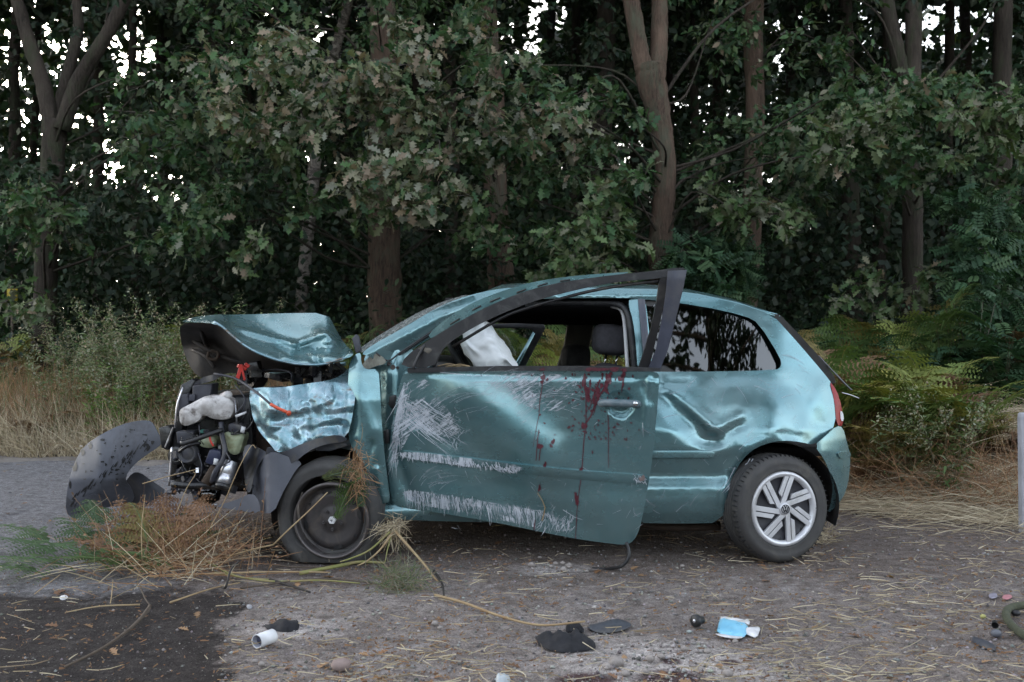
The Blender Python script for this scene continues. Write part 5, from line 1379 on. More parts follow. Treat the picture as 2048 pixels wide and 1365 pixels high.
E("small_hoses", merge(small), BLK2, kind='stuff')
E("radiator_edge", merge([ptube([(344, 895, 5.5), (341, 935, 5.5), (338, 972, 5.5)], .006, 6), ptube([(366, 775, 5.55), (354, 812, 5.53), (350, 856, 5.53)], .005, 6), ptube([(470, 800, 5.46), (474, 850, 5.45)], .005, 6)]), ALU, kind='stuff')
E("torn_flap", sheet([(384, 772), (400, 757), (424, 750), (446, 745), (440, 756), (420, 764), (404, 768)], lambda u, v: 5.52 + .02 * np.sin(u / 7.), 4, .004), GREYBLK)
E("red_wiring_plug", merge([box(W(484, 735, 5.5), (.05, .03, .02), .5, .4), box(W(478, 748, 5.48), (.02, .02, .07), .2, .3), box(W(486, 745, 5.48), (.012, .02, .09), .2, -.2), box(W(494, 731, 5.5), (.03, .02, .02), .2, .6)]), RED, bevel=.003, smooth=False)
E("plug_housing", prism([(490, 728), (515, 722), (520, 745), (498, 752)], 5.62, .08), BLK2, bevel=.006)
E("bay_cross_member", prism([(522, 748), (640, 730), (690, 724), (690, 732), (640, 738), (522, 755)], 5.95, .05), PAINT)
ds = E("dipstick", ptube([(428, 748, 5.48), (470, 757, 5.42), (510, 783, 5.28), (545, 812, 5.20)], .0065, 8), GREYBLK)
add("dipstick_grip", ptube([(541, 809, 5.205), (556, 817, 5.19), (574, 825, 5.18)], .0085, 10), ORANGE, eng)
p = W(578, 827, 5.18)
add("dipstick_ring", aim(lathe([(0, .006), (.012, .006), (.0145, .0), (.012, -.008), (0, -.008)], 18), p, p + np.array([.9, -.5, -.3])), ORANGE, eng)
# ---- liner, arch trim, undertray
def linY(u, v):
    return np.interp(u, [485, 515, 535, 560, 600, 640], [5.46, 5.40, 5.22, 5.20, 5.26, 5.42]) + .01 * sines(pxs(u, v), 41, 1 / 24.)
add("arch_liner_front", sheet([(528, 912), (545, 903), (575, 914), (606, 925), (592, 940), (577, 965), (562, 992), (548, 1026), (518, 1028), (508, 1006), (503, 980), (508, 945)], linY, 6, .005), LINER, car)
add("torn_liner_edge", sheet([(485, 895), (500, 888), (520, 898), (535, 906), (522, 922), (508, 948), (502, 985), (493, 985), (488, 952)], lambda u, v: 5.34 + .04 * np.sin((u + v * .4) / 6.) + .01 * sines(pxs(u, v), 42, 1 / 9.), 5, .005), PLASTIC, car)
add("arch_trim", sheet([(536, 892), (556, 908), (578, 900), (606, 887), (640, 875), (676, 870), (694, 878), (690, 884), (648, 889), (616, 903), (590, 925), (566, 932), (546, 922), (530, 908)], lambda u, v: 5.235 + .02 * np.sin((u - v) / 22.) + .006 * sines(pxs(u, v), 43, 1 / 14.), 5, .02), PLASTIC, car)
add("undertray", sheet([(430, 1012), (470, 1002), (505, 985), (520, 1005), (520, 1028), (480, 1022), (445, 1016)], lambda u, v: 5.38 + (u - 430) * -.0015 + .0 * v, 7, .006), LINER, car)
V, Fc = ICO2; add("fog_lamp", (V * [.075, .05, .055] + W(416, 990, 5.52), Fc), GLASS, car)
add("lamp_bowl", (V * [.072, .06, .052] + W(416, 990, 5.58), Fc), RUST, car)
add("bumper_bracket", prism([(382, 984), (394, 984), (400, 1012), (390, 1010)], 5.46, .02), GREYBLK, car)
add("lower_grille_strip", ptube([(392, 1010, 5.44), (412, 1012, 5.42), (434, 1009, 5.42)], .006), ALU, car)
add("front_cross_member", box((-1.42, 6.2, .36), (.12, 1.3, .14)), BLK2, car)

# ---- the open driver's door
def doorBase(u, v):
    y = 5.30 - (u - 790) * .00066
    prof = np.interp(v - (u - 790) * .05, [700, 742, 760, 800, 860, 900, 935, 960, 985, 1040, 1100], [-.02, -.02, -.018, -.012, .0, .010, .018, .032, .034, .060, .095])
    return y + prof
def doorY(u, v):
    y = doorBase(u, v)
    d, t = seg(u, v, (930, 800), (1090, 920)); y = y - .052 * np.exp(-(d / 60) ** 2)
    d, t = seg(u, v, (850, 760), (1000, 960)); y = y + .016 * np.exp(-(d / 42) ** 2)
    d, t = seg(u, v, (1180, 760), (1240, 930)); y = y + .012 * np.exp(-(d / 60) ** 2)
    d, t = seg(u, v, (830, 830), (900, 880)); y = y + .012 * np.exp(-(d / 22) ** 2)
    d, t = seg(u, v, (785, 890), (820, 990)); y = y + .020 * np.exp(-(d / 14) ** 2)
    d, t = seg(u, v, (1300, 760), (1290, 860)); y = y - .016 * np.exp(-(d / 6) ** 2)
    d, t = seg(u, v, (1286, 770), (1300, 800)); y = y + .012 * np.exp(-(d / 9) ** 2)
    d, t = seg(u, v, (860, 748), (1320, 756)); y = y + .010 * np.exp(-(d / 4.5) ** 2)
    d, t = seg(u, v, (1000, 1000), (1180, 1060)); y = y + .008 * np.exp(-(d / 26) ** 2)
    r = np.hypot(u - 1241, v - 809); y = y + .030 * np.clip((27 - r) / 6, 0, 1)
    return y + .0022 * sines(pxs(u, v), 17, 1 / 60.)
door = empty("driver_door", (0, 0, 0)); door.parent = car; do = W(795, 900, 5.3) * [1, 1, 0]; door.location = do - np.array([.35, 6.0, 0]); ORIG[door.name] = do
DO = [(808, 745), (860, 744), (1000, 743), (1150, 742), (1270, 742), (1312, 744), (1319, 752), (1316, 800), (1309, 880), (1300, 950), (1288, 1020), (1279, 1060), (1268, 1082), (1254, 1090), (1230, 1089), (1150, 1078), (1080, 1064), (1000, 1047), (900, 1030), (820, 1017), (786, 1010), (779, 975), (776, 930), (780, 885), (786, 840), (793, 795), (800, 765)]
skin = add("door_skin", sheet(DO, doorY, 6, .045, 1), PAINT, door)
D_ = lambda n_, vf, m, **k: add(n_, vf, m, door, **k)
D_("window_sill_strip", sheet([(815, 737), (1000, 733), (1200, 733), (1320, 737), (1321, 744), (1200, 742), (1000, 742), (815, 746)], lambda u, v: doorBase(u, v + 12) - .004, 8, .05, 0), SEAL)
md = sheet([(796, 904), (810, 902), (900, 912), (1040, 930), (1180, 944), (1286, 950), (1296, 958), (1292, 969), (1180, 962), (1040, 948), (900, 930), (800, 918)], lambda u, v: doorY(u, v) - .012 + .010 * ((v - (909 + (u - 800) * .1)) / 10.) ** 2 * .4, 4.5, .012, 1)
mo = D_("side_moulding", md, PAINT)
hb = W(1241, 809, float(doorY(np.array([1241.]), np.array([840.]))[0]))
hd = D_("door_handle", merge([tube(smooth_path([W(1199, 807, 5.005), W(1215, 806, 4.968), W(1245, 807, 4.955), W(1270, 808, 4.962), W(1283, 809, 4.985)], 5), [.014] + [.0195] * 18 + [.017] * 2, 16)]), simple("scratched grey green handle", (.13, .17, .19), .4, c2=(.09, .13, .15), ns=18, dirt=(.28, .28, .30)))
p = W(1271, 808, 4.944)
add("lock_barrel", aim(lathe([(0, .006), (.010, .006), (.0125, .002), (.014, 0)], 20), p, p + np.array([.1, -1, 0])), CHROME, door)
# window frame: bent arch, upright end plate, inner channel
def frY(u, v): return np.interp(u, [780, 900, 1100, 1300, 1375], [5.33, 5.20, 5.04, 4.90, 4.85]) + np.clip((v - 560) / 180, 0, 1) * np.clip((u - 1200) / 100, 0, 1) * .10
FRAME = [(800, 735), (812, 712), (850, 685), (900, 654), (950, 626), (1000, 602), (1050, 583), (1100, 569), (1160, 559), (1230, 550), (1300, 543), (1366, 534), (1370, 541), (1336, 548), (1333, 556), (1240, 563), (1180, 574), (1120, 588), (1060, 605), (1000, 629), (950, 653), (900, 684), (878, 708), (868, 736)]
frm = D_("window_frame", sheet(FRAME, frY, 6, .045, 1), SEAL)
PLATE = [(1336, 542), (1374, 540), (1366, 580), (1350, 645), (1336, 700), (1321, 738), (1296, 740), (1312, 700), (1324, 640), (1332, 585)]
add("end_plate", sheet(PLATE, lambda u, v: frY(u, v) - .012 - .01 * np.clip((u - np.interp(v, [540, 740], [1350, 1305])) / 20, -1, 1) ** 2, 6, .012, 0), TRIM, frm, label="light grey end plate of the window frame")
add("inner_channel", sheet([(1320, 556), (1338, 552), (1330, 600), (1318, 655), (1306, 705), (1298, 739), (1276, 739), (1290, 700), (1304, 650), (1314, 600)], lambda u, v: frY(u, v) + .006, 6, .03, 0), BLACK, frm)
add("glass_run", ptube([(905, 694, 5.235), (1000, 638, 5.14), (1060, 615, 5.09), (1120, 598, 5.05), (1180, 583, 5.0), (1240, 572, 4.965), (1326, 561, 4.91)], .008), BLACK, frm)
FL = [(856, 668), (900, 632), (950, 603), (1000, 584), (1050, 568), (1100, 558), (1160, 551), (1230, 546), (1265, 544), (1230, 552), (1160, 561), (1100, 571), (1050, 585), (1000, 604), (950, 628), (900, 656), (862, 680)]
fl = add("frame_flange", sheet(FL, lambda u, v: frY(u, v) + .02, 5, .03, 1), PAINT, frm)
for (u0, v0), (u1, v1) in [((900, 649), (919, 638)), ((944, 621), (962, 612)), ((980, 604), (1000, 596)), ((1033, 586), (1052, 579)), ((1075, 573), (1095, 567)), ((1120, 563), (1140, 560))]:
    add("slot", prism([(u0, v0 - 1.6), (u1, v1 - 1.6), (u1, v1 + 1.6), (u0, v0 + 1.6)], [float(frY(np.array([u0]), 0)[0]) + .016, float(frY(np.array([u1]), 0)[0]) + .016] * 1 + [float(frY(np.array([u1]), 0)[0]) + .016, float(frY(np.array([u0]), 0)[0]) + .016], .01), BLACK, fl)
mp = D_("mirror_plate", sheet([(836, 700), (880, 676), (878, 705), (866, 736), (826, 738)], lambda u, v: 5.27 + .012 * np.sin(u / 4.) + 0 * v, 5, .02, 0), CRUMPLED, label="torn bare metal where the mirror was mounted")
add("mirror_hole", merge([prism([(858, 712), (866, 710), (868, 722), (861, 724)], 5.25, .01), prism([(851, 735), (855, 735), (855, 738), (851, 738)], 5.25, .01)]), BLACK, mp)
add("torn_trim", sheet([(836, 698), (870, 676), (884, 674), (876, 700), (862, 712), (850, 704)], lambda u, v: 5.255 + .01 * sines(pxs(u, v), 5, 1 / 6.), 4, .006, 0), BEIGE, mp)
D_("window_corner_seal", merge([ptube([(868, 734, 5.24), (884, 700, 5.24), (905, 676, 5.24)], .007), ptube([(826, 738, 5.24), (836, 715, 5.25), (850, 690, 5.26)], .008)]), SEAL)
D_("hanging_seal", ptube([(1252, 1085, 5.0), (1257, 1098, 4.99), (1258, 1112, 4.98), (1252, 1125, 4.98), (1240, 1134, 5.0), (1215, 1138, 5.1), (1185, 1137, 5.15)], [.009] * 20 + [.006] * 5, 8), SEAL, label="black rubber strip trailing from the door's lower corner")
# white scratches
rg = np.random.default_rng(3); S1 = []
for k in range(90):      # front edge
    t = rg.uniform(); u0 = np.interp(t, [0, .5, 1], [806, 792, 783]) + abs(rg.normal(0, 7)); v0 = 765 + 165 * t
    a = rg.normal(R(100), .16); L = rg.uniform(10, 42); S1.append(([(u0, v0), (u0 + math.cos(a) * L, v0 + math.sin(a) * L)], rg.uniform(.4, 1.5), .3))
for k in range(120):      # fan from the front edge
    t = rg.uniform() ** 1.4; u0 = 800 + 125 * t + rg.normal(0, 7); v0 = 802 + 62 * t + rg.normal(0, 9) * (1 + t)
    a = rg.choice([rg.normal(R(28), .12), rg.normal(R(65), .15), rg.normal(R(112), .18)]); L = rg.uniform(8, 46) * (1.1 - .6 * t); S1.append(([(u0, v0), (u0 + math.cos(a) * L, v0 + math.sin(a) * L)], rg.uniform(.35, 1.1), .25))
for k in range(40):       # long ones
    u0, v0 = rg.uniform(806, 850), rg.uniform(800, 850); a = rg.normal(R(35), .12); L = rg.uniform(50, 110); S1.append(([(u0, v0), (u0 + math.cos(a) * L * .5, v0 + math.sin(a) * L * .5 + 2), (u0 + math.cos(a) * L, v0 + math.sin(a) * L)], rg.uniform(.6, 1.2), .3))
for k in range(330):      # along the lower edge
    t = rg.uniform() ** .9; u0 = 806 + 300 * t; v0 = 983 + 47 * t + rg.normal(0, 4); a = rg.normal(R(82), .16); L = (5 + 32 * rg.uniform() ** 1.3) * (1 - .15 * t) * (.6 + .5 * abs(math.sin(u0 / 23.))) * (1 if t < .9 else .6)
    S1.append(([(u0, v0), (u0 + math.cos(a) * L, v0 + math.sin(a) * L)], rg.uniform(.4, 1.35), .3))
for k in range(60):
    u0, v0 = rg.uniform(1080, 1150), rg.uniform(1030, 1062); a = rg.normal(R(120), .25); L = rg.uniform(6, 18); S1.append(([(u0, v0), (u0 + math.cos(a) * L, v0 + math.sin(a) * L)], rg.uniform(.5, 1.1), .3))
for k in range(90):       # stray
    u0, v0 = rg.uniform(830, 1290), rg.uniform(750, 1060); a = rg.uniform(0, 3.1); L = rg.uniform(5, 20); S1.append(([(u0, v0), (u0 + math.cos(a) * L, v0 + math.sin(a) * L)], rg.uniform(.4, .8), .2))
for k in range(80):       # sweeping arcs
    cx, cy, r_ = rg.choice([[1120, 860, 95], [900, 990, 60], [960, 860, 100], [1060, 830, 90]]) + rg.normal(0, 12, 3); a0 = rg.uniform(3.4, 4.6); da = rg.uniform(.3, .9)
    S1.append(([(cx + r_ * math.cos(a0 + da * q), cy + r_ * .75 * math.sin(a0 + da * q)) for q in np.linspace(0, 1, 6)], .42, .2))
for q in [[(1112, 943), (1150, 950), (1230, 952), (1275, 948)], [(1285, 846), (1287, 875)], [(1126, 1020), (1150, 1035), (1165, 1040)], [(1000, 1010), (1014, 1028)], [(880, 745), (950, 752), (1040, 750), (1068, 740)]]: S1.append((q, 1.3, .5))
for nm, poly, mt in [("scraped_patch", [(806, 768), (850, 752), (872, 790), (910, 838), (925, 868), (880, 876), (830, 850), (800, 905), (786, 935), (782, 900), (793, 820)], SCRAPE_D),
                     ("scraped_band", [(806, 980), (850, 984), (920, 995), (1000, 1008), (1080, 1022), (1140, 1040), (1140, 1066), (1080, 1058), (1000, 1040), (920, 1024), (850, 1012), (812, 1000)], SCRAPE_V),
                     ("scuffed_haze", [(960, 752), (1060, 745), (1150, 752), (1165, 800), (1100, 830), (1020, 800)], SCRAPE_D)]:
    add(nm, sheet(poly, lambda u, v: doorY(u, v) - .0016, 6, 0, 1), mt, skin)
add("scratch_marks", strokes(S1, doorY, .003, 8), SCRATCH, skin, kind='stuff')
S2 = []
for k in range(150):
    t = rg.uniform(); u0 = 799 + 240 * t; v0 = np.interp(u0, [800, 900, 1040], [904, 916, 934]) + rg.uniform(0, 9) ; a = rg.normal(R(95 if k % 2 else 70), .3); L = rg.uniform(4, 11)
    S2.append(([(u0, v0), (u0 + math.cos(a) * L, v0 + math.sin(a) * L)], rg.uniform(.8, 1.9), .5))
for k in range(36):
    u0, v0 = rg.uniform(990, 1040), rg.uniform(932, 945); a = rg.normal(R(40), .3); L = rg.uniform(4, 12); S2.append(([(u0, v0), (u0 + math.cos(a) * L, v0 + math.sin(a) * L)], 1.5, .5))
for k in range(26):
    u0, v0 = rg.uniform(1268, 1292), rg.uniform(950, 964); a = rg.normal(R(80), .5); L = rg.uniform(3, 9); S2.append(([(u0, v0), (u0 + math.cos(a) * L, v0 + math.sin(a) * L)], 1.4, .5))
add("scraped_band", sheet([(799, 904), (850, 906), (900, 912), (1000, 925), (1040, 932), (1040, 946), (960, 938), (880, 926), (805, 916)], lambda u, v: doorY(u, v) - .0145, 5, 0, 1), SCRAPE_V, mo)
add("scuff_marks", strokes(S2, lambda u, v: doorY(u, v) - .012, .004, 6), SCRATCH, mo, kind='stuff')
add("hub_scuff", blobs([(1285, 957, 5, 6), (1281, 959, 3, 4)], lambda u, v: doorY(u, v) - .016, .004), simple("scuffed brown primer", (.19, .14, .13), .8), mo)
# dried red runs
runs = [([(1087, 745), (1084, 775), (1080, 800), (1078, 830), (1072, 860), (1066, 895)], 1.8, .9), ([(1078, 860), (1075, 880), (1072, 922)], 2.0, 1.6), ([(1081, 895), (1078, 922)], 2, 1.5),
        ([(1170, 748), (1171, 780), (1172, 800), (1172, 850), (1168, 880), (1166, 910), (1163, 950), (1158, 985), (1154, 1020), (1151, 1078)], 2.2, 1.2), ([(1216, 830), (1217, 870), (1217, 936)], 1.5, 1.2), ([(1248, 745), (1246, 765), (1243, 785)], 4, 1.6),
        ([(1222, 745), (1213, 772), (1200, 790), (1190, 810), (1182, 832), (1170, 850)], 4.5, 2.2), ([(1200, 760), (1188, 790), (1178, 820)], 3.5, 1.2), ([(1068, 1060), (1070, 1040)], 2, 1.5), ([(1151, 985), (1153, 1010)], 5, 3), ([(1185, 775), (1195, 800), (1187, 830)], 2, 1)]
add("dried_red_stain", merge([strokes(runs, doorY, .0035, 5), blobs([(1168, 762, 4, 13), (1174, 783, 5, 12), (1180, 768, 2.5, 8), (1176, 796, 5, 7), (1168, 852, 5, 8), (1218, 757, 5, 13), (1212, 772, 5, 10), (1196, 788, 5, 11), (1203, 772, 3, 7), (1188, 800, 4, 7), (1205, 752, 2, 6), (1086, 755, 4, 6), (1084, 764, 3, 4), (1106, 884, 4, 5), (1102, 892, 3, 4), (1080, 893, 5, 6), (1090, 930, 3, 6), (1079, 977, 3, 6), (1154, 1000, 4, 9), (1162, 940, 3, 6), (1247, 750, 5, 6), (1240, 758, 4, 6), (1138, 855, 3, 2.6), (1146, 852, 2.5, 2), (1144, 862, 2, 2), (1094, 760, 2.5, 2.5), (1080, 830, 2, 2), (1089, 847, 2, 2), (1258, 778, 2, 3), (1185, 905, 2, 2.5)]
    + [(rg.normal(1195, 32), rg.uniform(748, 880), rg.uniform(.8, 2.2), rg.uniform(.9, 2.6)) for _ in range(120)] + [(rg.uniform(1062, 1110), rg.uniform(750, 930), rg.uniform(.7, 1.6), rg.uniform(.8, 1.8)) for _ in range(16)], doorY, .0038)]), BLOOD, skin, kind='stuff')
add("sill_stain", blobs([(1085, 739, 5, 3), (1195, 739, 20, 4), (1228, 739, 12, 4), (1248, 740, 8, 3), (1180, 740, 8, 4)], lambda u, v: doorBase(u, v + 12) - .004, .004), BLOOD, door)
add("bark_shred", strokes([([(1075, 986), (1084, 1000), (1090, 1015), (1088, 1028), (1084, 1042)], 1.6, 2.2)], doorY, .012, 5), STRAWM, skin)

# ================================================================== THINGS ON AND BY THE ROAD
def gp(u, v, h=0.0):
    p = G(u, v); p[2] = h; return p
def one(name, vf, mat, label, cat, group=None, smooth=True, bevel=0):
    return add(name, vf, mat, None, smooth=smooth, bevel=bevel, label=label, cat=cat, group=group)
# detached bumper liner
def shellY(u, v):
    c = np.interp(u, [130, 200, 260, 330], [1010, 935, 900, 872])
    return 6.02 + .10 * np.cos((v - c) / 70.) * -1 + np.clip((v - 960) / 80, 0, 1) * .18 + np.clip((200 - u) / 80, 0, 1) * .16 + .012 * sines(pxs(u, v), 91, 1 / 30.)
dl = one("detached_liner", sheet([(131, 1025), (133, 985), (142, 945), (152, 918), (168, 892), (200, 870), (240, 850), (272, 842), (297, 841), (307, 848), (316, 866), (326, 884), (318, 894), (296, 908), (272, 926), (255, 945), (250, 962), (262, 975), (270, 1000), (250, 1012), (205, 1016), (165, 1032), (148, 1040)], shellY, 6, .006), LINER,
    "big curved scuffed grey plastic liner torn off and lying before the engine", 'car part')
add("lower_flap", sheet([(248, 968), (264, 946), (280, 945), (300, 960), (318, 972), (332, 982), (316, 1000), (296, 1014), (262, 1016), (240, 1018)], lambda u, v: 6.12 + .05 * np.sin((u - v) / 25.), 6, .006), PLASTIC, dl)
add("pale_crease", sheet([(150, 1030), (160, 1000), (176, 990), (200, 990), (214, 1000), (200, 1012), (178, 1020), (168, 1034)], lambda u, v: shellY(u, v) - .02 - .012 * np.sin((u + v) / 14.), 6, .006), LINER, dl)
sp = [(150, 935, 4, 9), (165, 905, 4, 7), (180, 893, 5, 4), (140, 970, 3, 6), (262, 860, 3, 2), (290, 870, 4, 2), (234, 940, 5, 2), (205, 880, 6, 2), (148, 1000, 2, 2), (296, 895, 5, 6), (305, 885, 4, 3)]
add("dirt_mark", blobs(sp, shellY, .004), BLACK, dl, kind='stuff')
rg = np.random.default_rng(93)
add("scuff_mark", merge([strokes([([(140 + a, 1000 - a * .75 + b), (146 + a, 990 - a * .75 + b)], 2.2, .6) for a, b in zip(rg.uniform(0, 150, 60), np.abs(rg.normal(0, 9, 60)) - 2)], shellY, .004, 6), blobs([(rg.uniform(160, 300), rg.uniform(860, 960), rg.uniform(.8, 3), rg.uniform(.8, 2.5)) for _ in range(40)], shellY, .004)]), BLACK, dl, kind='stuff')

# roadside post
pp = empty("roadside_post", (3.07, 6.05, 0), label="pale grey plastic roadside post cut off by the right photo edge", cat='post')
def postq(u0, u1, v0, v1, Y, d): return prism([(u0, v0 + 2), (u0 + 4, v0), (u1, v0), (u1 + 10, v1), (u0 + 16, v1)], Y, d)
pc = W(2052, 900, 6.0)
Vp = []
hts = [0, .2, .4, .6, .72, .745]; wv_ = [.062, .060, .058, .056, .055, .048]
prof = np.array([(-1, .25), (-.85, -.35), (-.35, -.6), (.35, -.6), (.85, -.35), (1, .25), (.5, .3), (-.5, .3)])
lean = -.030
for hh, ww in zip(hts, wv_):
    for a, b in prof: Vp.append((3.155 + lean * hh / 1.0 + a * ww, 6.05 + b * ww, hh - .02))
m = len(prof); Fp = [[i * m + j, i * m + (j + 1) % m, (i + 1) * m + (j + 1) % m, (i + 1) * m + j] for i in range(len(hts) - 1) for j in range(m)] + [[(len(hts) - 1) * m + j for j in range(m)]]
add("shaft", (np.array(Vp), Fp), POST, pp, smooth=False, bevel=.006)
add("reflector_panel", (lambda V, Fc: (V, Fc))(*box((3.165, 6.005, .60), (.05, .012, .18))), WHITE, pp, bevel=.003)

# white cap and other litter
a, b = gp(514, 1298), gp(556, 1282)
ax_ = norm(b - a); L = .085; c0 = a + np.array([0, 0, .028])
cap = one("plastic_tube", aim(lathe([(.024, .0), (.027, .002), (.027, -L), (.024, -L - .003), (0, -L - .003)], 32), c0, c0 - ax_), WHITE, "white plastic tube cap lying open end to the left on the dirt", 'cap')
add("inner_wall", aim(lathe([(.024, .0), (.0215, -.004), (.0215, -.06), (0, -.06)], 32), c0, c0 - ax_), simple("grey inside", (.35, .36, .42), .6), cap)
add("core", aim(lathe([(0, -.012), (.012, -.012), (.014, -.02), (.014, -.06)], 18), c0, c0 - ax_), BLUEBLACK, cap)
def rag(name, outline, h, mat, label, cat, seed, step=5, jag=0):
    """a crumpled sheet lying on the ground: outline in photo pixels, height h"""
    o = resample(chaikin(outline, 1), step); c = o.mean(0)
    if jag: o = c + (o - c) * (1 + jag * (sines(o, seed, 1 / 18.) + .6 * sines(o, seed + 3, 1 / 5.)))[:, None]
    g = np.stack(np.meshgrid(np.arange(o[:, 0].min(), o[:, 0].max(), step), np.arange(o[:, 1].min(), o[:, 1].max(), step * .7)), -1).reshape(-1, 2); g = g[inside(o, g)]
    if len(g):
        dm = np.min(np.hypot(g[:, None, 0] - o[None, :, 0], g[:, None, 1] - o[None, :, 1]), 1); g = g[dm > step * .5]; dm = dm[dm > step * .5]
    p = np.vstack([o, g]); n = len(o)
    vs, _, fs, *_ = geometry.delaunay_2d_cdt([Vector((q[0], -q[1])) for q in p], [(i, (i + 1) % n) for i in range(n)], [], 1, 1e-4)
    q = np.array([[a.x, -a.y] for a in vs]); dm = np.min(np.hypot(q[:, None, 0] - o[None, :, 0], q[:, None, 1] - o[None, :, 1]), 1)
    hh = .006 * np.clip(dm / 6, .1, 1) + h * (1 - np.exp(-dm / 7)) * (.45 + .7 * np.abs(sines(q, seed, 1 / 9.)) + .25 * np.abs(sines(q, seed + 2, 1 / 3.5))) + .003 * sines(q, seed + 1, 1 / 4.)
    V = np.array([gp(a, b, 0) for a, b in q]); V[:, 2] = np.maximum(hh, .004)
    Vb = V.copy(); Vb[:, 2] = .001
    Fc = [list(f) if True else f for f in fs]; m = len(V)
    e = {(f[i], f[(i + 1) % 3]) for f in fs for i in range(3)}
    rim = [x for x in e if (x[1], x[0]) not in e]
    return one(name, (np.vstack([V, Vb]), Fc + [[x[1], x[0], m + x[0], m + x[1]] for x in rim]), mat, label, cat)
rag("black_glove", [(526, 1250), (545, 1252), (556, 1240), (575, 1243), (596, 1243), (600, 1254), (594, 1264), (570, 1266), (552, 1263), (536, 1262)], .03, CLOTHM, "crumpled black rubber scrap just behind the white cap", 'scrap', 1)
rag("black_cloth", [(1068, 1280), (1080, 1272), (1110, 1268), (1135, 1272), (1150, 1262), (1168, 1272), (1190, 1285), (1192, 1300), (1170, 1303), (1130, 1308), (1090, 1300)], .028, CLOTHM, "crumpled black cloth with straw on it in the foreground", 'cloth', 3)
rag("cloth_strap", [(1128, 1262), (1140, 1250), (1155, 1250), (1168, 1258), (1168, 1268), (1150, 1262), (1138, 1268)], .05, CLOTHM, "black looped strap at the back edge of the black cloth", 'strap', 9)
rag("dark_flap", [(1170, 1253), (1200, 1248), (1230, 1238), (1258, 1246), (1264, 1254), (1240, 1264), (1205, 1268), (1186, 1264)], .010, PLASTIC, "flat dark grey plastic piece right of the black cloth", 'scrap', 5)
pk = rag("blue_packet", [(1442, 1236), (1470, 1240), (1496, 1248), (1494, 1275), (1470, 1275), (1434, 1268), (1436, 1252)], .010, CYAN, "light blue and clear torn packet on the ground below the rear wheel", 'packet', 6)
def pk_strip(o, m, s): 
    q = rag("strip", o, .014, m, "x", "x", s); q.parent = pk; q.location = q.location - pk.location; q.name = "packet_edge"
    for k in ("label", "category"): del q[k]
pk_strip([(1442, 1234), (1472, 1238), (1500, 1244), (1498, 1252), (1470, 1246), (1440, 1241)], PAPERWHITE, 7)
pk_strip([(1490, 1257), (1506, 1256), (1522, 1255), (1514, 1278), (1498, 1272), (1490, 1268)], PAPERWHITE, 8)
pk_strip([(1430, 1268), (1468, 1274), (1490, 1276), (1470, 1279), (1440, 1274)], PAPERWHITE, 10)
p = gp(1388, 1256, .028)
kn = one("plastic_plug", aim(lathe([(0, .0), (.022, .0), (.026, -.004), (.026, -.02), (.016, -.024), (.016, -.05), (0, -.05)], 22), p, p + np.array([-.8, -.6, .1])), BLACK, "small round black plastic knob left of the blue packet", 'knob')
add("screw_head", aim(lathe([(0, .002), (.007, .002), (.008, 0)], 10), p, p + np.array([-.8, -.6, .1])), ALU, kn)
hp = [gp(2062, 1290, .02), gp(2040, 1276, .02), gp(2020, 1258, .022), gp(2012, 1240, .022), gp(2020, 1226, .02), gp(2050, 1220, .02), gp(2090, 1222, .02)]
one("mossy_hose", tube(smooth_path(hp, 6), .017, 10), ROPE, "curved mossy green hose end at the right photo edge", 'hose')
bl = one("grey_bulb", (ICO2[0] * [.022, .018, .017] + gp(1992, 1276, .018), ICO2[1]), simple("blue grey glassy plastic", (.12, .125, .145), .5), "grey crumpled bulb shaped scrap beside the mossy hose", 'scrap')
add("bulb_tip", aim(lathe([(.014, 0), (.010, .025), (0, .03)], 10), gp(1990, 1266, .03), gp(1988, 1256, .05)), BLACK, bl)
rag("dark_shard", [(1942, 1277), (1956, 1276), (1984, 1288), (1996, 1300), (1988, 1304), (1964, 1296), (1946, 1286)], .018, PLASTIC, "dark blue grey plastic shard left of the mossy hose", 'shard', 11)
one("dark_pebble", (ICO2[0] * [.02, .018, .014] + gp(2032, 1232, .012), ICO2[1]), BLACK, "small black lump inside the curve of the hose", 'lump')
rag("pink_scrap", [(2006, 1192), (2020, 1190), (2026, 1196), (2014, 1201), (2004, 1198)], .004, simple("pink paper", (.5, .22, .24), .7), "small pink paper scrap above the mossy hose", 'scrap', 12, 3)
rag("grey_scrap", [(1976, 1190), (1992, 1186), (1996, 1196), (1980, 1199)], .004, simple("lilac film", (.30, .28, .34), .5), "small lilac grey film scrap left of the pink scrap", 'scrap', 13, 3)
rag("white_scrap", [(120, 1194), (132, 1191), (137, 1197), (126, 1202), (119, 1199)], .015, PAPERWHITE, "small white paper scrap on the dark soil below the bracken heap", 'scrap', 14, 3)
rag("clear_scrap", [(988, 1358), (1000, 1354), (1016, 1355), (1024, 1362), (1014, 1372), (992, 1370)], .03, simple("cloudy clear plastic", (.42, .46, .48), .3), "cloudy clear plastic scrap at the bottom photo edge", 'scrap', 15, 4)
rag("light_fleck", [(492, 1212), (502, 1210), (506, 1218), (496, 1220)], .012, simple("grey card", (.33, .33, .35), .7), "pale grey card scrap behind the black glove", 'scrap', 16, 3)
one("yellow_stone", (ICO2[0] * [.013, .011, .010] + gp(1966, 1239, .012), ICO2[1]), simple("yellow stone", (.42, .40, .14), .6), "small pale yellow ball left of the mossy hose", 'stone')
rg = np.random.default_rng(14)
def stone(u, v, r, label, group=None, m=CONCRETE, sq=.7):
    V = ICO2[0] * (1 + .22 * sines(ICO2[0], int(u), 2.2)[:, None]) * [r, r * .85, r * sq]
    return one("stone", (V + gp(u, v, r * sq * .6), ICO2[1]), m, label, 'stone', group)
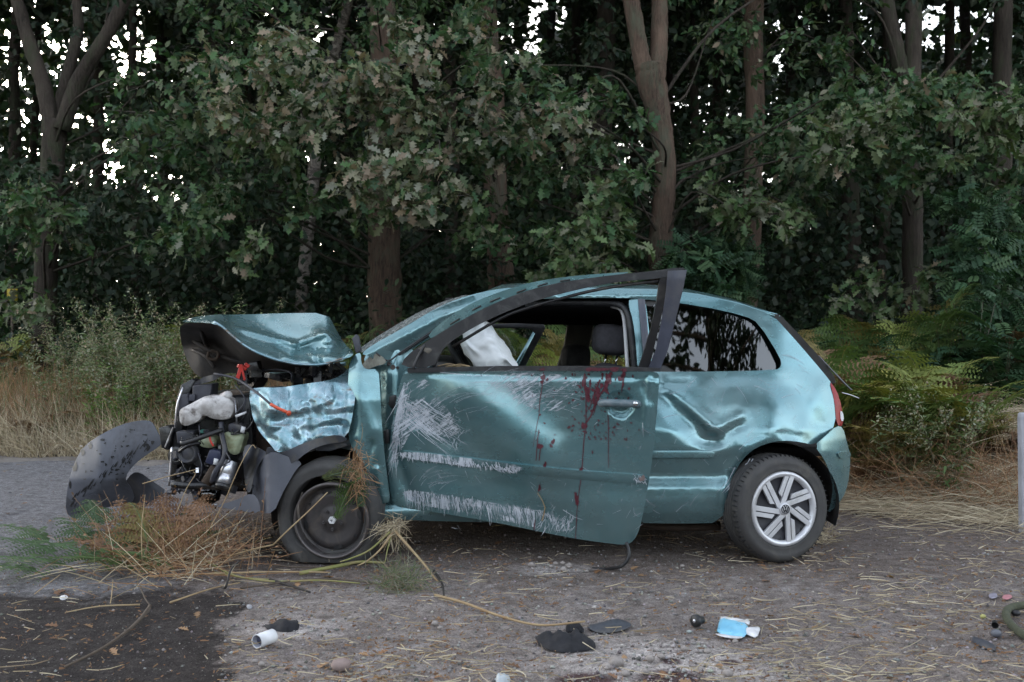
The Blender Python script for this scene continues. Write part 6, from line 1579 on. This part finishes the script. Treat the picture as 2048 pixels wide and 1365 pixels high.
stone(685, 1337, .040, "pinkish grey stone at the bottom edge left of the middle", m=simple("pink grey stone", (.28, .21, .19), .9, bump=.4))
stone(1232, 1330, .030, "largest pale stone of the crushed heap at the front")
for q in [(1215, 1338, .018), (1300, 1322, .02), (1322, 1316, .016), (1250, 1350, .016), (1415, 1306, .015), (1456, 1352, .022), (1470, 1285, .012), (1368, 1300, .014), (1290, 1346, .015), (1196, 1322, .014)]:
    stone(*q, "pale stone of the crushed gravel heap in the foreground", "pale stones of the crushed heap")
for q in [(870, 1249, .016), (1140, 1172, .011), (880, 1258, .010), (1080, 1116, .012), (1796, 1222, .012), (1784, 1220, .012), (1364, 1134, .012), (524, 1330, .013), (510, 1325, .011), (700, 1240, .014)]:
    stone(*q, "small pale stone lying loose on the road dirt", "loose pale stones on the road")
def mound(name, outline, h, mat, label, cat, seed):
    return rag(name, outline, h, mat, label, cat, seed, 4, .09)
rg = np.random.default_rng(41)
for k in range(9):
    stone(rg.normal(1108, 34), rg.normal(1138, 7), rg.uniform(.010, .024), "crumbled pale chunk of concrete on the ground below the open door", "pale chunks of concrete below the open door")

# loose cover: pebbles, chaff, straw
V0 = np.array([(1, 0, 0), (-1, 0, 0), (0, 1, 0), (0, -1, 0), (0, 0, 1), (0, 0, -1.)])
F0 = np.array([(0, 2, 4), (2, 1, 4), (1, 3, 4), (3, 0, 4), (2, 0, 5), (1, 2, 5), (3, 1, 5), (0, 3, 5)])
def ground_xy(rg, n, right=.5):
    """spread over the visible ground, evenly in the picture rather than in metres"""
    v = rg.uniform(925, 1400, n); Y = 2489 / (v - 653); u = rg.uniform(-60, 2110, n)
    return (u - 1024) / F * Y, Y, u, v
def pebbles(name, n, rmin, rmax, mat, seed, label, keep):
    rg = np.random.default_rng(seed); x, y, u, v = ground_xy(rg, n); k = keep(u, v, x, y, rg); x, y = x[k], y[k]; n = len(x)
    r = rmin + (rmax - rmin) * rg.uniform(0, 1, n) ** 4
    a = rg.uniform(0, 6.3, n); V = V0[None] * rg.uniform(.6, 1.15, (n, 6, 1)); ca, sa = np.cos(a)[:, None], np.sin(a)[:, None]
    V = np.stack([V[:, :, 0] * ca - V[:, :, 1] * sa, V[:, :, 0] * sa + V[:, :, 1] * ca, V[:, :, 2] * .7], -1) * r[:, None, None]
    V += np.stack([x, y, gz(x, y) + r * .25 + (.003 if 'heap' in name else 0)], -1)[:, None]
    Fq = (F0[None] + (np.arange(n) * 6)[:, None, None]).reshape(-1, 3)
    cc = np.repeat(np.array([[.28, .262, .25]]) * rg.uniform(.3, 1.25, (n, 1)) * (1.25 if 'heap' in name else 1) * (1 + rg.normal(0, .05, (n, 3))), 8, 0)
    add(name, (V.reshape(-1, 3), Fq), mat, None, smooth=True, cols=cc, label=label, kind='stuff', cat='gravel')
GRIT = mk_leaf("grit", .95, 0.0)
wetside = lambda u, v: (v > 1175) & (u < 440)
pebbles("gravel", 17000, .0025, .013, GRIT, 51, "fine pale grit and pebbles strewn over the road dirt", lambda u, v, x, y, rg: (rg.uniform(size=len(u)) < np.where(wetside(u, v), .15, np.where((u < 420) & (v < 1150), .18, .9))))
pebbles("heap_gravel", 14000, .003, .015, GRIT, 52, "coarse pale grit on the crushed heap in the foreground", lambda u, v, x, y, rg: (rg.uniform(size=len(u)) < 1.2 * np.exp(-(((u - 1330) / 150) ** 2 + ((v - 1325) / 55) ** 2)) + 1.5 * np.exp(-(((u - 1105) / 55) ** 2 + ((v - 1138) / 13) ** 2))))
def straws(name, n, keep, key, L, w, seed, label, azs=.35, lift=.012, zb=.006):
    rg = np.random.default_rng(seed); x, y, u, v = ground_xy(rg, n); k = keep(u, v, x, y, rg); x, y = x[k], y[k]; n = len(x)
    a = np.where(rg.uniform(size=n) < .75, rg.normal(0, azs, n), rg.uniform(0, 3.14, n)); l = L[0] + (L[1] - L[0]) * rg.uniform(0, 1, n) ** 2.2
    t = np.linspace(-.5, .5, 4); bend = rg.normal(0, .10, n)
    X = x[:, None] + np.cos(a)[:, None] * l[:, None] * t - np.sin(a)[:, None] * (bend * l)[:, None] * (t * t * 4 - .5)
    Y = y[:, None] + np.sin(a)[:, None] * l[:, None] * t + np.cos(a)[:, None] * (bend * l)[:, None] * (t * t * 4 - .5)
    Z = np.maximum(gz(X.ravel(), Y.ravel()), vz(X.ravel(), Y.ravel())).reshape(X.shape) + zb + np.abs(rg.normal(0, lift, n))[:, None] * (1 + t * rg.choice([-1, 1], n)[:, None])
    B = Bunch(); B.ribbons(np.stack([X, Y, Z], -1), rg.uniform(*w, n)[:, None] * np.array([1, 1, .8, .4]), tint(rg, key, n, .3))
    B.make(name, BLADE, label=label, kind='stuff', cat='straw')
straws("strewn_straw", 5200, lambda u, v, x, y, rg: rg.uniform(size=len(u)) < np.where(wetside(u, v), .10, np.where((u < 450) & (v < 1100), .05, np.where(u > 1400, 1.0, .34))) * np.clip(.7 + .6 * sines(np.stack([x, y], -1), 71, 5), .1, 1), 'straw', (.02, .15), (.002, .0042), 61, "short pieces of dry straw strewn across the road")
straws("chaff", 7000, lambda u, v, x, y, rg: rg.uniform(size=len(u)) < np.where(u < 430, .12, .8) * np.clip(.55 + .8 * sines(np.stack([x, y], -1), 72, 4), 0, 1), 'rust', (.008, .04), (.002, .005), 62, "brown chaff and bits of leaf on the road dirt", azs=1.2, lift=.004)
straws("straw_drift", 2600, lambda u, v, x, y, rg: rg.uniform(size=len(u)) < np.exp(-((u - 860) / 150) ** 2 - ((v - 1345) / 40) ** 2) + .9 * np.exp(-((u - 1250) / 70) ** 2 - ((v - 1280) / 18) ** 2) + np.exp(-((u - 1680) / 90) ** 2 - ((v - 1095) / 30) ** 2) + np.exp(-((u - 1900) / 180) ** 2 - ((v - 1010) / 60) ** 2), 'straw', (.03, .20), (.002, .0045), 63, "drifts of straw on the road dirt and by the rear wheel", azs=.6)
straws("straw_mat", 16000, lambda u, v, x, y, rg: (rg.uniform(size=len(u)) < .95) & (u > 1690) & (v < np.interp(u, [1690, 1800, 2048], [1010, 1065, 1090])) & (y < edge_y(x) + 2.0), 'straw', (.10, .38), (.002, .0045), 64, "thick mat of flattened straw behind the car on the right", azs=.4, lift=.05, zb=.02)
straws("soil_crumbs", 7000, lambda u, v, x, y, rg: rg.uniform(size=len(u)) < np.where(u < 430, .1, .9) * np.clip(.5 + .8 * sines(np.stack([x, y], -1), 75, 5), .05, 1) * (1 - .9 * np.exp(-((u - 1330) / 150) ** 2 - ((v - 1325) / 60) ** 2)), 'fernbrown', (.005, .022), (.003, .009), 68, "brown crumbs of soil and bark trodden into the road", azs=1.4, lift=.003)
straws("dark_crumbs", 2600, lambda u, v, x, y, rg: (rg.uniform(size=len(u)) < .9) & (((v > 1130) & (u < 470)) | ((np.hypot((u - 620) / 200, (v - 1120) / 60)) < 1)), 'fernbrown', (.006, .03), (.002, .006), 65, "dark damp crumbs on the soaked soil at the left", azs=1.4, lift=.003)
rg = np.random.default_rng(66); B = Bunch(); n = 150
x, y, u, v = ground_xy(rg, n); B.leaves(OAK, np.stack([x, y, gz(x, y) + .008], -1), np.stack([rg.normal(0, 1, n), rg.normal(0, 1, n), np.zeros(n)], -1), np.array([0, 0, 1]) + rg.normal(0, .25, (n, 3)), rg.uniform(.025, .06, n), tint(rg, 'rust', n))
B.make("fallen_leaves", LEAF, label="scattered brown fallen leaves on the road", kind='stuff', cat='leaves')

# the heap of torn bracken in front of the car
rg = np.random.default_rng(70)
def lying_frond(u, v, az, L, key, lift, label, group, h=.02):
    B = Bunch(); frond(B, rg, np.zeros(3), az, L, lift, key, .9); p = gp(u, v, h)
    o = plant("torn_bracken", [B.get()], label, 'fern', group, loc=tuple(p)); return o
gA, lA = "green fronds of the torn bracken heap", "green torn bracken frond lying at the left end of the heap"
for u, v, az, L, li in [(120, 1130, 2.9, .55, .30), (150, 1150, 3.4, .60, .25), (190, 1120, 2.5, .55, .45), (110, 1110, 3.0, .50, .42), (220, 1150, 3.0, .60, .35), (200, 1090, 2.2, .50, .6), (90, 1160, 3.3, .45, .22), (250, 1140, 2.0, .5, .5)]:
    lying_frond(u, v, az, L, 'ferngreen', li, lA, gA)
gB, lB = "brown fronds of the torn bracken heap", "rust brown dead bracken frond in the torn heap before the car"
for u, v, az, L, li in [(330, 1120, 1.9, .55, .80), (370, 1130, 1.4, .50, .95), (300, 1130, 2.4, .6, .7), (340, 1150, 2.9, .5, .3), (260, 1140, 3.0, .5, .4), (420, 1140, .4, .42, .35), (250, 1120, 2.7, .4, .6)]:
    lying_frond(u, v, az, L, 'fernbrown', li, lB, gB)
gC, lC = "yellow green fronds of the torn bracken heap", "yellow green bracken frond in the middle of the torn heap"
for u, v, az, L, li in [(300, 1140, 2.2, .6, .7), (350, 1150, 3.3, .5, .35), (270, 1150, 3.5, .5, .3), (390, 1120, 2.0, .5, .6)]:
    lying_frond(u, v, az, L, 'fern', li, lC, gC)
B = Bunch(); n = 420
u, v = rg.normal(340, 95, n), rg.normal(1135, 26, n); P = np.array([gp(a, min(max(b, 1075), 1195), 0) for a, b in zip(u, v)])
az = rg.uniform(0, 6.3, n); l = rg.uniform(.08, .42, n); e = np.abs(rg.normal(.2, .4, n)); t = np.linspace(0, 1, 4)
d = np.stack([np.cos(az) * np.cos(e), np.sin(az) * np.cos(e), np.sin(e)], -1)
Pp = P[:, None] + d[:, None] * (l[:, None] * t)[:, :, None] + np.array([0, 0, .012])
Pp[:, :, 2] += rg.uniform(0, .07, n)[:, None] - (.10 * l)[:, None] * t ** 2; Pp[:, :, 2] = np.maximum(Pp[:, :, 2], .006)
B.ribbons(Pp, rg.uniform(.002, .004, n)[:, None] * np.array([1, 1, .8, .4]), np.where(rg.uniform(size=(n, 1)) < .4, tint(rg, 'rust', n), tint(rg, 'straw', n)))
n = 330
u, v = rg.normal(335, 62, n), rg.normal(1128, 14, n); P = np.array([gp(a, b, 0) for a, b in zip(u, v)])
az = rg.uniform(0, 6.3, n); l = rg.uniform(.12, .42, n); e = rg.uniform(.35, 1.35, n)
d = np.stack([np.cos(az) * np.cos(e), np.sin(az) * np.cos(e) * .6, np.sin(e)], -1); k = norm(rg.normal(0, 1, (n, 3)))
Pp = P[:, None] + d[:, None] * (l[:, None] * t)[:, :, None] + k[:, None] * (l[:, None] * .28 * t ** 2)[:, :, None]; Pp[:, :, 2] = np.maximum(Pp[:, :, 2], .006)
B.ribbons(Pp, rg.uniform(.0018, .0034, n)[:, None] * np.array([1, 1, .8, .4]), tint(rg, 'rust', n))
q = rg.integers(0, n, 2600); tt = rg.uniform(.3, 1, 2600); i0 = np.minimum((tt * 3).astype(int), 2); fr_ = (tt * 3 - i0)[:, None]
PP = Pp[q, i0] * (1 - fr_) + Pp[q, i0 + 1] * fr_ + rg.normal(0, .008, (2600, 3)); PP[:, 2] = np.maximum(PP[:, 2], .008)
B.leaves(CARD, PP, rg.normal(0, 1, (2600, 3)), rg.normal(0, 1, (2600, 3)), rg.uniform(.008, .022, 2600), tint(rg, 'fernbrown', 2600))
B.make("torn_grass", BLADE, label="tangle of torn brown grass and stems in the bracken heap", kind='stuff', cat='grass')
def stalk(pts, r, mat, label, name="stalk", group=None):
    """pts: (u, v, h): over the ground point that stands h metres below"""
    P = []
    for q in pts:
        P.append(gp(q[0], q[1], 0) + np.array([0, 0, q[2]]))
    P = smooth_path(np.array(P), 5)
    return one(name, tube(P, np.linspace(r, r * .6, len(P)), 7), mat, label, 'stalk', group)
def stalkY(pts, r, mat, label, group=None):
    P = smooth_path(np.array([W(*q) for q in pts]), 5); return one("stalk", tube(P, np.linspace(r, r * .6, len(P)), 7), mat, label, 'stalk', group)
stalk([(600, 1152, .012), (680, 1138, .016), (720, 1132, .02), (770, 1134, .02)], .011, STEMM, "thickest green stalk lying along under the flat front tyre")
stalk([(330, 1120, .10), (400, 1135, .05), (470, 1160, .02), (540, 1165, .012)], .007, STEMM, "yellow green stalk running out of the bracken heap to the right")
stalk([(430, 1152, .015), (540, 1168, .012), (640, 1166, .012), (720, 1172, .012)], .006, STEMM, "thin green stalk lying below the thickest green stalk")
stalk([(300, 1160, .015), (420, 1156, .02), (560, 1150, .015), (660, 1150, .012)], .006, STRAWM, "tan stalk lying along the front of the bracken heap")
stalk([(540, 1135, .012), (600, 1140, .012), (660, 1141, .014)], .005, TWIG, "reddish brown stalk in front of the flat tyre")
stalk([(480, 1182, .012), (620, 1164, .012), (700, 1166, .012), (790, 1180, .012)], .005, TWIG, "grey brown stalk pointing at the tangled root")
stalk([(870, 1195, .01), (930, 1212, .012), (1000, 1238, .012), (1080, 1258, .015), (1170, 1268, .05)], .007, STRAWM, "long yellow brown stalk leading to the black cloth")
stalk([(300, 1222, .02), (270, 1255, .012), (210, 1300, .012), (130, 1340, .010)], .008, TWIG, "long forked twig lying on the wet soil at the lower left")
stalk([(280, 1190, .04), (290, 1210, .03), (300, 1225, .02), (288, 1240, .012)], .004, TWIG, "short curved side shoot at the top of the forked twig")
stalk([(280, 1215, .012), (200, 1222, .02), (130, 1230, .01)], .004, STRAWM, "straight straw coloured stem lying on the wet soil")
stalk([(340, 1210, .01), (420, 1185, .015), (480, 1172, .015)], .0045, STRAWM, "straw coloured stem slanting up from the wet soil to the heap")
stalk([(540, 1165, .012), (580, 1176, .01), (620, 1190, .012)], .008, DARKTWIG, "dark wet stick end left of the tangled root")
stalk([(445, 1180, .012), (452, 1195, .05), (462, 1182, .10), (480, 1175, .13)], .007, DARKTWIG, "dark forked stick upright at the edge of the soaked soil")
stalkY([(788, 1060, 5.15), (810, 1085, 5.05), (845, 1125, 4.95), (868, 1155, 4.88), (884, 1172, 4.83)], .008, STRAWM, "orange brown stalk leaning from the sill down to the road")
stalkY([(790, 1062, 5.15), (800, 1080, 5.1), (830, 1110, 5.05), (840, 1122, 5.0)], .005, TWIG, "rusty thin stalk beside the leaning orange brown stalk")
stalk([(868, 1150, .02), (884, 1172, .012), (888, 1196, .01)], .007, DARKTWIG, "dark snapped stick end beneath the leaning stalk")
stalkY([(780, 1064, 5.12), (740, 1100, 5.08), (700, 1118, 5.05), (680, 1124, 5.05)], .006, STEMM, "green stalk fanning left from the tuft under the sill")
stalkY([(785, 1066, 5.12), (760, 1100, 5.0), (735, 1122, 5.0), (715, 1132, 5.0)], .0055, STRAWM, "orange stalk fanning down left from the tuft under the sill")
stalkY([(784, 1066, 5.12), (776, 1095, 5.05), (770, 1125, 5.0)], .004, STEMM, "short stalk hanging straight below the tuft under the sill")
stalkY([(547, 1090, 5.05), (575, 1062, 5.0), (620, 1020, 5.02), (655, 985, 5.06)], .0045, STRAWM, "thin curved straw stem arching across the flat tyre")
stalkY([(400, 1130, 5.1), (460, 1112, 5.08), (510, 1098, 5.06), (547, 1090, 5.05)], .005, STRAWM, "thin straw stem running from the heap to the flat tyre")
stalkY([(418, 1060, 5.0), (450, 1000, 5.0), (476, 940, 5.02), (502, 893, 5.05), (512, 897, 5.05)], .0028, STRAWM, "long thin straw rising in front of the silver canister")
stalkY([(285, 968, 5.0), (330, 955, 5.0), (398, 938, 5.02)], .0028, STRAWM, "thin straw slanting across the left end of the engine")
stalkY([(284, 1120, 4.9), (283, 1060, 4.92), (288, 1010, 4.95), (290, 990, 4.95)], .0028, STRAWM, "thin upright straw standing out of the bracken heap")
stalkY([(352, 1030, 5.0), (372, 980, 5.0), (390, 950, 5.0), (386, 944, 5.0)], .0025, STRAWM, "thin bent straw in front of the pulley")
stalkY([(44, 1210, 4.6), (80, 1180, 4.65), (120, 1150, 4.7)], .003, STRAWM, "pale straw stem at the lower left edge of the heap")
stalkY([(213, 1238, 4.45), (222, 1200, 4.5), (226, 1160, 4.6)], .003, STRAWM, "pale straw stem hanging down the front of the heap")
stalkY([(400, 1090, 5.05), (430, 1070, 5.0), (490, 1040, 5.0)], .0028, STRAWM, "short straw pointing up right in front of the undertray")
def fuzz(name, c, r, n, key, seed, label, cat, L=.06, down=0.0):
    rg = np.random.default_rng(seed); B = Bunch(); P = c + rg.normal(0, .5, (n, 3)) * np.array(r); d = norm(rg.normal(0, 1, (n, 3)) - np.array([0, 0, down])); l = rg.uniform(.4, 1.2, n) * L; t = np.linspace(0, 1, 4)
    k = norm(rg.normal(0, 1, (n, 3)))
    Pp = P[:, None] + d[:, None] * (l[:, None] * t)[:, :, None] + k[:, None] * (l[:, None] * .35 * t ** 2)[:, :, None]; Pp[:, :, 2] = np.maximum(Pp[:, :, 2], .005)
    B.ribbons(Pp, np.full((n, 4), .0026) * np.array([1, 1, .8, .5]), tint(rg, key, n)); return B.make(name, BLADE, label=label, cat=cat)
fuzz("root_tangle", gp(800, 1182, .05), (.12, .07, .07), 420, 'grey', 5, "tangled grey brown root ball on the road below the front sill", 'root', .09)
fuzz("grass_tuft", W(785, 1056, 5.15), (.06, .04, .05), 170, 'straw', 6, "tuft of straw caught under the front end of the sill", 'grass', .10, 1.0)
fuzz("rooted_tuft", gp(690, 1122, .02), (.07, .05, .02), 110, 'straw', 7, "small rooty tuft at the foot of the flat tyre", 'root', .06)
fuzz("jammed_grass", W(718, 945, 5.10), (.05, .03, .14), 150, 'rust', 8, "brown grass jammed between the front tyre and the wing", 'grass', .10, .8)
fuzz("wheel_grass", gp(1640, 1085, .03), (.12, .06, .05), 130, 'straw', 9, "dry grass sticking up beside the rear wheel", 'grass', .16, -.4)
def pose_frond(seed, key, L, loc, rot, label):
    rg2 = np.random.default_rng(seed); B = Bunch(); frond(B, rg2, np.zeros(3), 0, L, .5, key, .9)
    o = plant("fern_sprig", [B.get()], label, 'fern', None, loc=tuple(loc)); o.rotation_euler = rot; return o
pose_frond(1, 'ferngreen', .34, W(735, 950, 5.10), (R(60), R(20), R(185)), "green bracken sprig draped over the upper part of the flat front wheel")
pose_frond(2, 'fern', .36, W(722, 955, 5.06), (R(70), R(75), R(200)), "yellowish bracken sprig hanging down to the bright axle nut")
pose_frond(3, 'ferngreen', .26, W(712, 950, 5.06), (R(80), R(95), R(170)), "small green bracken sprig beside the bright axle nut")
# yellow marker between the trees on the far left
ym = empty("yellow_marker", tuple(np.array([W(22, 600, 15)[0], 15, 0])), label="small yellow marker board among the trees at the far left", cat='marker')
add("board", prism([(14, 578), (34, 578), (34, 602), (14, 602)], 15, .02), simple("yellow board", (.42, .32, .03), .6), ym)
b = W(24, 602, 15.03); add("stake", tube([[b[0], b[1], 0], b + np.array([0, 0, .1])], .02), TWIG, ym)
